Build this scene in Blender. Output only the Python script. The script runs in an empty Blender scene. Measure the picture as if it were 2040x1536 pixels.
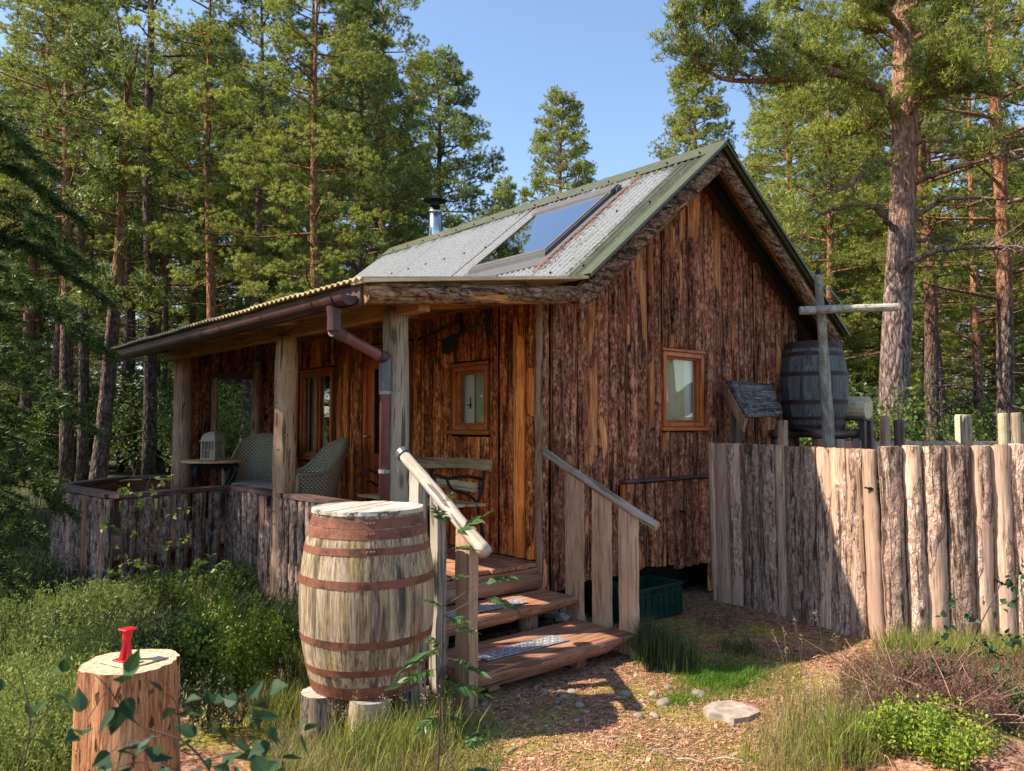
import bpy, bmesh, math, random
import numpy as np
from mathutils import Vector, Matrix, Euler

sc = bpy.context.scene
col = sc.collection
rad = math.radians

# ---------------------------------------------------------------- camera, sky, sun, exposure
EYE = 1.6
YAW = rad(40.7); PITCH = math.atan(82 / 1560.0); FPX = 1560.0
cam_d = bpy.data.cameras.new('camera'); cam = bpy.data.objects.new('camera', cam_d); col.objects.link(cam)
cam.location = (0, 0, EYE); cam.rotation_euler = (math.pi / 2 + PITCH, 0, -YAW)
cam_d.sensor_width = 36; cam_d.lens = FPX / 2040 * 36; cam_d.clip_start = .05; cam_d.clip_end = 2000
cam_d.dof.use_dof = True; cam_d.dof.focus_distance = 5.6; cam_d.dof.aperture_fstop = 6.3
sc.camera = cam

SUN = Vector((-.80, .50, 1.0)).normalized()          # towards the sun
world = bpy.data.worlds.new('World'); sc.world = world; world.use_nodes = True
wn = world.node_tree; wn.nodes.clear()
sky = wn.nodes.new('ShaderNodeTexSky'); sky.sky_type = 'NISHITA'; sky.sun_disc = False
sky.sun_elevation = math.asin(SUN.z); sky.sun_rotation = math.atan2(SUN.x, SUN.y) % (2 * math.pi)
sky.altitude = 300; sky.air_density = 1.0; sky.dust_density = 0.6; sky.ozone_density = 1.6
bg = wn.nodes.new('ShaderNodeBackground'); bg.inputs[1].default_value = .135
wo = wn.nodes.new('ShaderNodeOutputWorld')
wn.links.new(sky.outputs[0], bg.inputs[0]); wn.links.new(bg.outputs[0], wo.inputs[0])
sun_d = bpy.data.lights.new('sun', 'SUN'); sun_d.energy = 4.9; sun_d.angle = rad(.5); sun_d.color = (1, .90, .74)
sun = bpy.data.objects.new('sun', sun_d); col.objects.link(sun)
sun.rotation_euler = SUN.to_track_quat('Z', 'Y').to_euler(); sun.location = SUN * 60
vs = sc.view_settings; vs.view_transform = 'Standard'; vs.look = 'None'; vs.gamma = 1; vs.use_curve_mapping = False
vs.exposure = 1.02
try:
    sc.cycles.max_bounces = 6; sc.cycles.diffuse_bounces = 4; sc.cycles.transparent_max_bounces = 8
    sc.cycles.caustics_reflective = False; sc.cycles.caustics_refractive = False; sc.cycles.sample_clamp_indirect = 6
except Exception:
    pass

# ---------------------------------------------------------------- picture <-> place
FH = np.array([math.sin(YAW), math.cos(YAW), 0]); RT = np.array([math.cos(YAW), -math.sin(YAW), 0])
_F = FH * math.cos(PITCH) + np.array([0, 0, 1.]) * math.sin(PITCH); _U = np.cross(RT, _F)
EY = np.array([0, 0, EYE])
def ray(x, y): return _F + RT * (x - 1020) / FPX - _U * (y - 768) / FPX
def onx(x, y, X): d = ray(x, y); return EY + d * X / d[0]
def ony(x, y, Y): d = ray(x, y); return EY + d * Y / d[1]
def onz(x, y, Z): d = ray(x, y); return EY + d * (Z - EYE) / d[2]
def atd(x, y, D): return EY + ray(x, y) * D
def spot(x, D, z=0.): p = FH * D + RT * (x - 1020) / FPX * D; return np.array([p[0], p[1], z])

# ---------------------------------------------------------------- noise
def _h(i, j, k, s):
    n = (i * 374761393 + j * 668265263 + k * 2147483647 * 0 + k * 1274126177 + s * 974711) & 0xffffffff
    n = ((n ^ (n >> 13)) * 1274126177) & 0xffffffff
    return ((n ^ (n >> 16)) & 0xffff) / 65535.0
def vn(p, s=0):
    p = np.asarray(p, float); f = np.floor(p); i = f.astype(np.int64); u = p - f; u = u * u * (3 - 2 * u)
    r = 0
    for a in (0, 1):
        for b in (0, 1):
            for c in (0, 1):
                w = (u[..., 0] if a else 1 - u[..., 0]) * (u[..., 1] if b else 1 - u[..., 1]) * (u[..., 2] if c else 1 - u[..., 2])
                r = r + w * _h(i[..., 0] + a, i[..., 1] + b, i[..., 2] + c, s)
    return r * 2 - 1
def fbm(p, s=0, o=3):
    p = np.asarray(p, float); r = 0; a = 1.; t = 0
    for k in range(o):
        r = r + a * vn(p * 2 ** k, s + 17 * k); t += a; a *= .5
    return r / t

# ---------------------------------------------------------------- objects
def tag(o, label=None, cat=None, group=None, kind=None):
    if label: o['label'] = label
    if cat: o['category'] = cat
    if group: o['group'] = group
    if kind: o['kind'] = kind
    return o
def thing(name, loc, label, cat, group=None, rz=0):
    o = bpy.data.objects.new(name, None); col.objects.link(o); o.location = loc; o.rotation_euler = (0, 0, rz)
    o.empty_display_size = .1
    return tag(o, label, cat, group)
def wloc(o):
    v = Vector((0, 0, 0))
    while o is not None: v += o.location; o = o.parent
    return v
def mesh(name, V, F, mats, smooth=False, attr=None, midx=None):
    """V (n,3); F list of (m,k) index arrays"""
    me = bpy.data.meshes.new(name)
    V = np.asarray(V, np.float32); F = [np.asarray(f, np.int32) for f in F if len(f)]
    me.vertices.add(len(V)); me.vertices.foreach_set('co', V.ravel())
    nl = sum(f.size for f in F); nf = sum(len(f) for f in F)
    me.loops.add(nl); me.loops.foreach_set('vertex_index', np.concatenate([f.ravel() for f in F]))
    tot = np.concatenate([np.full(len(f), f.shape[1], np.int32) for f in F])
    st = np.concatenate([[0], np.cumsum(tot)[:-1]]).astype(np.int32)
    me.polygons.add(nf); me.polygons.foreach_set('loop_start', st)
    me.polygons.foreach_set('use_smooth', np.full(nf, bool(smooth)))
    if midx is not None: me.polygons.foreach_set('material_index', np.asarray(midx, np.int32))
    for m in (mats if isinstance(mats, (list, tuple)) else [mats]): me.materials.append(m)
    if attr:
        for k, a in attr.items():
            at = me.attributes.new(k, 'FLOAT', 'POINT'); at.data.foreach_set('value', np.asarray(a, np.float32))
    me.update(); me.validate()
    return me
def link(name, me, parent=None, loc=None, rot=None):
    o = bpy.data.objects.new(name, me); col.objects.link(o)
    if parent is not None: o.parent = parent
    if loc is not None: o.location = loc
    if rot is not None: o.rotation_euler = rot
    return o
class Geo:
    def __init__(s): s.V = []; s.F = {}; s.n = 0; s.A = []
    def add(s, V, F, a=None):
        V = np.asarray(V, float)
        for f in F:
            f = np.asarray(f, int)
            if len(f): s.F.setdefault(f.shape[1], []).append(f + s.n)
        s.V.append(V); s.n += len(V); s.A.append(np.zeros(len(V)) if a is None else np.asarray(a, float)); return s
    def get(s): return np.concatenate(s.V), [np.concatenate(v) for v in s.F.values()], np.concatenate(s.A)
    def box(s, a, b, ch=.004, jit=0):
        return s.add(*chbox(a, b, ch))
    def tube(s, P, r, n=8, cap=True, wob=0, seed=0, a=None):
        V, F = tubeg(P, r, n, cap, wob, seed); return s.add(V, F, None if a is None else np.full(len(V), a))
    def build(s, name, mat, parent=None, world=True, smooth=False, loc=None, rot=None, attr=None):
        V, F, A = s.get()
        if parent is not None and world:
            w = wloc(parent); V = V - np.array(w)
        me = mesh(name, V, F, mat, smooth, {attr: A} if attr else None)
        return link(name, me, parent, loc, rot)
def chbox(a, b, c=.004):
    """chamfered box, 24 verts"""
    a = np.asarray(a, float); b = np.asarray(b, float); lo = np.minimum(a, b); hi = np.maximum(a, b)
    c = min(c, *(list((hi - lo) * .3)))
    V = []; idx = {}
    for sx in (0, 1):
        for sy in (0, 1):
            for sz in (0, 1):
                p = np.array([(lo, hi)[sx][0], (lo, hi)[sy][1], (lo, hi)[sz][2]]); d = np.array([1 - 2 * sx, 1 - 2 * sy, 1 - 2 * sz]) * c
                for ax in range(3):
                    q = p + d; q[ax] = p[ax]; idx[(sx, sy, sz, ax)] = len(V); V.append(q)
    F4 = []; F3 = []
    def o(l, n):
        P = np.array([V[i] for i in l]); nn = np.cross(P[1] - P[0], P[2] - P[1])
        return l if nn @ n > 0 else l[::-1]
    for ax in range(3):
        u, v = [k for k in range(3) if k != ax]
        for s_ in (0, 1):
            l = []
            for (p, q) in ((0, 0), (1, 0), (1, 1), (0, 1)):
                k = [0, 0, 0]; k[ax] = s_; k[u] = p; k[v] = q; l.append(idx[(*k, ax)])
            n = np.zeros(3); n[ax] = 2 * s_ - 1; F4.append(o(l, n))
    for ax in range(3):          # edges parallel to ax
        u, v = [k for k in range(3) if k != ax]
        for p in (0, 1):
            for q in (0, 1):
                k0 = [0, 0, 0]; k0[u] = p; k0[v] = q; k1 = list(k0); k1[ax] = 1
                l = [idx[(*k0, u)], idx[(*k1, u)], idx[(*k1, v)], idx[(*k0, v)]]
                n = np.zeros(3); n[u] = 2 * p - 1; n[v] = 2 * q - 1; F4.append(o(l, n))
    for sx in (0, 1):
        for sy in (0, 1):
            for sz in (0, 1):
                F3.append(o([idx[(sx, sy, sz, k)] for k in range(3)], np.array([2 * sx - 1, 2 * sy - 1, 2 * sz - 1])))
    return np.array(V), [np.array(F4), np.array(F3)]
def frames(P):
    P = np.asarray(P, float); T = np.gradient(P, axis=0); T /= np.linalg.norm(T, axis=1)[:, None] + 1e-9
    up = np.array([0, 0, 1.]) if abs(T[0][2]) < .9 else np.array([0, 1., 0])
    N = []; n = np.cross(T[0], up); n /= np.linalg.norm(n)
    for t in T:
        n = n - t * (n @ t); n /= np.linalg.norm(n) + 1e-9; N.append(n)
    N = np.array(N); return T, N, np.cross(T, N)
def tubeg(P, r, n=8, cap=True, wob=0, seed=0, cs=None):
    P = np.asarray(P, float); r = np.broadcast_to(np.asarray(r, float), (len(P),))
    T, N, B = frames(P)
    if cs is None:
        a = np.linspace(0, 2 * math.pi, n, endpoint=False); cs = np.stack([np.cos(a), np.sin(a)], 1)
    n = len(cs)
    V = P[:, None] + (N[:, None] * cs[None, :, :1] + B[:, None] * cs[None, :, 1:]) * r[:, None, None]
    if wob:
        d = V - P[:, None]; V = P[:, None] + d * (1 + wob * fbm(V * 6 / max(r.max() * 10, .2), seed)[..., None])
    V = V.reshape(-1, 3); m = len(P)
    i = np.arange(m - 1)[:, None] * n; j = np.arange(n)[None]; j2 = (j + 1) % n
    F = [np.stack([i + j, i + j2, i + n + j2, i + n + j], -1).reshape(-1, 4)]
    if cap:
        V = np.concatenate([V, P[:1], P[-1:]]); c0 = m * n; k = np.arange(n); k2 = (k + 1) % n
        F.append(np.concatenate([np.stack([np.full(n, c0), k2, k], -1), np.stack([np.full(n, c0 + 1), (m - 1) * n + k, (m - 1) * n + k2], -1)]))
    return V, F
def lin(a, b, n): return np.linspace(np.asarray(a, float), np.asarray(b, float), n)
def spline(P, n):
    P = np.asarray(P, float); m = len(P)
    if m == 2: return lin(P[0], P[1], n)
    Q = np.concatenate([[2 * P[0] - P[1]], P, [2 * P[-1] - P[-2]]]); out = []
    for t in np.linspace(0, m - 1 - 1e-6, n):
        i = int(t); u = t - i; a, b, c, d = Q[i:i + 4]
        out.append(.5 * (2 * b + (c - a) * u + (2 * a - 5 * b + 4 * c - d) * u * u + (3 * b - a - 3 * c + d) * u ** 3))
    return np.array(out)

# ---------------------------------------------------------------- materials
class NT:
    def __init__(s, name):
        s.m = bpy.data.materials.new(name); s.m.use_nodes = True; s.t = s.m.node_tree; s.b = s.t.nodes['Principled BSDF']; s.out = s.t.nodes['Material Output']
    def n(s, ty, **k):
        x = s.t.nodes.new('ShaderNode' + ty)
        for a, b in k.items(): setattr(x, a, b)
        return x
    def l(s, a, b): s.t.links.new(a, b)
    def co(s, scale=(1, 1, 1), rand=True, kind='Object'):
        c = s.n('TexCoord').outputs[kind]; mp = s.n('Mapping'); mp.inputs['Scale'].default_value = scale; s.l(c, mp.inputs[0]); v = mp.outputs[0]
        if rand:
            oi = s.n('ObjectInfo'); mu = s.n('Math', operation='MULTIPLY'); mu.inputs[1].default_value = 83.7; s.l(oi.outputs['Random'], mu.inputs[0])
            ad = s.n('VectorMath', operation='ADD'); s.l(v, ad.inputs[0]); s.l(mu.outputs[0], ad.inputs[1]); v = ad.outputs[0]
        return v
    def noise(s, v, sc_=5, d=4, r=.55, dist=0):
        x = s.n('TexNoise'); x.inputs['Scale'].default_value = sc_; x.inputs['Detail'].default_value = d; x.inputs['Roughness'].default_value = r; x.inputs['Distortion'].default_value = dist
        s.l(v, x.inputs['Vector']); return x.outputs['Fac']
    def vor(s, v, sc_=5, f='DISTANCE_TO_EDGE', out='Distance'):
        x = s.n('TexVoronoi', feature=f); x.inputs['Scale'].default_value = sc_; s.l(v, x.inputs['Vector']); return x.outputs[out]
    def ramp(s, f, st):
        x = s.n('ValToRGB'); e = x.color_ramp.elements
        while len(e) > 1: e.remove(e[-1])
        e[0].position = st[0][0]; e[0].color = (*c3(st[0][1]), 1)
        for p, c in st[1:]:
            q = e.new(p); q.color = (*c3(c), 1)
        s.l(f, x.inputs[0]); return x.outputs[0]
    def mix(s, f, a, b, mode='MIX'):
        x = s.n('Mix', data_type='RGBA', blend_type=mode)
        for i, v in ((0, f), (6, a), (7, b)):
            if isinstance(v, (int, float)): x.inputs[i].default_value = v
            elif isinstance(v, tuple): x.inputs[i].default_value = (*v, 1)
            else: s.l(v, x.inputs[i])
        return x.outputs[2]
    def math(s, op, a, b=None, c=None):
        x = s.n('Math', operation=op)
        for i, v in enumerate((a, b, c)):
            if v is None: continue
            if isinstance(v, (int, float)): x.inputs[i].default_value = v
            else: s.l(v, x.inputs[i])
        return x.outputs[0]
    def bump(s, h, st=.5, dist=.01, nrm=None):
        x = s.n('Bump'); x.inputs['Strength'].default_value = st; x.inputs['Distance'].default_value = dist; s.l(h, x.inputs['Height'])
        if nrm is not None: s.l(nrm, x.inputs['Normal'])
        return x.outputs[0]
    def attr(s, n): x = s.n('Attribute', attribute_name=n); return x.outputs['Fac']
    def rnd(s): return s.n('ObjectInfo').outputs['Random']
    def fin(s, c, rough=.8, nrm=None, spec=.3, metal=0):
        for k, v in (('Base Color', c), ('Roughness', rough), ('Metallic', metal), ('Specular IOR Level', spec)):
            if isinstance(v, (int, float)): s.b.inputs[k].default_value = v
            elif isinstance(v, tuple): s.b.inputs[k].default_value = (*v, 1)
            else: s.l(v, s.b.inputs[k])
        if nrm is not None: s.l(nrm, s.b.inputs['Normal'])
        return s.m
def c3(c): return (c, c, c) if isinstance(c, (int, float)) else c
def mul(c, k): return tuple(min(1, x * k) for x in c)
AX = {'x': (.06, 1, 1), 'y': (1, .06, 1), 'z': (1, 1, .06)}
def wood(name, a, b, axis='z', rough=.75, bump=.35, crack=.6, var=.25):
    """sawn or weathered timber: long grain, fine cracks, each piece its own tone"""
    s = NT(name); k = AX[axis]; v = s.co(k)
    g = s.math('MULTIPLY_ADD', s.noise(v, 110, 4, .75, .3), .55, s.math('MULTIPLY', s.noise(v, 34, 3, .6, .5), .45)); g2 = s.noise(v, 11, 3, .5, .8); bl = s.noise(s.co((1, 1, 1)), 3.5, 3)
    c = s.ramp(g, [(.38, mul(a, .5)), (.47, a), (.57, b)])
    c = s.mix(s.ramp(g2, [(.42, 0), (.58, .7)]), c, mul(b, 1.05))
    ck = s.ramp(s.noise(v, 34, 2, .5, .2), [(.60, 1), (.64, 1 - crack)])
    kn = s.ramp(s.vor(s.co({'x': (.35, 1, 1), 'y': (1, .35, 1), 'z': (1, 1, .35)}[axis]), 3.6, 'F1'), [(.05, .35), (.10, 1)])
    ck = s.mix(1., ck, kn, 'MULTIPLY'); c = s.mix(1., c, ck, 'MULTIPLY')
    c = s.mix(s.ramp(bl, [(.35, 0), (.7, .55)]), c, s.mix(1., c, (.55, .5, .48), 'MULTIPLY'))
    t = s.math('MULTIPLY_ADD', s.rnd(), var * 2, 1 - var); c = s.mix(1., c, t, 'MULTIPLY')
    h = s.math('MULTIPLY', g, ck)
    return s.fin(c, rough, s.bump(h, bump, .006))
def bark(name, cols, wcols, stretch=.22, axis='z', scale=1., var=.25, bumpd=.02, peelmix=True, pk=.55):
    """pine bark in long plates, with sapwood where the attribute 'peel' says the bark has come off"""
    s = NT(name); st = {'x': (stretch, 1, 1), 'y': (1, stretch, 1), 'z': (1, 1, stretch)}[axis]
    v = s.co(st); wob = s.noise(v, 14, 3, .6)
    vd = s.n('VectorMath', operation='ADD'); s.l(v, vd.inputs[0]); vm = s.n('VectorMath', operation='SCALE'); vm.inputs['Scale'].default_value = .09
    nn = s.n('TexNoise'); nn.inputs['Scale'].default_value = 9 * scale; nn.inputs['Detail'].default_value = 3; s.l(v, nn.inputs['Vector']); s.l(nn.outputs['Color'], vm.inputs[0]); s.l(vm.outputs[0], vd.inputs[1]); v2 = vd.outputs[0]
    vi = s.co({'x': (.5, 1, 1), 'y': (1, .5, 1), 'z': (1, 1, .5)}[axis])
    e1 = s.vor(v2, 22 * scale); big = s.noise(vi, 24 * scale, 3, .75, .5); n1 = s.noise(vi, 55 * scale, 4, .8); n2 = s.noise(s.co((1, 1, .5)), 5, 3)
    vc = s.noise(s.co({'x': (.07, 1, 1), 'y': (1, .07, 1), 'z': (1, 1, .07)}[axis]), 26 * scale, 4, .7, .4)
    kn = s.ramp(s.vor(s.co({'x': (.45, 1, 1), 'y': (1, .45, 1), 'z': (1, 1, .45)}[axis]), 4.2, 'F1'), [(.05, .12), (.11, 1)])
    plate = s.ramp(e1, [(0, .35), (.10, 1)]); crack = s.ramp(vc, [(.41, .12), (.465, 1)])
    f1 = s.math('MULTIPLY_ADD', big, .5, s.math('MULTIPLY', n1, .5))
    c = s.ramp(f1, [(.40, cols[0]), (.47, cols[1]), (.53, cols[2]), (.59, cols[3])])
    c = s.mix(s.ramp(n2, [(.4, 0), (.66, .45)]), c, mul(cols[1], .8))
    c = s.mix(1., c, s.mix(1., s.mix(pk, (1, 1, 1), plate), s.mix(.85, (1, 1, 1), crack), 'MULTIPLY'), 'MULTIPLY'); c = s.mix(1., c, kn, 'MULTIPLY')
    h = s.math('ADD', s.math('MULTIPLY', plate, .4), s.math('ADD', s.math('MULTIPLY', crack, .5), s.math('MULTIPLY', f1, 1.8)))
    nb = s.bump(h, .9, bumpd)
    rough = .9
    if peelmix:
        g = s.noise(s.co({'x': (.05, 1, 1), 'y': (1, .05, 1), 'z': (1, 1, .05)}[axis]), 60, 5, .75, .4)
        w = s.ramp(g, [(.36, mul(wcols[0], .38)), (.48, wcols[0]), (.62, wcols[1])])
        w = s.mix(s.ramp(s.noise(s.co((1, 1, .3)), 8, 3), [(.45, 0), (.62, .75)]), w, mul(cols[1], 1.1))
        p = s.ramp(s.math('ADD', s.attr('peel'), s.math('MULTIPLY_ADD', n1, .5, -.25)), [(.46, 0), (.54, 1)])
        c = s.mix(p, c, w)
        mh = s.mix(p, h, s.math('MULTIPLY', g, .12)); nb = s.bump(mh, .9, bumpd)
    t = s.math('MULTIPLY_ADD', s.rnd(), var * 2.6, 1 - var * 1.3); c = s.mix(1., c, t, 'MULTIPLY')
    return s.fin(c, rough, nb, .2)
def plain(name, c, rough=.5, metal=0, var=.3, sc_=12, bump=.1, spec=.4):
    s = NT(name); n = s.noise(s.co(), sc_, 5, .65)
    cc = s.ramp(n, [(.3, mul(c, 1 - var)), (.7, mul(c, 1 + var))])
    return s.fin(cc, rough, s.bump(n, bump, .004), spec, metal)
def leafm(name, a, b, tr=.35, rough=.55, sc_=2.5, obj=.25):
    s = NT(name); n = s.noise(s.co((1, 1, 1), False), sc_, 3); n2 = s.n('TexWhiteNoise'); g = s.n('NewGeometry')
    c = s.ramp(s.math('MULTIPLY_ADD', g.outputs['Random Per Island'], .5, s.math('MULTIPLY', n, .6)), [(.3, a), (.75, b)])
    t = s.math('MULTIPLY_ADD', s.rnd(), obj * 2, 1 - obj); c = s.mix(1., c, t, 'MULTIPLY')
    s.fin(c, rough, None, .35)
    tl = s.n('BsdfTranslucent'); s.l(c, tl.inputs[0]); mx = s.n('MixShader'); mx.inputs[0].default_value = tr
    s.l(s.b.outputs[0], mx.inputs[1]); s.l(tl.outputs[0], mx.inputs[2]); s.l(mx.outputs[0], s.out.inputs[0])
    return s.m
def glassm(name, tint=(1, 1, 1), refl=.12, rough=.0):
    s = NT(name); s.t.nodes.remove(s.b)
    tr = s.n('BsdfTransparent'); tr.inputs[0].default_value = (*tint, 1); gl = s.n('BsdfGlossy'); gl.inputs['Roughness'].default_value = rough
    fr = s.n('LayerWeight'); fr.inputs[0].default_value = .5; f = s.math('MULTIPLY_ADD', s.math('POWER', fr.outputs['Facing'], 4.), .9, refl)
    mx = s.n('MixShader'); s.l(f, mx.inputs[0]); s.l(tr.outputs[0], mx.inputs[1]); s.l(gl.outputs[0], mx.inputs[2]); s.l(mx.outputs[0], s.out.inputs[0])
    return s.m

# gable wall: dark brown slabs; railing and fence: silvered slabs
B_GABLE = bark('gable bark', [(.085, .023, .010), (.29, .092, .044), (.50, .205, .105), (.70, .36, .22)], [(.60, .20, .06), (.80, .42, .21)])
B_PORCH = bark('bounce-tinted porch bark', [(.18, .035, .008), (.50, .125, .030), (.74, .235, .065), (.88, .42, .17)], [(.84, .24, .045), (.92, .40, .12)])  # bounce from the sunlit porch floor is mixed into this orange
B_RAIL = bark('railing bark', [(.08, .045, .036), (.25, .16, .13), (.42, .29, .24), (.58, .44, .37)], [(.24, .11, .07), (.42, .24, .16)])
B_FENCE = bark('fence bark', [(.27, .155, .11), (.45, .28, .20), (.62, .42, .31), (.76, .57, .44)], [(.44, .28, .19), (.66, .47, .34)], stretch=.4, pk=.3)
B_BEAM = bark('beam bark', [(.06, .03, .016), (.24, .13, .07), (.42, .25, .14), (.56, .36, .22)], [(.55, .24, .07), (.75, .40, .14)], axis='x')
B_RAKE = bark('rake bark', [(.05, .022, .012), (.20, .095, .05), (.36, .19, .11), (.52, .32, .20)], [(.50, .23, .08), (.70, .38, .15)], stretch=.6, axis='x')
B_TRUNK = None
W_GREY = {a: wood('weathered timber ' + a, (.30, .24, .19), (.50, .42, .34), a) for a in 'xyz'}
W_POST = wood('silvered post timber', (.29, .22, .15), (.52, .41, .29), 'z', crack=.75)
W_POSTW = wood('warm post timber', (.27, .15, .085), (.45, .29, .18), 'z', crack=.75)
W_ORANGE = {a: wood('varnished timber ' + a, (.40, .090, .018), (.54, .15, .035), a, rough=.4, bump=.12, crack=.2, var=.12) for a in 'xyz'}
W_RAFTER = {a: wood('rafter timber ' + a, (.36, .15, .055), (.52, .25, .10), a, bump=.2, crack=.3) for a in 'xyz'}
W_TREAD = {a: wood('tread timber ' + a, (.31, .125, .065), (.50, .25, .145), a, crack=.6) for a in 'xyz'}
W_DARK = {a: wood('dark rail timber ' + a, (.085, .045, .04), (.17, .10, .09), a, rough=.55) for a in 'xyz'}
W_STEP = wood('sawn larch plank', (.40, .22, .125), (.60, .38, .24), 'z', crack=.45)
W_RAIL = wood('bleached pole timber', (.45, .36, .27), (.66, .56, .45), 'z', crack=.75, bump=.6)
W_PALE = wood('pale sawn timber', (.55, .42, .24), (.70, .56, .36), 'x', crack=.2)
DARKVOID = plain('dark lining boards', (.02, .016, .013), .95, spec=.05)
CREAM = plain('cream painted boarding', (.72, .68, .52), .6, var=.05, bump=.03)
WHITE = plain('white painted boarding', (.80, .79, .72), .5, var=.04, bump=.03)
M_PIPE = plain('shaded brown pipe', (.075, .030, .026), .4, var=.35, sc_=7)  # gutter brown taken darker to carry the shade on it
M_PIPE2 = plain('sunlit brown pipe', (.17, .070, .062), .4, var=.3, sc_=7)  # same pipe brown, lightened to carry the sun on the downpipe
M_PIPEG = plain('grey plastic pipe', (.10, .10, .105), .4)
M_STEEL = plain('brushed steel flue', (.55, .56, .58), .22, 1., var=.15, sc_=30)
M_IRON = plain('black iron', (.018, .018, .020), .5, .4)
M_SKYF = plain('grey aluminium flashing', (.085, .08, .085), .6, .0, var=.15)
M_BRASS = plain('brass', (.55, .38, .14), .3, 1.)
M_GLASS = glassm('window glass', (.96, .96, .93), .05)
M_SKYG = glassm('skylight glass', (.85, .88, .9), .56)
M_BOLT = plain('galvanised bolt', (.4, .4, .4), .4, .8)
# ---------------------------------------------------------------- terrain
def ground_z(x, y):
    x = np.asarray(x, float); y = np.asarray(y, float)
    P = np.stack([x, y, np.zeros_like(x)], -1)
    d = x * FH[0] + y * FH[1]; r = x * RT[0] + y * RT[1]
    z = .035 * fbm(P * 1.1, 3) + .012 * fbm(P * 6, 5)
    far = np.clip((d - 14) / 20, 0, 1)
    z = z + far * .25 * fbm(P * .12, 9)
    # heather bank on the right, rough heath on the left
    z = z + .22 * np.exp(-(((r - 2.15) / .55) ** 2 + ((d - 3.9) / .9) ** 2)) * (1 + .5 * fbm(P * 3, 31))
    z = z + .10 * np.clip((-r - 1.3) / 1.5, 0, 1) * np.exp(-((d - 6) / 5) ** 2) * (1 + fbm(P * 1.3, 41))
    # packed path and yard stay level
    return z
g = NT('forest floor')
v = g.co((1, 1, 1), False)
n1 = g.noise(v, 1.3, 4, .6); n2 = g.noise(v, 22, 6, .75); n3 = g.noise(v, 90, 3, .7); n4 = g.noise(v, .35, 3)
lit = g.ramp(n2, [(.36, (.11, .040, .022)), (.46, (.34, .155, .09)), (.55, (.52, .28, .175)), (.66, (.66, .44, .31))])
sp = g.ramp(g.vor(v, 55, 'F1'), [(.1, 1.35), (.4, .75)]); lit = g.mix(1., lit, sp, 'MULTIPLY')
moss = g.ramp(n2, [(.3, (.13, .12, .02)), (.55, (.34, .31, .05)), (.75, (.52, .46, .13))])
mm = g.ramp(g.math('ADD', g.math('MULTIPLY', n1, .8), g.math('MULTIPLY', n3, .25)), [(.51, 0), (.58, .85)])
base = g.mix(mm, lit, moss)
# beyond the yard the floor is heath and grass
ge = g.n('TexCoord'); ds = g.n('VectorMath', operation='DISTANCE'); g.l(ge.outputs['Object'], ds.inputs[0]); ds.inputs[1].default_value = (4.6, 2.6, 0)
dd = g.math('ADD', ds.outputs['Value'], g.math('MULTIPLY', n1, 2.))
heath = g.ramp(g.noise(v, 9, 6, .7), [(.36, (.018, .018, .009)), (.5, (.055, .055, .02)), (.65, (.14, .13, .05))])
base = g.mix(g.ramp(g.math('DIVIDE', dd, 20.), [(.25, 0), (.36, 1)]), base, heath)
nb = g.bump(g.math('ADD', n2, g.math('MULTIPLY', n3, .6)), .9, .025)
M_GROUND = g.fin(base, .95, nb, .1)
def terrain():
    a = np.concatenate([np.linspace(-420, -26, 18), np.linspace(-22, -3, 24), np.arange(-2.5, 9, .055), np.linspace(9.3, 34, 46), np.linspace(40, 420, 22)])
    X, Y = np.meshgrid(a, a, indexing='ij'); Z = ground_z(X, Y)
    d = np.hypot(X, Y); Z = Z + np.clip((d - 70) / 300, 0, 1) * 6
    n = len(a); i = np.arange(n - 1)[:, None] * n; j = np.arange(n - 1)[None]
    F = np.stack([i + j, i + n + j, i + n + j + 1, i + j + 1], -1).reshape(-1, 4)
    o = link('ground', mesh('ground', np.stack([X, Y, Z], -1).reshape(-1, 3), [F], M_GROUND, True)); o['kind'] = 'structure'
terrain()

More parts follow.
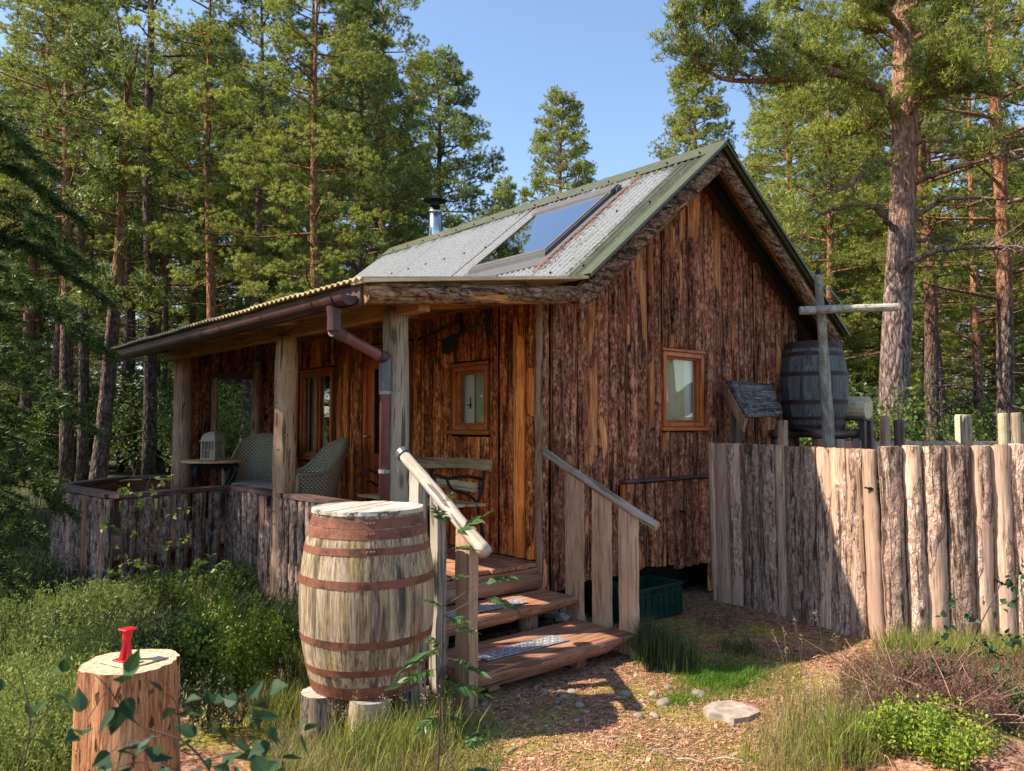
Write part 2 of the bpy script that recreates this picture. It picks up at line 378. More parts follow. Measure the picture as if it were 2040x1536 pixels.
# ---------------------------------------------------------------- slabs: waney-edged boards with the bark on
SC = 0
def slab_mesh(w, h, t=.035, bk=1., seed=0, edge=.012, rnd=.6, dz=.022, nf=9, top=0., bot=0., relief=1., slope=0.):
    """local: x across, z up from 0, front towards -y. bk = share of bark left on."""
    nz = max(3, int(h / dz) + 1); u = np.linspace(-1, 1, nf); z = np.linspace(0, h, nz)
    s3 = seed * 7.13
    el = edge * fbm(np.stack([np.full(nz, s3), z * 3.2, z * 0], -1), 1) + edge * .35 * fbm(np.stack([np.full(nz, s3), z * 14, z * 0], -1), 2)
    er = edge * fbm(np.stack([np.full(nz, s3 + 50), z * 3.2, z * 0], -1), 1) + edge * .35 * fbm(np.stack([np.full(nz, s3 + 50), z * 14, z * 0], -1), 2)
    bow = edge * .8 * fbm(np.stack([np.full(nz, s3 + 90), z * .8, z * 0], -1), 4)
    xl = -w / 2 + el + bow; xr = w / 2 + er + bow
    X = xl[:, None] + (xr - xl)[:, None] * (u[None] * .5 + .5)
    Z = np.repeat(z[:, None], nf, 1)
    prof = (1 - rnd * np.abs(u) ** 2.6)[None]
    P = np.stack([X * 1. + s3, Z, np.zeros_like(X)], -1)
    m = fbm(P * np.array([9, 1.5, 1]), 11, 3) * .9 + .35 * fbm(P * np.array([3, .5, 1]), 12)
    peel = np.clip(.5 + (m + (.5 - bk) * 1.25) * 3.2, 0, 1)
    disp = relief * ((1 - peel) * (.007 + .006 * fbm(P * np.array([26, 12, 1]), 13, 2)) + .004 * fbm(P * np.array([5, 2, 1]), 14))
    Yf = -(t * prof + disp)
    zt = Z.copy()
    zt[-1] += top * fbm(np.stack([X[-1] * 25 + s3, X[-1] * 0, X[-1] * 0], -1), 5); zt[0] += bot * fbm(np.stack([X[0] * 9 + s3, X[0] * 0, X[0] * 0], -1), 6)
    zt = zt * (1 + slope * X / h)
    V = np.stack([X, Yf, zt], -1).reshape(-1, 3); A = peel.reshape(-1)
    i = np.arange(nz - 1)[:, None] * nf; j = np.arange(nf - 1)[None]
    F = [np.stack([i + j, i + j + 1, i + nf + j + 1, i + nf + j], -1).reshape(-1, 4)]
    nb = len(V)                                       # back edge loops
    bl = np.stack([xl, np.zeros(nz), z], -1); br = np.stack([xr, np.zeros(nz), z], -1)
    bl[-1, 2] = zt[-1, 0]; br[-1, 2] = zt[-1, -1]; bl[0, 2] = zt[0, 0]; br[0, 2] = zt[0, -1]
    V = np.concatenate([V, bl, br]); A = np.concatenate([A, np.ones(2 * nz)])
    k = np.arange(nz - 1); L = nb; R = nb + nz
    F.append(np.stack([k * nf, (k + 1) * nf, L + k + 1, L + k], -1)); F.append(np.stack([k * nf + nf - 1, R + k, R + k + 1, (k + 1) * nf + nf - 1], -1))
    F.append(np.stack([L + k, L + k + 1, R + k + 1, R + k], -1))
    me_f = F
    # end caps as fans of quads to the back edge midpoint
    c = len(V); V = np.concatenate([V, [[0, 0, bl[-1, 2]], [0, 0, bl[0, 2]]]]); A = np.concatenate([A, [1, 1]])
    q = np.arange(nf - 1); T = (nz - 1) * nf
    F.append(np.concatenate([np.stack([T + q, T + q + 1, np.full(nf - 1, c)], -1), np.stack([q + 1, q, np.full(nf - 1, c + 1)], -1),
                             [[L + nz - 1, T, c], [T + nf - 1, R + nz - 1, c], [0, L, c + 1], [R, nf - 1, c + 1]]]))
    return V, F, A
def slab(name, parent, w, h, loc, rz, mat, seed, lean=0., **k):
    V, F, A = slab_mesh(w, h, seed=seed, **k)
    me = mesh(name, V, F, mat, True, {'peel': A})
    try:
        me.set_sharp_from_angle(angle=rad(55))
    except Exception: pass
    lo = Vector(loc) - wloc(parent)
    return link(name, me, parent, lo, (0, lean, rz))
RN = random.Random(5)
def widths(a, b, lo, hi, r):
    out = []; x = a
    while x < b - lo * .6:
        w = r.uniform(lo, hi)
        if b - (x + w) < lo * .7: w = b - x
        out.append((x, min(x + w, b))); x += w
    return out
seedc = [100]
def sd(): seedc[0] += 1; return seedc[0]

# ---------------------------------------------------------------- the cabin
XW, YG = 4.20, 4.56                    # porch wall plane, gable plane (faces of the slabs)
XR = 8.15; YB = 9.75; FLOOR = .54
KX, KZ = 4.33, 2.76; RX, RZ = 6.14, 4.22; EX, EZ = 8.45, 2.60; YV = 4.12
SL = (RZ - KZ) / (RX - KX); SR = (EZ - RZ) / (EX - RX); PX, PZ = 2.40, 2.50; SP = (KZ - PZ) / (KX - PX)
def roof_z(x): return PZ + (x - PX) * SP if x < KX else (KZ + (x - KX) * SL if x < RX else RZ + (x - RX) * SR)
cabin = thing('cabin', (6.1, 7.1, 0), 'rustic timber cabin clad in bark slabs with mossy corrugated roof and covered porch', 'cabin')
gable = None
def wallbox(name, boxes, mat, parent):
    g_ = Geo()
    for a, b in boxes: g_.box(a, b, .002)
    return g_.build(name, mat, parent)
# carcass walls with openings (dark outside lining) and cream boarding inside
GW = (5.76, 6.38, 1.60, 2.30)          # gable window x0 x1 z0 z1
SW = (5.20, 5.70, 1.57, 2.13)          # small porch window y0 y1 z0 z1
DR = (6.45, 7.28, .54, 2.39); W2 = (7.98, 8.78, 1.25, 2.24)
def yz(x0, x1, cells): return [((x0, a, c), (x1, b, d)) for a, b, c, d in cells]
ga = Geo()
def gz_poly(y0, y1, x0, x1, z0):       # gable strip under the roof
    n = 14; xs = np.linspace(x0, x1, n)
    for i in range(n - 1):
        a, b = xs[i], xs[i + 1]; za, zb = roof_z(a) - .16, roof_z(b) - .16
        V = np.array([[a, y0, z0], [b, y0, z0], [b, y0, zb], [a, y0, za], [a, y1, z0], [b, y1, z0], [b, y1, zb], [a, y1, za]])
        ga.add(V, [np.array([[0, 1, 2, 3], [5, 4, 7, 6], [3, 2, 6, 7], [0, 4, 5, 1], [1, 5, 6, 2], [4, 0, 3, 7]])])
gz_poly(YG + .045, YG + .11, XW + .05, GW[0] - .03, .40); gz_poly(YG + .045, YG + .11, GW[1] + .03, XR, .40)
gz_poly(YG + .045, YG + .11, GW[0] - .03, GW[1] + .03, GW[3] + .03)
ga.box((GW[0] - .03, YG + .045, .40), (GW[1] + .03, YG + .11, GW[2] - .03))
gable = ga.build('gable_wall', DARKVOID, cabin)
fw = Geo(); x0, x1 = XW + .045, XW + .11
ys = [YG + .11, SW[0] - .03, SW[1] + .03, DR[0] - .03, DR[1] + .03, W2[0] - .03, W2[1] + .03, 9.35]
for a, b in zip(ys[::2], ys[1::2]): fw.box((x0, a, .3), (x1, b, 2.62))
for q in (SW, W2): fw.box((x0, q[0] - .03, .3), (x1, q[1] + .03, q[2] - .03)); fw.box((x0, q[0] - .03, q[3] + .03), (x1, q[1] + .03, 2.62))
fw.box((x0, DR[0] - .03, .3), (x1, DR[1] + .03, .5)); fw.box((x0, DR[0] - .03, DR[3] + .04), (x1, DR[1] + .03, 2.62))
pwall = fw.build('porch_wall', DARKVOID, cabin)
wallbox('back_wall', [((XR - .1, YG + .12, .3), (XR, YB - .1, 2.7)), ((XW + .1, YB - .1, .3), (XR, YB, 2.62))], DARKVOID, cabin)
ga = Geo()
for i in range(20):                    # far gable, above the plate
    a = KX + (EX - .35 - KX) * i / 20; b = KX + (EX - .35 - KX) * (i + 1) / 20
    ga.box((a, YB - .1, 2.62), (b, YB, min(roof_z(a), roof_z(b)) - .04), .001)
ga.build('far_gable', DARKVOID, cabin)
# interior: cream boarded room
it = Geo(); I0, I1, J0, J1 = XW + .115, XR - .11, YG + .115, YB - .11
def lining(g_, ax, at_, rng, holes, t=.012):
    us = sorted(set([rng[0], rng[1]] + [h[0] for h in holes] + [h[1] for h in holes]))
    for a, b in zip(us[:-1], us[1:]):
        zz = [rng[2], rng[3]]
        for h in holes:
            if h[0] <= a + 1e-6 and b <= h[1] + 1e-6: zz += [h[2], h[3]]
        zz = sorted(zz)
        for k in range(0, len(zz), 2):
            if ax == 'x': g_.box((at_, a, zz[k]), (at_ + t, b, zz[k + 1]), .0005)
            else: g_.box((a, at_, zz[k]), (b, at_ + t, zz[k + 1]), .0005)
lining(it, 'x', I0, (J0 + .012, J1, FLOOR, 2.66), [SW, DR, W2]); lining(it, 'y', J0, (I0, I1, FLOOR, 2.66), [GW])
it.box((I0 + .02, 7.6, FLOOR), (I1, 7.66, 2.9), .001); it.box((I1 - .015, J0 + .02, FLOOR), (I1, 7.58, 2.7), .001)
# groove strips so the room reads as boarding
for k in range(26): it.box((I0 + .03 + k * .15, 7.588, FLOOR), (I0 + .04 + k * .15, 7.599, 2.9), .001)
for k in range(20): it.box((I1 - .022, J0 + .03 + k * .15, FLOOR), (I1 - .016, J0 + .04 + k * .15, 2.7), .001)
it.box((6.52, J0 + .02, FLOOR), (6.56, J0 + .75, 2.62), .001)
it.build('interior_boarding', CREAM, cabin)
wallbox('interior_floor', [((I0, J0, .48), (I1, J1, .535))], W_RAFTER['y'], cabin)
# gable slabs
r = random.Random(11)
def gable_slab(a, b, z0, z1, bk, mat=B_GABLE, proud=0, parent=gable, name='slab', **k):
    w = b - a
    kw = dict(t=r.uniform(.028, .05), bk=bk, edge=.009, rnd=r.uniform(.35, .75), nf=max(6, int(w / .017)), bot=.012, top=.01); kw.update(k)
    slab(name, parent, w - r.uniform(.004, .016), z1 - z0, ((a + b) / 2, YG + .042 - proud - r.choice([0, .008, .018, .03]), z0), 0, mat, sd(), **kw)
HX = (5.17, 6.46)
for a, b in widths(XW + .01, XR, .085, .175, r):
    bk = r.choice([.9, .8, .85, .75, .7, .58, .9, .95, .68]); top = min(roof_z(a), roof_z(b)) - .07; z0 = .33 + r.uniform(-.03, .03)
    c = (a + b) / 2
    if c < HX[0]: z0 = .30 + .04 * (c - XW) + r.uniform(-.015, .015)
    if c > HX[1]: z0 = .02
    if HX[0] < c < HX[1]: z0 = 1.10
    sl_ = SL if c < RX else SR; top = roof_z(c) - .075
    if b > GW[0] + .02 and a < GW[1] - .02:
        gable_slab(a, b, GW[3] + .035, top, bk * .85, slope=sl_)
        gable_slab(a, b, z0, GW[2] - .05, bk * .9)
    else: gable_slab(a, b, z0, top, bk, slope=sl_)
# hatch doors under the ledge
hatch = Geo().box((HX[0] + .03, YG - .005, .40), (HX[1] - .03, YG + .03, 1.09)).build('hatch', DARKVOID, cabin)
for a, b in widths(HX[0] + .02, HX[1] - .02, .09, .16, r):
    gable_slab(a, b, .335 + r.uniform(-.02, .015) + .02 * math.sin(a * 5), 1.10, r.choice([.9, .75, .6, .95]), proud=.05, parent=hatch, bot=.03)
g_ = Geo(); g_.box((HX[0] - .03, YG - .085, 1.115), (HX[1] + .02, YG - .0, 1.14)); g_.build('hatch_ledge', W_DARK['x'], hatch)
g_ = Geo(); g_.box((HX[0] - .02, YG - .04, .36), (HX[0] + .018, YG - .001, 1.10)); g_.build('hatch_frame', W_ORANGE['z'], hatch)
g_ = Geo(); g_.box((HX[1] - .01, YG - .04, .30), (HX[1] + .035, YG - .001, 1.10)); g_.build('hatch_frame', W_DARK['z'], hatch)
g_ = Geo(); g_.tube([(5.92, YG - .06, .82), (5.92, YG - .10, .82)], .012, 8); g_.tube([(5.92, YG - .10, .80), (5.92, YG - .10, .84)], .008, 6); g_.build('handle', M_IRON, hatch)
# porch-side wall slabs
def porch_slab(y0, y1, z0, z1, bk, mat=B_PORCH):
    w = y1 - y0
    slab('slab', pwall, w - r.uniform(.004, .014), z1 - z0, (XW + .042 - r.choice([0, .008, .018, .028]), (y0 + y1) / 2, z0), -math.pi / 2, mat, sd(), t=r.uniform(.03, .052), bk=bk, edge=.010, rnd=r.uniform(.4, .75), nf=max(6, int(w / .018)), bot=.004, top=.004)
for a, b in widths(YG + .06, 9.3, .085, .16, r):
    bk = r.choice([.85, .8, .7, .6, .5, .92, .8]); c = (a + b) / 2; zt = 2.66
    for q in (SW, W2):
        if b > q[0] - .02 and a < q[1] + .02:
            porch_slab(a, b, q[3] + .05, zt, bk * .9); porch_slab(a, b, FLOOR + .01, q[2] - .06, bk); break
    else:
        if b > DR[0] - .02 and a < DR[1] + .02: porch_slab(a, b, DR[3] + .07, zt, bk)
        else: porch_slab(a, b, FLOOR + .01, zt, bk)
# sawn corner edge
slab('corner_board', cabin, .055, 2.32, (XW + .012, YG + .012, .33), -math.pi / 4, W_POSTW, sd(), t=.03, bk=0, edge=.012, rnd=.3)
def window(parent, name, plane, q, out, fm, fr=.042, mullion=False, sash=True):
    """framed window in plane 'x' or 'y'; q = u0,u1,z0,z1; out = signed outward direction"""
    u0, u1, z0, z1 = q; at_ = (XW if plane == 'x' else YG)
    def B(g_, u, v, w, x, d0, d1, ch=.004):
        a = at_ + out * d0; b = at_ + out * d1
        if plane == 'x': g_.box((a, u, w), (b, v, x), ch)
        else: g_.box((u, a, w), (v, b, x), ch)
    f = Geo()
    B(f, u0, u0 + fr, z0, z1, -.085, .012); B(f, u1 - fr, u1, z0, z1, -.085, .012)
    B(f, u0 + fr, u1 - fr, z1 - fr, z1, -.085, .010); B(f, u0 + fr, u1 - fr, z0, z0 + fr, -.085, .010)
    if mullion: m = (u0 + u1) / 2; B(f, m - .035, m + .035, z0 + fr, z1 - fr, -.08, .004)
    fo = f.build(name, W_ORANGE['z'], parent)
    s_ = Geo(); k = fr; t = .020
    for (p, q2) in (((u0 + u1) / 2 + .035, u1 - k), (u0 + k, (u0 + u1) / 2 - .035)) if mullion else ((u0 + k, u1 - k),):
        B(s_, p, p + t, z0 + k, z1 - k, -.07, -.02, .006); B(s_, q2 - t, q2, z0 + k, z1 - k, -.07, -.02, .006)
        B(s_, p + t, q2 - t, z1 - k - t, z1 - k, -.069, -.021, .006); B(s_, p + t, q2 - t, z0 + k, z0 + k + t, -.069, -.021, .006)
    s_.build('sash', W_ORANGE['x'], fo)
    p_ = Geo(); B(p_, u0 + fr + .01, u1 - fr - .01, z0 + fr + .01, z1 - fr - .01, -.048, -.042, .001); p_.build('pane', M_GLASS, fo)
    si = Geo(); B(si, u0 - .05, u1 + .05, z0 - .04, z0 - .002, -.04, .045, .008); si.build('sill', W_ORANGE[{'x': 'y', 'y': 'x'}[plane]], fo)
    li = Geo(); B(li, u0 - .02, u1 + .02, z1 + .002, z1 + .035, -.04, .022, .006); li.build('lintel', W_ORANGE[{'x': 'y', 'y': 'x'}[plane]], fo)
    return fo
gw = window(cabin, 'gable_window', 'y', GW, -1, None)
sw = window(cabin, 'window', 'x', SW, -1, None)
w2 = window(cabin, 'window', 'x', W2, -1, None, mullion=True)
cl = NT('cream cloth'); cl.fin((.86, .80, .58), .9); tl = cl.n('BsdfTranslucent'); tl.inputs[0].default_value = (.75, .70, .5, 1); mx = cl.n('MixShader'); mx.inputs[0].default_value = .5
cl.l(cl.b.outputs[0], mx.inputs[1]); cl.l(tl.outputs[0], mx.inputs[2]); cl.l(mx.outputs[0], cl.out.inputs[0]); M_CLOTH = cl.m
def curtain(parent, P0, P1, z0, z1, amp=.012, waves=5):
    n = 40; u = np.linspace(0, 1, n); P0 = np.array(P0, float); P1 = np.array(P1, float); d = P1 - P0; nrm = np.array([-d[1], d[0]]) / np.linalg.norm(d)
    xy = P0 + d * u[:, None] + nrm * (amp * np.sin(u * waves * 6.28))[:, None]
    V = np.concatenate([np.column_stack([xy, np.full(n, z0)]), np.column_stack([xy, np.full(n, z1)])]); k = np.arange(n - 1)
    V2 = V + np.array([nrm[0], nrm[1], 0]) * .002
    F = np.stack([k, k + 1, k + 1 + n, k + n], -1)
    G_ = Geo(); G_.add(V, [F]); G_.add(V2, [F[:, ::-1]]); return G_.build('curtain', M_CLOTH, parent, smooth=True)
curtain(gw, (GW[0] + .045, YG + .082), (GW[0] + .44, YG + .084), 1.5, 2.36, .010, 4)  # cloth added close behind the pane to make the window bright
for k in range(3): Geo().box((GW[0] + .45 + k * .075, YG + .088 + k * .02, 1.6), (GW[0] + .522 + k * .075, YG + .10 + k * .02, 2.3), .003).build('shutter_board', WHITE, gw)
curtain(sw, (XW + .084, SW[0] + .045), (XW + .086, SW[0] + .27), 1.57, 2.13, .004, 2)
curtain(w2, (XW + .15, W2[0] + .46), (XW + .17, W2[1] + .05), 1.2, 2.3, .02, 4)
sh = Geo(); sh.box((XW + .10, SW[0] + .32, 1.57), (XW + .12, SW[0] + .47, 2.13)); so = sh.build('shutter', WHITE, sw)
sh = Geo(); sh.box((XW + .093, SW[0] + .36, 1.76), (XW + .099, SW[0] + .375, 1.86)); sh.box((XW + .085, SW[0] + .34, 1.785), (XW + .093, SW[0] + .395, 1.80)); sh.build('latch', M_IRON, sw)
# door
dg = Geo(); xa, xb = XW - .012, XW + .06
dg.box((xa, DR[0], DR[2]), (xb, DR[0] + .055, DR[3])); dg.box((xa, DR[1] - .055, DR[2]), (xb, DR[1], DR[3])); dg.box((xa, DR[0] + .055, DR[3] - .06), (xb, DR[1] - .055, DR[3]))
W_DOOR = wood('red orange door', (.55, .11, .018), (.72, .19, .04), 'z', rough=.4, bump=.1, crack=.15, var=.05)
door = dg.build('door', W_DOOR, cabin)
dl = Geo(); a, b = DR[0] + .06, DR[1] - .06; x0, x1 = XW + .012, XW + .052
dl.box((x0, a, .57), (x1, a + .11, 2.32)); dl.box((x0, b - .11, .57), (x1, b, 2.32))
for z0, z1 in ((2.20, 2.32), (1.20, 1.32), (.57, .72)): dl.box((x0 + .001, a + .11, z0), (x1 - .001, b - .11, z1))
dl.box((x0 + .002, (a + b) / 2 - .04, .72), (x1 - .002, (a + b) / 2 + .04, 1.20))
dl.build('door_leaf', W_DOOR, door)
for p, q in ((a + .11, (a + b) / 2 - .04), ((a + b) / 2 + .04, b - .11)): Geo().box((x0 + .014, p, .72), (x1 - .012, q, 1.20)).build('panel', W_DOOR, door)
Geo().box((x0 + .018, a + .11, 1.32), (x1 - .016, b - .11, 2.20), .001).build('pane', glassm('door glass', (.25, .25, .24), .05), door)
kn = Geo(); yk = b - .055
kn.tube([(x0, yk, 1.50), (x0 - .05, yk, 1.50)], [.008, .009], 8); kn.tube([(x0 - .04, yk, 1.50), (x0 - .052, yk, 1.50), (x0 - .068, yk, 1.50), (x0 - .078, yk, 1.50)], [.012, .026, .026, .006], 12)
kn.build('knob', M_BRASS, door, smooth=True)
kn = Geo(); kn.tube([(x0 - .012, yk, 1.32), (x0 - .012, yk, 1.38)], .006, 6); kn.box((x0 - .008, yk - .012, 1.36), (x0, yk + .012, 1.42)); kn.build('key', M_BRASS, door)
st = Geo(); st.tube(spline([(x0 - .01, b - .02, 1.02), (x0 - .03, b - .12, 1.04), (x0 - .02, b - .24, 1.00), (x0 - .01, b - .34, 1.02)], 10), .010, 6); st.build('pull_branch', M_IRON, door)
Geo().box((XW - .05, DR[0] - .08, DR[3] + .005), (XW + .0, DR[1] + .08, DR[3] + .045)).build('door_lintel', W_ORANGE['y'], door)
Geo().box((XW - .07, DR[0] - .02, FLOOR + .003), (XW + .05, DR[1] + .02, FLOOR + .03)).build('threshold', W_GREY['y'], door)

# ---------------------------------------------------------------- roof
rm = NT('lichened green sheet'); v = rm.co((1, 1, 1), False); tc_ = rm.n('SeparateXYZ'); geo = rm.n('NewGeometry'); rm.l(geo.outputs['Position'], tc_.inputs[0])
grn = rm.ramp(rm.noise(v, 7, 4), [(.3, (.048, .050, .024)), (.7, (.085, .090, .044))])
lich = rm.ramp(rm.noise(v, 60, 4, .7), [(.3, (.12, .122, .125)), (.6, (.27, .275, .28))])
vs_ = rm.co((.35, 3.0, .35), False); a_ = rm.noise(vs_, 5, 5, .7); b_ = rm.noise(v, 48, 3, .8)
# lichen thins out towards the verge sheet
edge = rm.ramp(rm.math('DIVIDE', rm.math('SUBTRACT', tc_.outputs['Y'], 4.1), 2.), [(.0, 0), (.13, .15), (.22, .8), (.4, 1)])
hgt = rm.ramp(rm.math('DIVIDE', rm.math('SUBTRACT', RZ, tc_.outputs['Z']), 1.5), [(.05, .35), (.2, 1)])
stv = rm.noise(rm.co((.12, 6.0, .12), False), 4, 3, .6)
f_ = rm.math('MULTIPLY_ADD', rm.math('MULTIPLY', edge, hgt), .40, rm.math('MULTIPLY_ADD', stv, .80, rm.math('MULTIPLY_ADD', a_, .25, rm.math('MULTIPLY', b_, .5))))
c_ = rm.mix(rm.ramp(f_, [(.98, 0), (1.05, 1)]), rm.mix(rm.math('MULTIPLY', edge, .6), grn, (.055, .058, .052)), lich)
M_ROOF = rm.fin(c_, rm.ramp(f_, [(.9, .35), (1.05, .9)]), rm.bump(b_, .3, .004), .4)
M_GREEN = plain('green painted metal', (.075, .078, .036), .5, .1, var=.2)
M_CLEAR = NT('yellowed translucent sheet'); n_ = M_CLEAR.noise(M_CLEAR.co(), 14, 4); M_CLEAR.fin(M_CLEAR.ramp(n_, [(.3, (.40, .32, .14)), (.7, (.62, .52, .28))]), .5); M_CLEAR = M_CLEAR.m
def corrugated(name, p0, p1, y0, y1, parent, mat, off=0., amp=.010, pitch=.076, t=.004):
    n = int((y1 - y0) / pitch * 8) + 1; y = np.linspace(y0, y1, n)
    d = np.array([p1[0] - p0[0], p1[1] - p0[1]]); nn = np.array([-d[1], d[0]]) / np.linalg.norm(d)
    if nn[1] < 0: nn = -nn
    m = 6; V = []
    for s_ in (0, -t):
        o = off + s_ + amp * np.cos(y / pitch * 2 * math.pi)
        for k in range(m):
            q = np.array(p0) + d * k / (m - 1)
            V.append(np.column_stack([q[0] + nn[0] * o, y, q[1] + nn[1] * o]))
    V = np.concatenate(V); j = np.arange(n - 1); F = []
    for s_ in range(2):
        for k in range(m - 1):
            b0 = (s_ * m + k) * n; F.append(np.stack([b0 + j, b0 + j + 1, b0 + n + j + 1, b0 + n + j], -1) if s_ else np.stack([b0 + j, b0 + n + j, b0 + n + j + 1, b0 + j + 1], -1))
    for k in (0, m - 1): F.append(np.stack([k * n + j, k * n + j + 1, (m + k) * n + j + 1, (m + k) * n + j], -1))
    for e in (0, n - 1): kk = np.arange(m - 1); F.append(np.stack([kk * n + e, (kk + 1) * n + e, (m + kk + 1) * n + e, (m + kk) * n + e], -1))
    G_ = Geo(); G_.add(V, [np.concatenate(F)]); return G_.build(name, mat, parent, smooth=False)
roof = Geo()
yy = YV + .42
# roof boards (dark) under the sheets, with the skylight opening left clear
SKX0, SKX1, SKY0, SKY1 = 4.74, 5.68, 5.06, 6.18
def slope_box(g_, x0, x1, y0, y1, lo, hi):
    P = [];
    for x in (x0, x1):
        z = roof_z(x - 1e-6 if x == x1 else x + 1e-6)
        P.append((x, z))
    V = np.array([[P[0][0], y0, P[0][1] + lo], [P[1][0], y0, P[1][1] + lo], [P[1][0], y1, P[1][1] + lo], [P[0][0], y1, P[0][1] + lo],
                  [P[0][0], y0, P[0][1] + hi], [P[1][0], y0, P[1][1] + hi], [P[1][0], y1, P[1][1] + hi], [P[0][0], y1, P[0][1] + hi]])
    g_.add(V, [np.array([[3, 2, 1, 0], [4, 5, 6, 7], [0, 1, 5, 4], [1, 2, 6, 5], [2, 3, 7, 6], [3, 0, 4, 7]])])
for x0, x1 in ((KX, SKX0 - .02), (SKX1 + .02, RX)): slope_box(roof, x0, x1, YG - .30, 9.85, -.06, -.022)
slope_box(roof, SKX0 - .02, SKX1 + .02, YG - .30, SKY0, -.06, -.022); slope_box(roof, SKX0 - .02, SKX1 + .02, SKY1, 9.85, -.06, -.022)
slope_box(roof, RX, EX - .05, YG - .30, 9.85, -.06, -.022)
roofo = roof.build('roof', plain('dark brown roof boards', (.10, .05, .03), .9, sc_=20), cabin)
ye = [4.12, 4.95, 5.75, 6.6, 7.45, 8.3, 9.1, 9.9]
for k in range(7):
    a, b = ye[k], ye[k + 1] + (.04 if k < 6 else 0); off = .006 * (k % 2)
    if k in (1, 2):      # sheets cut round the skylight
        corrugated('roof_sheet', (KX - .02, KZ - .02 * SL), (SKX0 - .03, roof_z(SKX0 - .03)), a, b, roofo, M_ROOF, off)
        corrugated('roof_sheet', (SKX1 + .03, roof_z(SKX1 + .03)), (RX, RZ), a, b, roofo, M_ROOF, off)
        if k == 1: corrugated('roof_sheet', (SKX0 - .03, roof_z(SKX0 - .03)), (SKX1 + .03, roof_z(SKX1 + .03)), a, SKY0 - .01, roofo, M_ROOF, off)
        else: corrugated('roof_sheet', (SKX0 - .03, roof_z(SKX0 - .03)), (SKX1 + .03, roof_z(SKX1 + .03)), SKY1 + .01, b, roofo, M_ROOF, off)
    else: corrugated('roof_sheet', (KX - .02, KZ - .02 * SL), (RX, RZ), a, b, roofo, M_ROOF, off)
    corrugated('roof_sheet', (RX, RZ), (EX, EZ), a, b, roofo, M_ROOF, off)
    corrugated('porch_sheet', (PX - .05, PZ - .05 * SP), (KX, KZ - .012), a, b, roofo, M_CLEAR, .004 + off, t=.006)
# verge flashing down both rakes, ridge cap
def sweep(name, P, cs, mat, parent, smooth=False):
    V, F = tubeg(P, 1., cs=np.array(cs), cap=True); G_ = Geo(); G_.add(V, F); return G_.build(name, mat, parent, smooth=smooth)
def rakebox(name, x0, x1, y0, y1, lo, hi, mat):
    g_ = Geo(); slope_box(g_, x0, x1, y0, y1, lo, hi); return g_.build(name, mat, roofo)
rakebox('verge_flashing', KX - .01, RX, YV - .025, YV + .09, .012, .019, M_GREEN); rakebox('verge_flashing', RX, EX, YV - .025, YV + .09, .012, .019, M_GREEN)
rakebox('verge_flashing', KX - .01, RX, YV - .031, YV - .026, -.012, .019, M_GREEN); rakebox('verge_flashing', RX, EX, YV - .031, YV - .026, -.016, .019, M_GREEN)
for k in range(3):
    y0, y1 = [(YV - .04, 6.1), (6.05, 8.1), (8.05, 9.93)][k]; h = .022 + .003 * (k % 2)
    g_ = Geo()
    V = []; cs = [(-.155, -.155 * SL), (-.02, -.005), (0, .012), (.02, -.005), (.17, .17 * SR)]
    for (dx, dz) in cs:
        for y in (y0, y1):
            for o in (h, h - .004): V.append([RX + dx, y, RZ + dz + o])
    V = np.array(V); F = []
    for i in range(4):
        a, b = i * 4, i * 4 + 4
        F += [[a, a + 2, b + 2, b], [a + 1, b + 1, b + 3, a + 3], [a, b, b + 1, a + 1], [a + 2, a + 3, b + 3, b + 2]]
    F += [[0, 1, 3, 2], [16, 18, 19, 17]]
    g_.add(V, [np.array(F)]); g_.build('ridge_cap', M_GREEN, roofo)
bl = Geo()
for y in np.arange(4.3, 9.9, .38):
    for x, o in ((RX - .13, .03), (KX + .12, .015), (KX + .95, .015)):
        if SKX0 < x < SKX1 and SKY0 < y < SKY1: continue
        bl.tube([(x, y, roof_z(x) + o), (x - .008, y, roof_z(x) + o + .014)], [.012, .009], 6)
tag(bl.build('roof_bolts', M_IRON, roofo), kind='stuff')
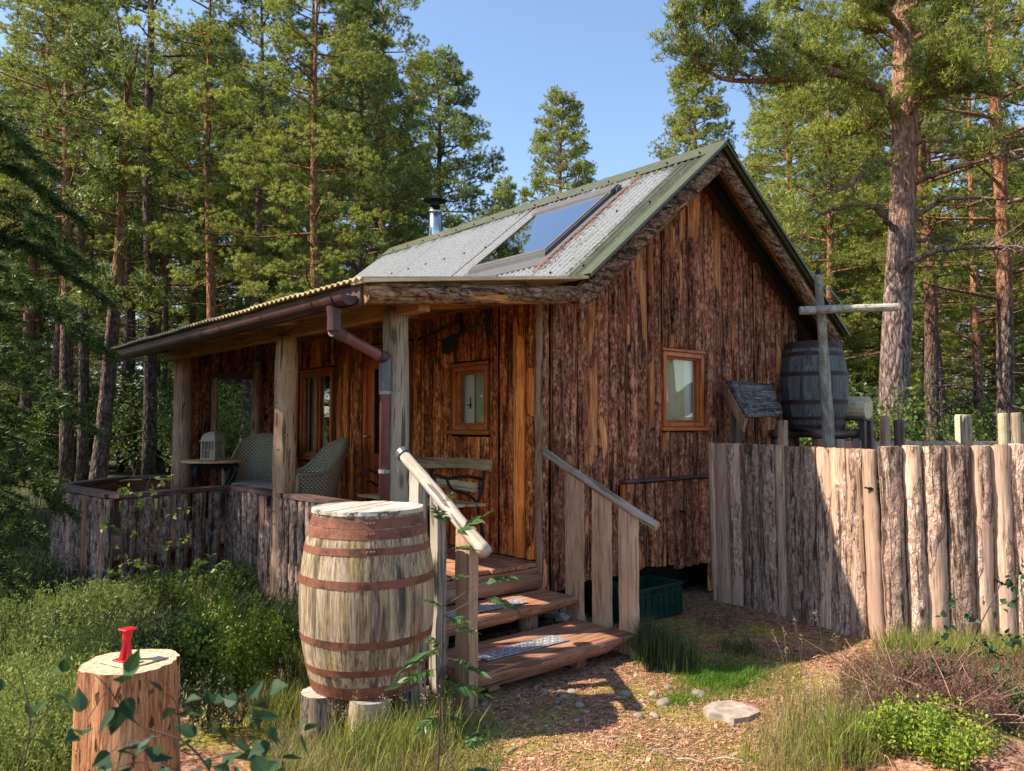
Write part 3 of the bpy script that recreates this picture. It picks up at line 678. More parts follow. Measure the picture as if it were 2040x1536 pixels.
# bark-covered rake logs and the verge beam of the porch
def halflog(name, a, b, hgt, thick, mat, parent, seed, bk=.9, prof=None):
    """bark log from a to b in the gable plane, front face towards -y"""
    a = np.array(a, float); b = np.array(b, float); L = np.linalg.norm(b - a); n = int(L / .03); d = (b - a) / L; up = np.cross(d, [0, 1, 0]); up = up if up[2] > 0 else -up
    m = 12; u = np.linspace(-1, 1, m); s_ = np.linspace(0, L, n)
    S, U = np.meshgrid(s_, u, indexing='ij'); Pn = np.stack([S * 5 + seed, U * 1.2, S * 0], -1)
    pe = np.clip(.5 + 3.2 * (fbm(Pn * np.array([.5, 1.6, 1]), seed) + (.5 - bk) * 1.25), 0, 1)
    hw = hgt / 2 * (1 + .10 * fbm(np.stack([s_ * 2, s_ * 0 + seed, s_ * 0], -1), 3))[:, None]
    dep = thick * (1 - .75 * np.abs(U) ** 2.4) + (1 - pe) * .010 * (1 + fbm(Pn * np.array([5, 6, 1]), 9, 2)) + .008 * fbm(Pn, 8)
    V = a + S[..., None] * d + (U * hw)[..., None] * up + dep[..., None] * np.array([0, -1, 0])
    Vb = a + S[..., None] * d + (U * hw)[..., None] * up + np.array([0, .02, 0])
    i = np.arange(n - 1)[:, None] * m; j = np.arange(m - 1)[None]
    F = np.stack([i + j, i + m + j, i + m + j + 1, i + j + 1], -1).reshape(-1, 4)
    N = n * m; k = np.arange(n - 1); F2 = [F, F[:, ::-1] + N]
    F2.append(np.stack([k * m, N + k * m, N + (k + 1) * m, (k + 1) * m], -1)); F2.append(np.stack([k * m + m - 1, (k + 1) * m + m - 1, N + (k + 1) * m + m - 1, N + k * m + m - 1], -1))
    q = np.arange(m - 1); F2.append(np.stack([q, q + 1, N + q + 1, N + q], -1)); e = (n - 1) * m; F2.append(np.stack([e + q + 1, e + q, N + e + q, N + e + q + 1], -1))
    V = np.concatenate([V.reshape(-1, 3), Vb.reshape(-1, 3)]) - np.array(wloc(parent)); A = np.concatenate([pe.ravel(), np.ones(N)])
    return link(name, mesh(name, V, F2, mat, True, {'peel': A}), parent)
halflog('rake_log', (KX - .10, YV + .07, KZ - .22), (RX + .02, YV + .07, RZ - .13), .165, .055, B_RAKE, cabin, 21, .92)
halflog('rake_log', (RX + .0, YV + .075, RZ - .13), (EX - .08, YV + .075, EZ - .10), .135, .055, B_RAKE, cabin, 33, .72)
halflog('verge_beam', (PX + .02, YV + .075, PZ - .085), (KX - .09, YV + .075, KZ - .155), .135, .07, B_BEAM, cabin, 45, .86)
g_ = Geo(); g_.box((PX + .0, YV + .045, PZ - .02), (PX + .02, YV + .12, PZ + .0))
V = []
for x in (PX - .03, KX - .02):
    for y in (YV - .005, YV + .16):
        for o in (-.022, .0): V.append([x, y, roof_z(x) + o - .004])
g_ = Geo().add(np.array(V), [np.array([[0, 2, 3, 1], [4, 5, 7, 6], [0, 1, 5, 4], [2, 6, 7, 3], [1, 3, 7, 5], [0, 4, 6, 2]])]); g_.build('verge_batten', W_PALE, cabin)
# soffit rafters, wall plate, porch framing
g_ = Geo()
for y in (YG - .20,):
    for (xa, xb) in ((KX + .05, RX - .03), (RX + .03, EX - .2)):
        slope_box(g_, xa, xb, y, y + .06, -.17, -.062)
g_.build('outer_rafter', DARKVOID, cabin)
Geo().box((2.86, 4.26, 2.36), (2.95, 9.55, 2.485)).build('porch_plate', W_RAFTER['y'], cabin)
Geo().box((4.06, 4.62, 2.60), (4.15, 9.3, 2.66)).build('wall_plate', W_RAFTER['y'], cabin)
for y in [4.42, 5.2, 6.05, 6.9, 7.75, 8.6, 9.4]:
    g_ = Geo(); slope_box(g_, PX + .03, KX - .05, y, y + .055, -.115, -.016); g_.build('rafter', W_RAFTER['x'], cabin)
for x in (2.43, 2.85 + .35, 3.75):
    g_ = Geo(); z = roof_z(x) - .016
    g_.box((x, 4.20, z - .022), (x + .05, 9.85, z)); g_.build('purlin', W_RAFTER['y'], cabin)
Geo().box((2.40, 4.22, 2.345), (2.425, 9.78, 2.475)).build('fascia', W_DARK['y'], cabin)
nl = []; rgn = np.random.default_rng(3); n = 1300; xx = rgn.uniform(SKX0 - .2, SKX1 + .25, n); yq = np.where(rgn.uniform(size=n) < .8, SKY0 - .03 - np.abs(rgn.normal(size=n)) * .09, rgn.uniform(4.3, 9.5, n)); zz = RZ - (RX - xx) * SL + .028
a = rgn.uniform(0, 6.28, n); d = np.stack([np.cos(a), np.sin(a), np.cos(a) * SL], -1) * rgn.uniform(.005, .02, (n, 1)); s_ = np.stack([-np.sin(a), np.cos(a), -np.sin(a) * SL], -1) * .0022; P = np.stack([xx, yq, zz], -1)
V = np.stack([P - d - s_, P + d - s_, P + d + s_, P - d + s_], 1).reshape(-1, 3) - np.array(wloc(roofo))
o = link('needle_litter', mesh('needle_litter', V, [np.arange(4 * n).reshape(-1, 4)], plain('fallen rusty needles', (.20, .085, .045), .9, var=.5)), roofo); tag(o, kind='stuff')
# flue
fl = Geo(); fx, fy = 6.32, 9.02
fl.tube([(fx, fy, 3.95), (fx, fy, 4.72)], .085, 20); fl.tube([(fx, fy, 4.62), (fx, fy, 4.66)], .092, 20); fo = fl.build('flue', M_STEEL, cabin)
for p in fo.data.polygons: p.use_smooth = len(p.vertices) == 4
fl = Geo(); fl.tube([(fx, fy, 4.72), (fx, fy, 4.80)], .055, 12); fl.tube([(fx, fy, 4.795), (fx, fy, 4.80), (fx, fy, 4.84), (fx, fy, 4.852)], [.165, .175, .06, .02], 24); fl.build('flue_cap', M_IRON, fo)
# skylight
sky_o = Geo(); nz_ = np.array([-SL, 0, 1]) / math.hypot(SL, 1)
def sbox(g_, x0, x1, y0, y1, lo, hi): slope_box(g_, x0, x1, y0, y1, lo * math.hypot(SL, 1), hi * math.hypot(SL, 1))
for (x0, x1, y0, y1) in ((SKX0, SKX1, SKY0, SKY0 + .075), (SKX0, SKX1, SKY1 - .075, SKY1), (SKX0, SKX0 + .07, SKY0 + .075, SKY1 - .075), (SKX1 - .075, SKX1, SKY0 + .075, SKY1 - .075)):
    sbox(sky_o, x0, x1, y0, y1, -.06, .055)
sko = sky_o.build('skylight', M_SKYF, roofo)
g_ = Geo(); sbox(g_, SKX1 - .075, SKX1 + .04, SKY0 - .010, SKY1 + .010, .056, .078); sbox(g_, SKX1 - .01, SKX1 + .06, SKY0 - .03, SKY1 + .03, .02, .060); g_.build('skylight_hood', M_SKYF, sko)
g_ = Geo()
for (x0, x1, y0, y1) in ((SKX0 + .02, SKX1 - .08, SKY0 + .02, SKY0 + .055), (SKX0 + .02, SKX1 - .08, SKY1 - .055, SKY1 - .02), (SKX0 + .015, SKX0 + .05, SKY0 + .055, SKY1 - .055)): sbox(g_, x0, x1, y0, y1, .056, .066)
g_.build('skylight_sash', M_SKYF, sko)
g_ = Geo(); sbox(g_, SKX0 + .045, SKX1 - .07, SKY0 + .05, SKY1 - .05, .050, .059); g_.build('pane', M_SKYG, sko)
g_ = Geo(); sbox(g_, SKX0 - .12, SKX1 + .1, SKY0 - .085, SKY0 - .003, .014, .022); sbox(g_, SKX0 - .12, SKX0 - .003, SKY0 - .002, SKY1 + .05, .014, .022); sbox(g_, SKX0 - .12, SKX1 + .1, SKY1 + .003, SKY1 + .085, .014, .022); g_.build('skylight_flashing', M_SKYF, sko)
# gutter and downpipe
gx, gz = 2.335, 2.40
a = np.linspace(math.pi, 2 * math.pi, 11); R1, R2 = .058, .053
cs = [(R1 * math.cos(t), R1 * math.sin(t)) for t in a] + [(R2 * math.cos(t), R2 * math.sin(t)) for t in a[::-1]]
def gutsec(y0, y1, s_=1.):
    V = []; n = len(cs)
    for y in (y0, y1):
        for (cx, cz) in cs: V.append([gx + cx * s_, y, gz + cz * s_ + (y - 4.3) * -.002])
    k = np.arange(n); k2 = (k + 1) % n; return np.array(V), [np.stack([k, k2, n + k2, n + k], -1)]
G_ = Geo().add(*gutsec(4.24, 9.85)); gut = G_.build('gutter', M_PIPE, cabin, smooth=False)
for y in (4.24, 9.85):
    dsk = Geo()
    t = np.linspace(math.pi, 2 * math.pi, 12); V = [[gx + R1 * math.cos(q), y + e, gz + R1 * math.sin(q)] for e in (-.004, .004) for q in t]; dsk.add(np.array(V), []) if False else None
    n = 12; V = np.array(V); k = np.arange(n - 1)
    dsk.F.setdefault(4, []).append(np.stack([k, k + 1, n + k + 1, n + k], -1) + dsk.n); c = [gx, y, gz]
    V = np.concatenate([V, [[gx, y - .004, gz], [gx, y + .004, gz]]]); dsk.F.setdefault(3, []).append(np.concatenate([np.stack([k + 1, k, np.full(n - 1, 2 * n)], -1), np.stack([n + k, n + k + 1, np.full(n - 1, 2 * n + 1)], -1)]) + dsk.n)
    dsk.V.append(V); dsk.A.append(np.zeros(len(V))); dsk.n += len(V)
    dsk.build('gutter_end', M_PIPE, gut)
for y in np.arange(4.62, 9.8, .80):
    G_ = Geo().add(*gutsec(y, y + .035, 1.1)); G_.box((gx + .055, y, gz - .02), (gx + .064, y + .035, gz + .02), .001); G_.build('gutter_bracket', M_PIPE, gut)
oy = 4.42; o1 = onx(768, 695, 2.80); o2 = onx(765, 1000, 2.80)
G_ = Geo().add(*gutsec(oy - .07, oy + .07, 1.14)); G_.tube([(gx, oy, gz - .05), (gx, oy, gz - .13)], [.05, .042], 14); G_.build('gutter_outlet', M_PIPE, gut, smooth=False)
pA = np.array([gx, oy, gz - .10]); pB = np.array([gx, oy, gz - .20]); pC = np.array([2.80, o1[1], 2.06]); pD = np.array([2.80, o1[1], .95])
dp = Geo(); dp.tube([pA, pB + [0, 0, .02], pB + (pC - pB) * .06, pB + (pC - pB) * .5, pC + (pB - pC) * .05, pC + [0, 0, -.03], pD], .036, 14)
down = dp.build('downpipe', M_PIPE2, cabin, smooth=True)
for q0, q1 in ((pA, pB), (pB + (pC - pB) * -.02, pB + (pC - pB) * .16), (pC + (pB - pC) * .16, pC)):
    Geo().tube([q0, q1], .0435, 14).build('pipe_elbow', M_PIPE, down, smooth=False)
dp = Geo(); dp.tube([pC + [0, 0, .01], pC + [0, 0, -.22]], .043, 14); dp.build('pipe_elbow', M_PIPEG, down)
dp = Geo(); dp.tube([pD + [0, 0, .08], pD + [0, 0, -.02], pD + [0, 0, -.03], pD + [0, 0, -.7]], [.047, .047, .052, .052], 14); dp.build('pipe_shoe', M_PIPEG, down)
for z in (1.83, 1.30):
    dp = Geo(); c = np.array([2.80, o1[1], z]); dp.tube([c + [0, 0, -.012], c + [0, 0, .012]], .041, 14); dp.tube([c, c + [.10, -.055, 0]], .008, 6); dp.tube([c + [.06, -.08, -.0], c + [.06, -.08, .03]], .008, 6); dp.build('pipe_clip', plain('grey plastic clip', (.25, .22, .22), .4), down)

# ---------------------------------------------------------------- porch posts, floor, railing
def post(name, x, y, z0, z1, rr, mat, parent, seed, bulge=.1, n=18, lean=(0, 0)):
    m = int((z1 - z0) / .07) + 2; t = np.linspace(0, 1, m); P = np.stack([x + lean[0] * t + .012 * fbm(np.stack([t * 3, t * 0 + seed, t * 0], -1), 1), y + lean[1] * t + .012 * fbm(np.stack([t * 3, t * 0 + seed + 9, t * 0], -1), 1), z0 + (z1 - z0) * t], -1)
    R_ = rr * (1 + bulge * fbm(np.stack([t * 5, t * 0 + seed, t * 0], -1), 2)) * (1.06 - .1 * t)
    V, F = tubeg(P, R_, n); ang = np.arctan2(V[:, 1] - y, V[:, 0] - x)
    d = 1 + .05 * fbm(np.stack([np.cos(ang) * 2, np.sin(ang) * 2, V[:, 2] * 1.5 + seed], -1), 5); V[:, 0] = x + (V[:, 0] - x) * d; V[:, 1] = y + (V[:, 1] - y) * d
    # a drying crack
    a0 = -2.3; cr = np.exp(-((ang - a0 - .25 * fbm(np.stack([V[:, 2] * 1.2, V[:, 2] * 0 + seed, V[:, 2] * 0], -1), 6)) / .10) ** 2)
    dd_ = 1 - .10 * cr; V[:, 0] = x + (V[:, 0] - x) * dd_; V[:, 1] = y + (V[:, 1] - y) * dd_
    return Geo().add(V, F).build(name, mat, parent, smooth=True)
post('porch_post', 2.90, 4.60, .05, 2.40, .090, W_POST, cabin, 3, .03)
p2 = post('porch_post', 2.87, 6.28, .18, 2.36, .095, W_POSTW, cabin, 8, .16)
post('porch_post', 2.98, 9.22, .2, 2.38, .105, W_POSTW, cabin, 14, .10)
kn = Geo(); rk = random.Random(4)
for k in range(16):
    z = rk.uniform(.5, 2.2); an = rk.uniform(-3.2, -1.3); c = np.array([2.875 + .09 * math.cos(an), 6.28 + .09 * math.sin(an), z]); d = np.array([math.cos(an), math.sin(an), .3])
    kn.tube([c - d * .01, c + d * .008, c + d * .016], [.014, .011, .004], 7)
kn.build('knots', W_POSTW, p2)
fl = Geo()
for x in np.arange(1.735, 4.15, .1235):
    y0 = YG if x > 2.8 else 7.0 + .0; y1 = 9.32
    if x < 2.8:
        y0 = 7.42 - (2.86 - x) * .37; y1 = min(9.4, 8.45 + (x - 1.55) * 1.1)
        if y1 < y0 + .1: continue
    Geo().box((x, y0 - .03 + RN.uniform(0, .03), FLOOR - .032), (x + .115, y1, FLOOR + RN.uniform(-.002, .002)), .005).build('floorboard', W_TREAD['y'], cabin)
Geo().box((2.85, YG - .0, .38), (4.19, YG + .05, .50)).build('floor_joist', W_TREAD['x'], cabin)
Geo().box((1.8, 7.1, .36), (1.86, 8.5, .49)).build('floor_joist', W_TREAD['y'], cabin); Geo().box((2.80, 4.66, .36), (2.845, 9.2, .49)).build('floor_joist', W_TREAD['y'], cabin)
Geo().box((1.85, 7.38, .34), (2.79, 7.43, .49)).build('floor_joist', W_RAFTER['x'], cabin)
# tall slabs of the windbreak at the far end, round an opening
r = random.Random(77)
def facing(p, q): d = np.array(q) - np.array(p); return math.atan2(d[1], d[0])
wb = Geo().box((3.0, 9.37, .5), (3.36, 9.40, 2.5)).box((3.86, 9.37, .5), (4.19, 9.40, 2.7)).box((3.36, 9.37, 2.2), (3.86, 9.40, 2.6)).box((3.36, 9.37, .5), (3.86, 9.40, 1.26)).build('windbreak', DARKVOID, cabin)
for a, b in widths(3.05, 4.19, .10, .17, r):
    if b > 3.40 and a < 3.82:
        slab('slab', wb, b - a, roof_z(a) - 2.22, ((a + b) / 2, 9.365, 2.20), 0, B_GABLE, sd(), t=.04, bk=.9, edge=.008)
        slab('slab', wb, b - a, .75, ((a + b) / 2, 9.365, .52), 0, B_GABLE, sd(), t=.04, bk=.9, edge=.008)
    else: slab('slab', wb, b - a, roof_z(a) - .56, ((a + b) / 2, 9.365, .52), 0, B_GABLE, sd(), t=.05, bk=.9, edge=.01)
g_ = Geo(); g_.tube(lin((3.37, 9.31, 1.26), (3.37, 9.31, 2.18), 8), .045, 10, wob=.2); g_.build('opening_post', W_POSTW, wb, smooth=True)
g_ = Geo(); g_.tube(lin((3.87, 9.30, 1.26), (3.87, 9.30, 2.4), 8), .06, 10, wob=.2); g_.build('opening_post', W_POSTW, wb, smooth=True)
g_ = Geo(); g_.box((3.30, 9.28, 2.17), (3.92, 9.36, 2.23)); g_.build('opening_lintel', W_DARK['x'], wb)
# railing
rail = thing('porch_railing', (2.3, 6.5, 0), 'dark capped porch railing of upright bark slabs around the deck', 'railing')
CAPZ = 1.05
R0, R1_, R2_, R3, R4 = (2.86, 4.72), (2.86, 7.36), (1.74, 6.95), (1.60, 8.45), (2.41, 9.36)
R5 = (2.88, 9.30)
def capboard(p, q, w=.15, mat=None, z=CAPZ, e0=.07, e1=.07):
    p = np.array([*p]); q = np.array([*q]); d = (q - p) / np.linalg.norm(q - p); n = np.array([-d[1], d[0]])
    p = p - d * e0; q = q + d * e1; V = []
    for c in (p - n * w / 2, p + n * w / 2, q + n * w / 2, q - n * w / 2):
        for zz in (z - .032, z): V.append([c[0], c[1], zz])
    G_ = Geo().add(np.array(V), [np.array([[0, 1, 3, 2], [2, 3, 5, 4], [4, 5, 7, 6], [6, 7, 1, 0], [1, 7, 5, 3], [0, 2, 4, 6]])]); return G_.build('rail_cap', mat or W_DARK['y'], rail)
capboard(R0, (2.86, 6.10), e1=.06, e0=0); capboard((2.86, 6.12), R1_, e0=0, e1=.02, z=CAPZ - .001); capboard(R1_, R2_, mat=W_DARK['x'], e0=-.08, e1=.03, z=CAPZ + .002); capboard(R2_, R3, e0=-.06, e1=.03, z=CAPZ + .004); capboard(R3, R4, e0=-.06, e1=.0, z=CAPZ + .006, mat=W_DARK['x']); capboard(R4, R5, e0=.02, z=CAPZ + .003, mat=W_DARK['x'])
def runslabs(p, q, lo, hi, gap, zb, mat, bk, inner=False, off=.03, top=CAPZ - .034):
    p = np.array(p, float); q = np.array(q, float); L = np.linalg.norm(q - p); d = (q - p) / L; s_ = .03
    n = np.array([d[1], -d[0]])                     # outward when walking with the outside on the right
    while s_ < L - lo * .8:
        w = r.uniform(lo, hi); w = min(w, L - s_ + .02); c = p + d * (s_ + w / 2) + n * off
        zz = zb(s_ / L) + r.uniform(-.03, .03)
        slab('slab', rail, w, top - zz + r.uniform(-.01, 0), (c[0], c[1], zz), math.atan2(d[1], d[0]), mat, sd(), t=.045, bk=r.choice(bk), edge=.012, rnd=.85, nf=9, bot=.02)
        s_ += w + gap * r.uniform(.5, 1.3)
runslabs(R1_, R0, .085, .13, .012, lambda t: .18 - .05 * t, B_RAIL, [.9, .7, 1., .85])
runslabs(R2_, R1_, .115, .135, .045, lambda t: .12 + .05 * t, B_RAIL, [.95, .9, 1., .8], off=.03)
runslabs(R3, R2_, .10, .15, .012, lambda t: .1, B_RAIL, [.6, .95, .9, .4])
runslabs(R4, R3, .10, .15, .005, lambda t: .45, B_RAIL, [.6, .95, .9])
for (p, q) in ((R3, R4), (R4, R5)):                 # inner boarding of the far rail, stained red
    p = np.array(p); q = np.array(q); d = (q - p) / np.linalg.norm(q - p); n = np.array([-d[1], d[0]]); n = n if (n @ (np.array([3, 7.5]) - p)) > 0 else -n
    V = []
    for c in (p + n * .02, p + n * .05, q + n * .05, q + n * .02):
        for zz in (.8, 1.005): V.append([c[0], c[1], zz])
    Geo().add(np.array(V), [np.array([[0, 1, 3, 2], [2, 3, 5, 4], [4, 5, 7, 6], [6, 7, 1, 0], [1, 7, 5, 3], [0, 2, 4, 6]])]).build('inner_board', wood('red stained board', (.16, .045, .022), (.28, .09, .04), 'x', rough=.5), rail)
# ---------------------------------------------------------------- steps
steps = thing('entrance_steps', (3.5, 4.0, 0), 'chunky timber entrance steps with metal grip plates and pole handrails', 'steps')
def tread(x0, x1, y0, y1, z1, th, seed, name='tread', mat=None, rounder=.35):
    """split-log tread: flat top, rough rounded front"""
    n = 46; m = 12; xs = np.linspace(x0, x1, n); G_ = Geo()
    u = np.linspace(0, 1, m)
    V = []
    for x in xs:
        e = .018 * float(fbm(np.array([x * 3 + seed, 0, 0]), 1)); k = .02 * float(fbm(np.array([x * 9 + seed, 5, 0]), 2))
        tb = th * (1 - .45 * max(0, (x - x0) / (x1 - x0) - .8) / .2 * 1.) if x > x0 + .8 * (x1 - x0) else th * (1 + .1 * math.sin(x * 4 + seed))
        ring = [(y0 + e + .006, z1), (y0 + e - .002, z1 - .008), (y0 + e + k - .008, z1 - tb * .3), (y0 + e + k, z1 - tb * .6), (y0 + e + .03 + k * .5, z1 - tb * .88), (y0 + .09, z1 - tb), (y1 - .04, z1 - tb), (y1, z1 - tb * .6), (y1, z1 - .006), (y1 - .01, z1),
                (y0 * .35 + y1 * .65, z1 + .003 * float(fbm(np.array([x * 6, seed, 1]), 4))), (y0 * .7 + y1 * .3, z1 + .003 * float(fbm(np.array([x * 6, seed, 2]), 4)))]
        V += [[x, a, b] for a, b in ring]
    V = np.array(V); i = np.arange(n - 1)[:, None] * m; j = np.arange(m)[None]; j2 = (j + 1) % m
    F = [np.stack([i + j, i + j2, i + m + j2, i + m + j], -1).reshape(-1, 4)]
    G_.add(V, F)
    for e, f in ((0, 1), ((n - 1) * m, 0)):
        c = V[e:e + m].mean(0); k = np.arange(m); k2 = (k + 1) % m
        G_.add(np.concatenate([V[e:e + m], [c]]), [np.stack([k, k2, np.full(m, m)][::1 if f else 1], -1) if f else np.stack([k2, k, np.full(m, m)], -1)])
    return G_.build(name, mat or W_TREAD['x'], steps, smooth=False)
tread(2.80, 4.20, 3.60, 3.83, .182, .115, 1); tread(2.80, 4.19, 3.837, 4.14, .180, .10, 5)
tread(2.80, 4.195, 4.13, 4.52, .342, .10, 2)
G_ = Geo(); G_.tube(lin((2.82, 4.575, .405), (4.19, 4.575, .405), 24), .072, 14, wob=.12, seed=3); G_.build('top_log', wood('stained log', (.26, .12, .07), (.42, .23, .14), 'x'), steps, smooth=True)
for x in (3.0, 3.75): Geo().box((x, 3.7, .0), (x + .09, 4.5, .075)).build('bearer', W_TREAD['y'], steps)
for x in (3.05, 3.85):
    G_ = Geo(); G_.tube(lin((x, 4.30, 0), (x, 4.30, .24), 4), .075, 10, wob=.1); G_.build('support_log', W_POSTW, steps, smooth=True)
pl = NT('chequer plate'); ck = pl.n('TexChecker'); ck.inputs['Scale'].default_value = 32; mp = pl.n('Mapping'); mp.inputs['Rotation'].default_value = (0, 0, .785)
cc = pl.n('TexCoord'); pl.l(cc.outputs['Object'], mp.inputs[0]); pl.l(mp.outputs[0], ck.inputs[0]); ck.inputs[1].default_value = (.30, .30, .33, 1); ck.inputs[2].default_value = (.52, .52, .55, 1)
M_PLATE = pl.fin(pl.mix(pl.ramp(pl.noise(pl.co((1, 1, 1), False), 25, 4), [(.4, 0), (.7, .5)]), ck.outputs[0], (.20, .18, .18)), .42, pl.bump(ck.outputs[1], .4, .002), .5, .35)
def gripplate(x0, x1, y0, y1, z):
    o = Geo().box((x0, y0, z), (x1, y1, z + .005), .001).build('grip_plate', M_PLATE, steps)
    b = Geo(); s_ = .034; k = 0
    for i, x in enumerate(np.arange(x0 + .02, x1 - .02, s_)):
        for j, y in enumerate(np.arange(y0 + .02, y1 - .015, s_)):
            dx, dy = (.012, .005) if (i + j) % 2 else (.005, .012)
            b.add([[x - dx, y - dy, z + .0055], [x + dx, y - dy, z + .0055], [x + dx, y + dy, z + .0055], [x - dx, y + dy, z + .0055], [x - dx * .7, y - dy * .5, z + .0085], [x + dx * .7, y - dy * .5, z + .0085], [x + dx * .7, y + dy * .5, z + .0085], [x - dx * .7, y + dy * .5, z + .0085]],
                  [[[4, 5, 6, 7], [0, 1, 5, 4], [1, 2, 6, 5], [2, 3, 7, 6], [3, 0, 4, 7]]])
    tag(b.build('raised_tread_pattern', M_PLATE, o), kind='stuff')
gripplate(3.02, 3.72, 3.74, 3.90, .188); gripplate(3.10, 3.78, 4.21, 4.36, .348)
# handrail posts (planks on edge) and poles
def rpost(x0, x1, y0, y1, z0, z1a, z1b, seed, mat=None):
    """z1a at y0 end, z1b at y1 end (sloping top)"""
    n = 22; V = []; G_ = Geo()
    for k in range(n):
        t = k / (n - 1); w = .006 * float(fbm(np.array([seed * 3., t * 5, 0]), 1)); w2 = .009 * float(fbm(np.array([seed * 3. + 7, t * 4, 0]), 1))
        for (x, y, zt) in ((x0, y0 + w, z1a), (x1, y0 + w, z1a), (x1, y1 + w2, z1b), (x0, y1 + w2, z1b)): V.append([x, y, z0 + (zt - z0) * t])
    V = np.array(V); i = np.arange(n - 1)[:, None] * 4; j = np.arange(4)[None]; j2 = (j + 1) % 4
    G_.add(V, [np.concatenate([np.stack([i + j, i + j2, i + 4 + j2, i + 4 + j], -1).reshape(-1, 4), [[3, 2, 1, 0]], [[4 * n - 4, 4 * n - 3, 4 * n - 2, 4 * n - 1]]])])
    return G_.build('handrail_post', mat or W_STEP, steps)
def rz_(y, A, B): return A[2] + (y - A[1]) / (B[1] - A[1]) * (B[2] - A[2]) - .035
RA, RB = (4.215, 4.52, 1.405), (4.215, 3.40, .925)
for k, (y0, y1, z0) in enumerate(((4.13, 4.27, .19), (3.85, 3.99, .17), (3.60, 3.735, .02))):
    rpost(4.20, 4.262, y0, y1, z0, rz_(y0, RA, RB), rz_(y1, RA, RB), k + 1)
LA, LB = (2.75, 4.27, 1.43), (2.75, 3.42, .905)
for k, (y0, y1, z0) in enumerate(((4.06, 4.17, .02), (3.86, 3.94, .02), (3.55, 3.68, .0))):
    rpost(2.735, 2.80, y0, y1, z0, rz_(y0, LA, LB), rz_(y1, LA, LB), k + 7, W_GREY['z'] if k < 2 else W_STEP)
def pole(A, B, r0, r1, seed, mat=W_RAIL):
    t = np.linspace(0, 1, 26)[:, None]; P = np.array(A) * (1 - t) + np.array(B) * t
    P = P + .006 * np.stack([fbm(np.stack([t[:, 0] * 4, t[:, 0] * 0 + seed + k, t[:, 0] * 0], -1), 1) for k in range(3)], -1)
    R_ = (r0 + (r1 - r0) * t[:, 0]) * (1 + .06 * fbm(np.stack([t[:, 0] * 12, t[:, 0] * 0 + seed, t[:, 0] * 0], -1), 2))
    # local frame along z so that the grain runs down the pole
    d = Vector(B) - Vector(A); q = d.to_track_quat('Z', 'Y'); V, F = tubeg(P, R_, 14, wob=.10, seed=seed)
    Vl = (V - np.array(A)) @ np.array(q.to_matrix())
    o = link('handrail', mesh('handrail', Vl, F, mat, True), steps, Vector(A) - wloc(steps)); o.rotation_euler = q.to_euler(); return o
pole(LA, LB, .036, .040, 3); pole(RA, RB, .030, .034, 9, wood('grey pole timber', (.40, .29, .20), (.62, .49, .37), 'z', crack=.6, bump=.5))
Geo().tube([np.array(LA) + [0, .012, .006], np.array(LA) + [0, -.02, -.015]], .046, 14).build('rail_end_collar', M_PIPEG, steps)

# ---------------------------------------------------------------- barrels
STV = NT('oak stave'); v = STV.co((1, 1, .05)); gq = STV.math('MULTIPLY_ADD', STV.noise(v, 120, 4, .8), .55, STV.math('MULTIPLY', STV.noise(v, 40, 3, .7), .45)); gb = STV.noise(STV.co((1, 1, .25)), 7, 4, .6)
cw = STV.ramp(gq, [(.36, (.06, .04, .026)), (.45, (.25, .175, .11)), (.52, (.40, .305, .205)), (.62, (.58, .47, .34))])
cw = STV.mix(STV.ramp(gb, [(.48, 0), (.66, .8)]), cw, STV.mix(1., cw, (.78, .68, .34), 'MULTIPLY'))          # algae
st_ = STV.ramp(STV.noise(STV.co((1, 1, .10)), 12, 3, .6), [(.52, 0), (.64, .85)]); cw = STV.mix(st_, cw, (.055, .052, .05))   # black tannin streaks
cw = STV.mix(1., cw, STV.math('MULTIPLY_ADD', STV.rnd(), .25, .85), 'MULTIPLY')
M_STAVE = STV.fin(cw, .85, STV.bump(gq, .7, .006), .15)
HP = NT('rusty hoop iron'); v = HP.co((1, 1, 1)); a_ = HP.noise(v, 9, 5, .7); b_ = HP.noise(v, 70, 3, .7)
cw = HP.ramp(a_, [(.35, (.035, .022, .017)), (.45, (.15, .052, .032)), (.55, (.25, .085, .05)), (.68, (.11, .075, .04))]); M_HOOP = HP.fin(HP.mix(.35, cw, HP.ramp(b_, [(.3, (.06, .03, .02)), (.7, (.36, .14, .08))])), .7, HP.bump(b_, .35, .002), .25, .1)
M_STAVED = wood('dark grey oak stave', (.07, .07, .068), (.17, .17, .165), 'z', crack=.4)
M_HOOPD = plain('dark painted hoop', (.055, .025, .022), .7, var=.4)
LIDM = wood('bleached lid board', (.38, .32, .25), (.66, .60, .51), 'x', crack=.7, bump=.7)
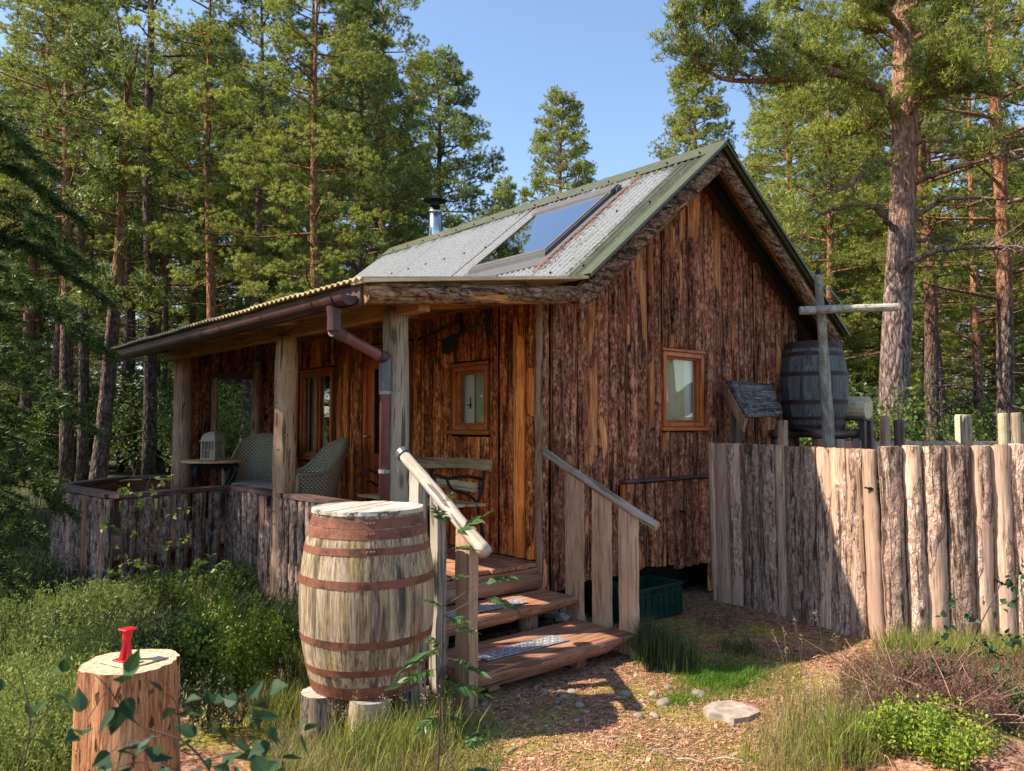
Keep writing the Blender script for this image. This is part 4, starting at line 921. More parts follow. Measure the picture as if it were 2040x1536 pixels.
def barrel(cx, cy, z0, H, RB_, Re, rz, label, n_st=26, hoops=None, lid=True, dark=False, group=None):
    b = thing('barrel', (cx, cy, z0), label, 'barrel', group, rz)
    def prof(t): return Re + (RB_ - Re) * (1 - (2 * t - 1) ** 2 * (1 if True else 0))
    m = 26; t = np.linspace(0, 1, m); rr = np.array([prof(q) for q in t]); rb = random.Random(int(cx * 100))
    stv = []
    for k in range(n_st):
        a0 = k / n_st * 2 * math.pi + .0012; a1 = (k + 1) / n_st * 2 * math.pi - .0012; off = rb.uniform(-.0012, .0012)
        an = np.linspace(a0, a1, 4); V = []
        for i in range(m):
            for (R_, aa) in [(rr[i] + off - (.0008 if q in (0, 3) else 0), an[q]) for q in range(4)] + [(rr[i] - .024, an[3]), (rr[i] - .024, an[0])]:
                V.append([R_ * math.cos(aa), R_ * math.sin(aa), t[i] * H])
        V = np.array(V); i = np.arange(m - 1)[:, None] * 6; j = np.arange(6)[None]; j2 = (j + 1) % 6
        F = [np.stack([i + j, i + j2, i + 6 + j2, i + 6 + j], -1).reshape(-1, 4)[:, :4], np.array([[0, 5, 4, 3], [3, 2, 1, 0]]), np.array([[(m - 1) * 6 + q for q in (0, 1, 2, 3)], [(m - 1) * 6 + q for q in (3, 4, 5, 0)]])]
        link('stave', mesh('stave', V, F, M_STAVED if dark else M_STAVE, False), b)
    for (h0, h1) in hoops:
        n = 48; an = np.arange(n) / n * 2 * math.pi; V = []; tt = (h0, h0 + .1 * (h1 - h0), h1 - .1 * (h1 - h0), h1)
        for q, (tq, o) in enumerate(((h0, .0002), (h0, .0028), (h1, .0028), (h1, .0002))):
            R_ = prof(tq) + o; dn = .002 * np.sin(an * 3 + h0 * 20)
            V.append(np.stack([R_ * np.cos(an), R_ * np.sin(an), tq * H + dn], -1))
        V = np.concatenate(V); k = np.arange(n); k2 = (k + 1) % n
        F = [np.concatenate([np.stack([q * n + k, q * n + k2, (q + 1) * n + k2, (q + 1) * n + k], -1) for q in range(3)])]
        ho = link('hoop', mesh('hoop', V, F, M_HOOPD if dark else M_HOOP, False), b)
        if h1 > .8 and not dark:
            rv = Geo(); R_ = prof((h0 + h1) / 2) + .004; 
            for da in (-.05, .0, .05):
                a_ = -2.55 + da - rz * 0; c = np.array([R_ * math.cos(a_), R_ * math.sin(a_), (h0 + h1) / 2 * H]); d = np.array([math.cos(a_), math.sin(a_), 0]); rv.tube([c, c + d * .003, c + d * .005], [.009, .008, .003], 8)
            rv.build('rivets', M_HOOP, ho, world=False); rv_ = None
    if lid:
        Rl = Re + .012; rb2 = random.Random(3); y = -Rl; k = 0
        while y < Rl - .01:
            w = rb2.uniform(.09, .15); y1 = min(y + w, Rl); n = 10; ys_ = np.linspace(y + .002, y1 - .002, n); V = []
            xs_ = np.sqrt(np.maximum(Rl ** 2 - ys_ ** 2, 1e-4)) + .006 * fbm(np.stack([ys_ * 30, ys_ * 0, ys_ * 0], -1), k)
            zz = H + rb2.uniform(.0, .004)
            for s_, x in ((-1, -xs_), (1, xs_)):
                for q in range(n): V.append([x[q], ys_[q], zz - .008]); V.append([x[q], ys_[q], zz + .014])
            V = np.array(V); F = []
            for q in range(n - 1):
                a = 2 * q; c = 2 * n + 2 * q
                F += [[a + 1, c + 1, c + 3, a + 3], [a, a + 2, c + 2, c], [a, a + 1, a + 3, a + 2], [c, c + 2, c + 3, c + 1]]
            F += [[0, 2 * n, 2 * n + 1, 1], [2 * n - 2, 2 * n - 1, 4 * n - 1, 4 * n - 2]]
            link('lid_board', mesh('lid_board', V, [np.array(F)], LIDM, False), b); y = y1; k += 1
    return b
HO = [(.005, .070), (.128, .165), (.285, .325), (.605, .650), (.783, .822), (.868, .922), (.926, .980)]
bc = atd(735, 850, 4.30)
barrel(bc[0], bc[1], .225, .925, .362, .288, .5, 'weathered whisky barrel with rusty red hoops and a plank lid, standing on log stumps', hoops=HO)
b2 = atd(1622, 850, 8.45)
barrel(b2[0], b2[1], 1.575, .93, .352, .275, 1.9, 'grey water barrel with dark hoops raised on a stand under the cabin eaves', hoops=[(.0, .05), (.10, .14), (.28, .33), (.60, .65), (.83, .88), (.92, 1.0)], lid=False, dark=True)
b2r = bpy.data.objects['barrel.001']
# lid of the second barrel and its stand
Geo().tube([(b2[0], b2[1], 2.47), (b2[0], b2[1], 2.485)], .26, 24).build('barrel_head', DARKVOID, b2r)
stand = thing('barrel_stand', (b2[0], b2[1], 0), 'dark timber stand of planks and beams carrying the raised barrel', 'stand')
for y in (-.26, .2):
    G_ = Geo(); G_.tube(lin((b2[0] - .5, b2[1] + y, 1.525), (b2[0] + .62, b2[1] + y, 1.525), 10), .048, 10, wob=.1); G_.build('beam', W_DARK['x'], stand, smooth=True)
for x in (-.42, .42):
    for y in (-.26, .2):
        G_ = Geo(); G_.tube(lin((b2[0] + x, b2[1] + y, 0), (b2[0] + x, b2[1] + y, 1.475), 6), .05, 10, wob=.1); G_.build('leg', W_POSTW, stand, smooth=True)
for k in range(6): Geo().box((b2[0] - .5 + k * .165, b2[1] - .345, .7), (b2[0] - .5 + k * .165 + .155, b2[1] - .315, 1.47 - .02 * (k % 2))).build('board', (W_TREAD, W_DARK, W_GREY)[k % 3]['z'], stand)
# log rack to the right of the raised barrel
lr = atd(1706, 850, 8.55)
lw = thing('firewood_log', (lr[0], lr[1], 1.84), 'thick sawn log with a pale cut end beside the raised barrel', 'log')
G_ = Geo(); G_.tube(lin((lr[0] - .03, lr[1] + .25, 1.82), (lr[0], lr[1] - .14, 1.80), 6), .125, 16, wob=.04); G_.build('log', W_PALE, lw, smooth=False)
rk = thing('log_rack', (lr[0], lr[1], 0), 'timber uprights holding the sawn log beside the raised barrel', 'rack')
for dx in (-.06, .10):
    for dy in (-.1, .2): Geo().box((lr[0] + dx - .03, lr[1] + dy - .03, 0), (lr[0] + dx + .03, lr[1] + dy + .03, 1.665)).build('upright', W_DARK['z'], rk)
Geo().box((lr[0] - .12, lr[1] - .14, 1.668), (lr[0] + .16, lr[1] + .26, 1.69)).build('shelf', W_DARK['y'], rk)
# stumps under the front barrel
def stump(name, x, y, z0, z1, r0, r1, mat, topm, label, cat, group=None, seed=1, n=28, relief=.06, rootsp=0):
    s_ = thing(name, (x, y, z0), label, cat, group); m = int((z1 - z0) / .03) + 3; t = np.linspace(0, 1, m)
    P = np.stack([x + 0 * t, y + 0 * t, z0 + (z1 - z0) * t], -1); R_ = (r0 + (r1 - r0) * t) * (1 + rootsp * np.exp(-t * 7))
    a = np.arange(n) / n * 2 * math.pi
    Pn = np.stack([np.cos(a)[None] * 2.2 + 0 * t[:, None], np.sin(a)[None] * 2.2 + 0 * t[:, None], t[:, None] * (z1 - z0) * 1.6 + seed + 0 * a[None]], -1)
    d = 1 + relief * fbm(Pn, seed, 3) + relief * .5 * fbm(Pn * np.array([4, 4, 2]), seed + 1, 2)
    V = np.stack([x + R_[:, None] * d * np.cos(a), y + R_[:, None] * d * np.sin(a), np.repeat(P[:, 2:], n, 1)], -1)
    pe = np.clip(.5 + 3 * fbm(Pn * np.array([1.5, 1.5, .7]), seed + 5), 0, 1)
    i = np.arange(m - 1)[:, None] * n; j = np.arange(n)[None]; j2 = (j + 1) % n
    F = np.stack([i + j, i + j2, i + n + j2, i + n + j], -1).reshape(-1, 4)
    link('side', mesh('side', V.reshape(-1, 3) - np.array([x, y, z0]), [F], mat, True, {'peel': pe.ravel()}), s_)
    rings = 7; VT = []; top = V[-1]
    for k in range(rings):
        q = 1 - k / rings; VT.append(np.stack([x + (top[:, 0] - x) * q, y + (top[:, 1] - y) * q, np.full(n, z1) + .003 * fbm(np.stack([top[:, 0] * q * 30, top[:, 1] * q * 30, top[:, 0] * 0], -1), 3)], -1))
    VT = np.concatenate(VT + [[[x, y, z1]]]) - np.array([x, y, z0]); k = np.arange(rings - 1)[:, None] * n
    F = [np.stack([k + j, k + j2, k + n + j2, k + n + j], -1).reshape(-1, 4)]; e = (rings - 1) * n; q = np.arange(n); F.append(np.stack([e + q, e + (q + 1) % n, np.full(n, rings * n)], -1))
    link('cut_top', mesh('cut_top', VT, F, topm, True), s_); return s_
ring_m = NT('cut log end'); v = ring_m.co((1, 1, 1), False); sp_ = ring_m.n('VectorMath', operation='LENGTH'); mp = ring_m.n('Mapping'); mp.inputs['Scale'].default_value = (1, 1, 0); ring_m.l(v, mp.inputs[0])
nz = ring_m.n('TexNoise'); nz.inputs['Scale'].default_value = 7; ring_m.l(v, nz.inputs['Vector']); sc2 = ring_m.n('VectorMath', operation='SCALE'); sc2.inputs['Scale'].default_value = .03; ring_m.l(nz.outputs['Color'], sc2.inputs[0]); ad = ring_m.n('VectorMath', operation='ADD'); ring_m.l(mp.outputs[0], ad.inputs[0]); ring_m.l(sc2.outputs[0], ad.inputs[1]); ring_m.l(ad.outputs[0], sp_.inputs[0])
wv = ring_m.math('SINE', ring_m.math('MULTIPLY', sp_.outputs['Value'], 700)); g0 = ring_m.noise(v, 60, 4)
cw = ring_m.ramp(ring_m.math('MULTIPLY_ADD', wv, .12, g0), [(.3, (.36, .18, .10)), (.5, (.60, .38, .24)), (.7, (.74, .55, .40))])
M_CUT = ring_m.fin(cw, .8, ring_m.bump(g0, .4, .004), .2)
sg = [(-.20, -.14, .115, 'bark'), (.06, -.24, .105, 'wood'), (.20, .12, .11, 'bark'), (-.12, .20, .1, 'bark')]
B_STUMP = bark('stump bark', [(.06, .04, .03), (.20, .14, .11), (.34, .26, .22), (.5, .4, .35)], [(.32, .22, .16), (.52, .40, .30)])
F2 = FH[:2]; R2v = RT[:2]
for k, (a, b, rr, ty) in enumerate(sg):
    p = np.array([bc[0], bc[1]]) + R2v * a + F2 * b
    stump('log_stump', p[0], p[1], -.02, .222, rr, rr * .97, B_STUMP if ty == 'bark' else W_POST, W_GREY['x'], ['short barky log stump under the left edge of the front barrel', 'short peeled grey log stump under the front edge of the front barrel', 'short log stump under the right edge of the front barrel', 'short log stump at the back beneath the front barrel'][k], 'stump', 'log stumps carrying the barrel', seed=k + 2)
# the tall stump with its red bracket
ST = atd(262, 1315, 2.92)
ROT = NT('rotting orange stump wood'); v = ROT.co((1, 1, .09)); a_ = ROT.math('MULTIPLY_ADD', ROT.noise(v, 100, 5, .8, .5), .5, ROT.math('MULTIPLY', ROT.noise(v, 28, 4, .7, .8), .5)); b_ = ROT.noise(ROT.co((1, 1, .35)), 7, 4, .6); c_ = ROT.noise(ROT.co((1, 1, .3)), 40, 3)
cw = ROT.ramp(a_, [(.37, (.08, .028, .012)), (.45, (.36, .14, .062)), (.53, (.56, .26, .125)), (.64, (.72, .44, .25))]); cw = ROT.mix(ROT.ramp(b_, [(.50, 0), (.64, .75)]), cw, ROT.ramp(a_, [(.3, (.06, .03, .018)), (.7, (.30, .14, .07))]))
hol = ROT.ramp(c_, [(.62, 1), (.68, .15)]); cw = ROT.mix(1., cw, hol, 'MULTIPLY'); M_ROT = ROT.fin(cw, .85, ROT.bump(ROT.math('MULTIPLY', a_, hol), 1., .02), .15)
ts = stump('tree_stump', ST[0], ST[1], -.02, ST[2] - .004, .185, .163, M_ROT, M_CUT, 'tall orange decaying stump with a pale sawn top and the red bracket on it', 'stump', seed=12, n=72, relief=.15)
rp = thing('red_bracket', (ST[0] - .02, ST[1] + .005, ST[2] + .0), 'small bright red metal bracket with flared foot standing on the tall stump', 'bracket', rz=.35)
RED = plain('red enamel', (.62, .012, .022), .35, var=.12)
Geo().box((-.034, -.032, .003), (.034, .032, .009), .002).build('foot_plate', RED, rp, world=False)
G_ = Geo(); n = 14; V = []; lev = [(0.009, .027, .55), (.02, .022, .55), (.05, .0165, .62), (.075, .0145, .8), (.085, .017, 1), (.112, .0175, 1.0)]
for (z, rr, sh_) in lev:
    for k in range(16):
        a = k / 16 * 2 * math.pi; q = rr * (sh_ if k % 4 == 2 else 1.) * (1.2 if k % 4 == 0 and sh_ < .9 else 1); V.append([q * math.cos(a) + z * .06, q * math.sin(a), z])
V = np.array(V); i = np.arange(5)[:, None] * 16; j = np.arange(16)[None]; j2 = (j + 1) % 16; G_.add(V, [np.stack([i + j, i + j2, i + 16 + j2, i + 16 + j], -1).reshape(-1, 4)]); G_.build('stem', RED, rp, world=False)
Geo().box((-.018, -.024, .112), (.032, .024, .118), .002).build('top_plate', RED, rp, world=False)
Geo().box((-.06, -.10, -.0015), (.11, .07, .0028), .001).build('base_board', W_PALE, rp, world=False)
pl_ = Geo(); pl_.box((-.02, -.085, .0045), (.02, -.07, .0055), .0004); pl_.build('name_tag', M_PIPEG, rp, world=False)

# ---------------------------------------------------------------- the palisade fence
fence = thing('slab_fence', (6.1, 3.2, 0), 'palisade fence of tall upright bark slabs running from the cabin to the right edge', 'fence')
fl_x = [(1411, 1430), (1424, 1455), (1451, 1478), (1479, 1513), (1514, 1546), (1547, 1566), (1567, 1597), (1598, 1628), (1629, 1657), (1657, 1687), (1688, 1719), (1720, 1744)]
fl_b = [(1425, 1436), (1429, 1460), (1461, 1488), (1486, 1524), (1524, 1554), (1554, 1573), (1573, 1605), (1604, 1634), (1634, 1667), (1667, 1698), (1697, 1731), (1730, 1766)]
fr_x = [(1747, 1794), (1796, 1833), (1834, 1878), (1879, 1930), (1931, 1969), (1971, 2011), (2008, 2050), (2050, 2090), (2092, 2140)]
fr_b = [(1766, 1810), (1812, 1848), (1850, 1892), (1894, 1944), (1946, 1984), (1986, 2030), (2030, 2070), (2070, 2110), (2112, 2160)]
rf = random.Random(31)
fbk = [0, .12, .5, .9, .8, .05, .6, .85, .5, .8, .6, .1]; rbk = [.92, .66, .75, .9, .25, .35, .95, .9, .8]
def ytop(x): return 882 + (x - 1411) * .040 if x < 1746 else 889 - (x - 1747) * .012
def ybot(x): return 1193 + (x - 1425) * .252 if x < 1766 else 1272 - (x - 1766) * .02
def vplane(P0, P1):
    P0 = np.array(P0, float); d = np.array([P1[0] - P0[0], P1[1] - P0[1], 0]); n = np.cross(d, [0, 0, 1.]); n /= np.linalg.norm(n)
    def f(x, y): q = ray(x, y); return EY + q * ((P0 - EY) @ n) / (q @ n)
    return f
LP0, LP1 = onz(1425, 1193, 0), onz(1766, 1279, 0); RP0 = LP1; RP1 = LP1 + np.append(RT[:2], 0) * 1.6 - np.append(FH[:2], 0) * .33
fL = vplane(LP0, LP1); fR = vplane(RP0, RP1)
for top_, bot_, bks, f_ in ((fl_x, fl_b, fbk, fL), (fr_x, fr_b, rbk, fR)):
    for (a, b), (c, d), bkk in zip(top_, bot_, bks):
        yt = ytop((a + b) / 2); yb = ybot((c + d) / 2) + (8 if f_ is fR else 0); A, B, C_, D = f_(a, yt), f_(b, yt), f_(c, yb), f_(d, yb)
        w = (np.linalg.norm((B - A)[:2]) + np.linalg.norm((D - C_)[:2])) / 2; Mb = (C_ + D) / 2; Mt = (A + B) / 2
        dirn = (D - C_)[:2]; ang = math.atan2(dirn[1], dirn[0]); sh_ = (Mt - Mb)[:2] @ (dirn / np.linalg.norm(dirn)); hh = Mt[2] + .02
        mat = B_FENCE
        o = slab('slab', fence, w * rf.uniform(.97, 1.03), hh, (Mb[0], Mb[1], -.02), ang, mat, sd(), lean=math.atan2(sh_, hh), t=.045 if f_ is fL else .055, bk=bkk, edge=.012, rnd=.55 if f_ is fL else .7, nf=12, top=.012, relief=1.5, dz=.018)
# rails behind the slabs
for (P0, P1) in ((LP0, LP1), (RP0, RP1)):
    d = (P1 - P0) / np.linalg.norm(P1 - P0); n = np.array([-d[1], d[0], 0]); n = n if n @ np.append(FH[:2], 0) > 0 else -n
    if True:
        for z in (.4, 1.2):
            V = []
            for c in (P0 + n * .01, P0 + n * .05, P1 + n * .05, P1 + n * .01):
                for zz in (z, z + .09): V.append([c[0], c[1], zz])
            Geo().add(np.array(V), [np.array([[0, 1, 3, 2], [2, 3, 5, 4], [4, 5, 7, 6], [6, 7, 1, 0], [1, 7, 5, 3], [0, 2, 4, 6]])]).build('back_rail', W_DARK['x'], fence)
lt = fL(1724, 972); G_ = Geo()
nL = np.append(-FH[:2], 0) * .06
G_.tube([lt + nL * .7, lt + nL * 1.5], .014, 8); G_.tube([lt + nL * 1.4 + [-.03, .03, .01], lt + nL * 1.5, lt + nL * 1.3 + np.append(RT[:2], 0) * .11], .008, 6); tag(G_.build('latch', M_IRON, fence), kind=None)
# narrow batten nailed over the slabs
A = fL(1700, 930); Bq = fL(1712, 1135); off = np.append(-FH[:2], 0) * .075
G_ = Geo(); G_.tube([A + off, (A + Bq) / 2 + off, Bq + off], .017, 6); G_.build('batten', W_POSTW, fence)
# round posts standing behind the fence
psn = ['round post standing behind the fence corner, just right of the pole', 'dark round post behind the fence, in front of the big pine', 'left one of the paired posts behind the fence', 'right one of the paired posts behind the fence', 'yellowish round post behind the fence near the right edge', 'round post nearest the right edge behind the fence']
for k, (x, w, yt, D) in enumerate(((1763, 19, 830, 7.0), (1791, 20, 836, 8.0), (1911, 17, 826, 8.4), (1924, 21, 826, 7.4), (1998, 19, 823, 7.6), (2025, 21, 822, 7.2))):
    p = atd(x, yt, D); rr = w * D / 1560 / 2; g_ = ground_z(p[0], p[1])
    tp = thing('fence_post', (p[0], p[1], 0), psn[k], 'post', 'round posts behind the fence')
    Geo().tube([(p[0], p[1], -.05), (p[0], p[1], p[2] - .03), (p[0], p[1], p[2] - .006), (p[0], p[1], p[2])], [rr, rr, rr * .93, rr * .7], 14).build('post', [W_POSTW, W_DARK['z'], W_PALE, W_POST, W_PALE, W_POST][k], tp)
bf = thing('back_fence', (11, 4, 0), 'dark horizontal board fence seen just above the palisade, behind the round posts', 'fence')
A = atd(1700, 882, 8.6)[:2]; B_ = atd(2250, 876, 8.8)[:2]
for k in range(4):
    for z in (1.30, 1.14, .98):
        P = np.append(A + (B_ - A) * k / 4, z); Q = np.append(A + (B_ - A) * (k + .985) / 4, z); n = np.array([-(Q - P)[1], (Q - P)[0], 0]); n /= np.linalg.norm(n)
        V = np.array([c + np.array([0, 0, e]) for c in (P, P + n * .03, Q + n * .03, Q) for e in (0, .14)])
        Geo().add(V, [np.array([[0, 1, 3, 2], [2, 3, 5, 4], [4, 5, 7, 6], [6, 7, 1, 0], [1, 7, 5, 3], [0, 2, 4, 6]])]).build('board', W_GREY['x'], bf)

# ---------------------------------------------------------------- pole with crossbar, slab canopy
LICH = NT('lichened pole bark'); a_ = LICH.noise(LICH.co((1, 1, .3)), 22, 5, .7); M_LICH = LICH.fin(LICH.ramp(a_, [(.3, (.13, .10, .075)), (.5, (.30, .25, .20)), (.68, (.50, .46, .38))]), .85, LICH.bump(a_, .7, .01), .2)
po = thing('shower_pole', (7.28, 3.8, 0), 'tall crooked lichened pole with a wooden crossbar and green cord', 'pole')
pp = [atd(1660, 1250, 7.55), atd(1651, 885, 7.5), atd(1644, 760, 7.45), atd(1641, 700, 7.45), atd(1633, 600, 7.42), atd(1630, 547, 7.4)]; pp[0][2] = -.02
V, F = tubeg(spline(pp, 40), np.linspace(.060, .036, 40), 12, wob=.12, seed=2); Geo().add(V, F).build('upright', M_LICH, po, smooth=True)
c0, c1, cm = atd(1593, 619, 7.32), atd(1788, 612, 7.20), atd(1679, 615, 7.27)
V, F = tubeg(lin(c0, cm, 10), .040, 12, wob=.08, seed=3); Geo().add(V, F).build('crossbar', M_LICH, po, smooth=False)
V, F = tubeg(lin(cm, c1, 10), .037, 12, wob=.05, seed=4); Geo().add(V, F).build('crossbar_end', wood('peeled crossbar', (.55, .47, .36), (.75, .68, .56), 'x', bump=.5), po, smooth=False)
CORD = plain('green cord', (.03, .30, .22), .6)
G_ = Geo(); a = atd(1627, 563, 7.34); b = atd(1645, 576, 7.32); c = atd(1655, 578, 7.30); d = atd(1675, 603, 7.24); G_.tube(spline([a, b, c, d], 14), .006, 6); G_.build('cord', CORD, po)
G_ = Geo(); t = atd(1631, 545, 7.4); 
for k in range(7): G_.tube([t + [random.Random(k).uniform(-.03, .03), random.Random(k + 9).uniform(-.03, .03), -.02], t + [random.Random(k + 3).uniform(-.05, .05), 0, .03], t + [random.Random(k + 5).uniform(-.05, .05), .01, .0]], .014, 6)
G_.build('cord_wrap', M_IRON, po)
cn = thing('slab_canopy', (6.8, 4.2, 0), 'small sloping canopy of bark slabs standing against the gable wall', 'canopy')
# canopy sheet: slopes down towards the camera
def canopy():
    A_ = np.array([6.40, 4.44, 2.03]); B_ = np.array([7.20, 4.44, 2.03]); C_ = np.array([6.66, 3.98, 1.70]) ; D_ = np.array([7.18, 3.98, 1.70])
    A_, B_, C_, D_ = ony(1446, 760, 4.44), ony(1530, 768, 4.44), ony(1486, 832, 4.02), ony(1558, 828, 4.02)
    for k, (t0, t1) in enumerate(((0, .52), (.5, 1.0))):
        n = 22; m = 22; U, W = np.meshgrid(np.linspace(0, 1, n), np.linspace(t0, t1, m), indexing='ij')
        P = (A_[None, None] * (1 - U[..., None]) + B_[None, None] * U[..., None]) * (1 - W[..., None]) + (C_[None, None] * (1 - U[..., None]) + D_[None, None] * U[..., None]) * W[..., None]
        N_ = np.cross(B_ - A_, C_ - A_); N_ /= np.linalg.norm(N_); N_ = N_ if N_[2] > 0 else -N_
        w_ = (W - t0) / (t1 - t0); h = .03 * np.sqrt(np.maximum(1 - (2 * w_ - 1) ** 2, 0)) + .012 * fbm(np.stack([U * 9, W * 9, U * 0 + k], -1), 4) + (.012 if k == 0 else 0)
        T_ = P + N_ * (h + .006)[..., None]; B2 = P - N_ * .012; N = n * m
        i = np.arange(n - 1)[:, None] * m; j = np.arange(m - 1)[None]; F = np.stack([i + j, i + m + j, i + m + j + 1, i + j + 1], -1).reshape(-1, 4)
        e = [];
        for a in range(n - 1): e += [[a * m, (a + 1) * m, N + (a + 1) * m, N + a * m], [a * m + m - 1, N + a * m + m - 1, N + (a + 1) * m + m - 1, (a + 1) * m + m - 1]]
        for a in range(m - 1): e += [[a, N + a, N + a + 1, a + 1], [(n - 1) * m + a, (n - 1) * m + a + 1, N + (n - 1) * m + a + 1, N + (n - 1) * m + a]]
        V = np.concatenate([T_.reshape(-1, 3), B2.reshape(-1, 3)]) - np.array([6.8, 4.2, 0])
        link('slab', mesh('slab', V, [F[:, ::-1], F + N, np.array(e)], bark('canopy bark %d' % k, [(.04, .03, .028), (.12, .095, .09), (.22, .18, .17), (.33, .28, .26)], [(.3, .2, .15), (.4, .3, .2)], axis='x', peelmix=False), True), cn)
    G_ = Geo(); d = C_ - A_; V = np.array([A_ + [-.02, 0, -.01], C_ + [-.02, 0, -.01], C_ + [-.02, .03, -.13], A_ + [-.02, 0, -.15], A_ + [.03, 0, -.01], C_ + [.03, 0, -.01], C_ + [.03, .03, -.13], A_ + [.03, 0, -.15]])
    G_.add(V, [np.array([[0, 1, 2, 3], [7, 6, 5, 4], [0, 4, 5, 1], [1, 5, 6, 2], [2, 6, 7, 3], [3, 7, 4, 0]])]); G_.build('side_board', W_POSTW, cn)
    p = ony(1556, 835, 4.05); Geo().box((p[0] - .04, 4.0, 0), (p[0] + .04, 4.07, p[2] - .01)).build('leg', W_POSTW, cn)
    p = ony(1455, 860, 4.44); Geo().box((p[0] - .01, 4.40, 0), (p[0] + .05, 4.45, 1.86)).build('leg', W_POSTW, cn)
    Geo().box((6.62, 4.36, .9), (6.70, 4.42, 1.88)).build('leg', W_DARK['z'], cn)
canopy()

# ---------------------------------------------------------------- crate under the cabin
GRN = plain('dark green plastic', (.004, .040, .026), .45, var=.15)
A_, B_ = onz(1278, 1246, .0), onz(1365, 1225, .0)
cr = thing('plastic_crate', (5.15, 4.45, .0), 'dark green plastic crate pushed under the cabin next to the steps', 'crate')
def crate(x0, x1, y0, y1, z0, z1, t=.008):
    for nm, a, b in (('side', (x0, y0, z0), (x1, y0 + t, z1)), ('side', (x0, y1 - t, z0), (x1, y1, z1)), ('end', (x0, y0 + t, z0), (x0 + t, y1 - t, z1)), ('end', (x1 - t, y0 + t, z0), (x1, y1 - t, z1)), ('base', (x0 + t, y0 + t, z0), (x1 - t, y1 - t, z0 + t))):
        Geo().box(a, b, .001).build(nm, GRN, cr)
    for z, h in ((z1 - .012, .022), (z1 - .065, .012), (z0 + .11, .01), (z0 + .03, .012)):
        G_ = Geo(); e = .016; G_.box((x0 - e, y0 - e, z), (x1 + e, y0, z + h), .002); G_.build('rim', GRN, cr)
        G_ = Geo(); G_.box((x0 - e, y0, z), (x0, y1 + e, z + h), .002); G_.build('rim', GRN, cr); G_ = Geo(); G_.box((x1, y0, z), (x1 + e, y1 + e, z + h), .002); G_.build('rim', GRN, cr)
    for k in range(9):
        x = x0 + (x1 - x0) * k / 8; Geo().box((x - .004, y0 - .012, z0 + .02), (x + .004, y0, z1 - .02), .001).build('rib', GRN, cr)
    Geo().box(((x0 + x1) / 2 - .06, y0 - .014, z1 - .07), ((x0 + x1) / 2 + .06, y0 - .001, z1 - .02), .002).build('grip', M_IRON, cr)
crate(4.90, 5.52, 4.20, 4.60, .0, .27)
cu = thing('rubble_heap', (4.55, 4.7, 0), 'pale rubble and a stick lying in the gap below the cabin beside the steps', 'rubble')
rr = random.Random(8)
for k in range(7):
    p = (4.42 + rr.uniform(0, .3), 4.42 + rr.uniform(0, .4), .05 + rr.uniform(0, .1)); bm_ = bmesh.new(); bmesh.ops.create_icosphere(bm_, subdivisions=1, radius=rr.uniform(.05, .09))
    me = bpy.data.meshes.new('stone'); bm_.to_mesh(me); bm_.free(); me.materials.append(W_GREY['x']); o = link('stone', me, cu, Vector(p) - cu.location); o.scale = (1, .8, .6)
# stub slabs under the hatch end
G_ = None
slab('slab', cabin, .24, .36, (6.62, 4.53, -.02), 0, B_GABLE, sd(), t=.05, bk=.9)
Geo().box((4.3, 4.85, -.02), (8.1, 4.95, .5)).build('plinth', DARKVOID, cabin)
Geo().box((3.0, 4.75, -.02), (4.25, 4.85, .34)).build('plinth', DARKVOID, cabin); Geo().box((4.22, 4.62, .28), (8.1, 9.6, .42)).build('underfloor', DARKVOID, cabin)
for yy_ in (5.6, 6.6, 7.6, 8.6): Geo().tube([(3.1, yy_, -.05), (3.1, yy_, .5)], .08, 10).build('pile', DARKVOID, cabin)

# ---------------------------------------------------------------- porch furniture
WK = NT('grey brown wicker'); uvw = WK.co((1, 1, 1), False, 'UV'); sp = WK.n('SeparateXYZ'); WK.l(uvw, sp.inputs[0])
sx = WK.math('SINE', WK.math('MULTIPLY', sp.outputs[0], 2 * math.pi * 34)); sy = WK.math('SINE', WK.math('MULTIPLY', sp.outputs[1], 2 * math.pi * 24)); w_ = WK.math('MULTIPLY', sx, sy); rib = WK.math('ABSOLUTE', sx)
h = WK.math('ADD', WK.math('MULTIPLY', w_, .5), WK.math('MULTIPLY', WK.math('ABSOLUTE', sy), .5)); ns = WK.noise(WK.co(), 6, 4)
cw = WK.mix(WK.ramp(ns, [(.4, 0), (.65, 1)]), (.62, .55, .42), (.76, .58, .34)); cw = WK.mix(1., cw, WK.ramp(h, [(.1, .25), (.6, 1)]), 'MULTIPLY'); M_WICK = WK.fin(cw, .6, WK.bump(h, .9, .012), .3)
WKR = plain('wicker rim', (.26, .20, .12), .6, var=.4, sc_=60, bump=.5)
CUSH = plain('off white seat cushion', (.62, .57, .54), .9, var=.06, sc_=30)
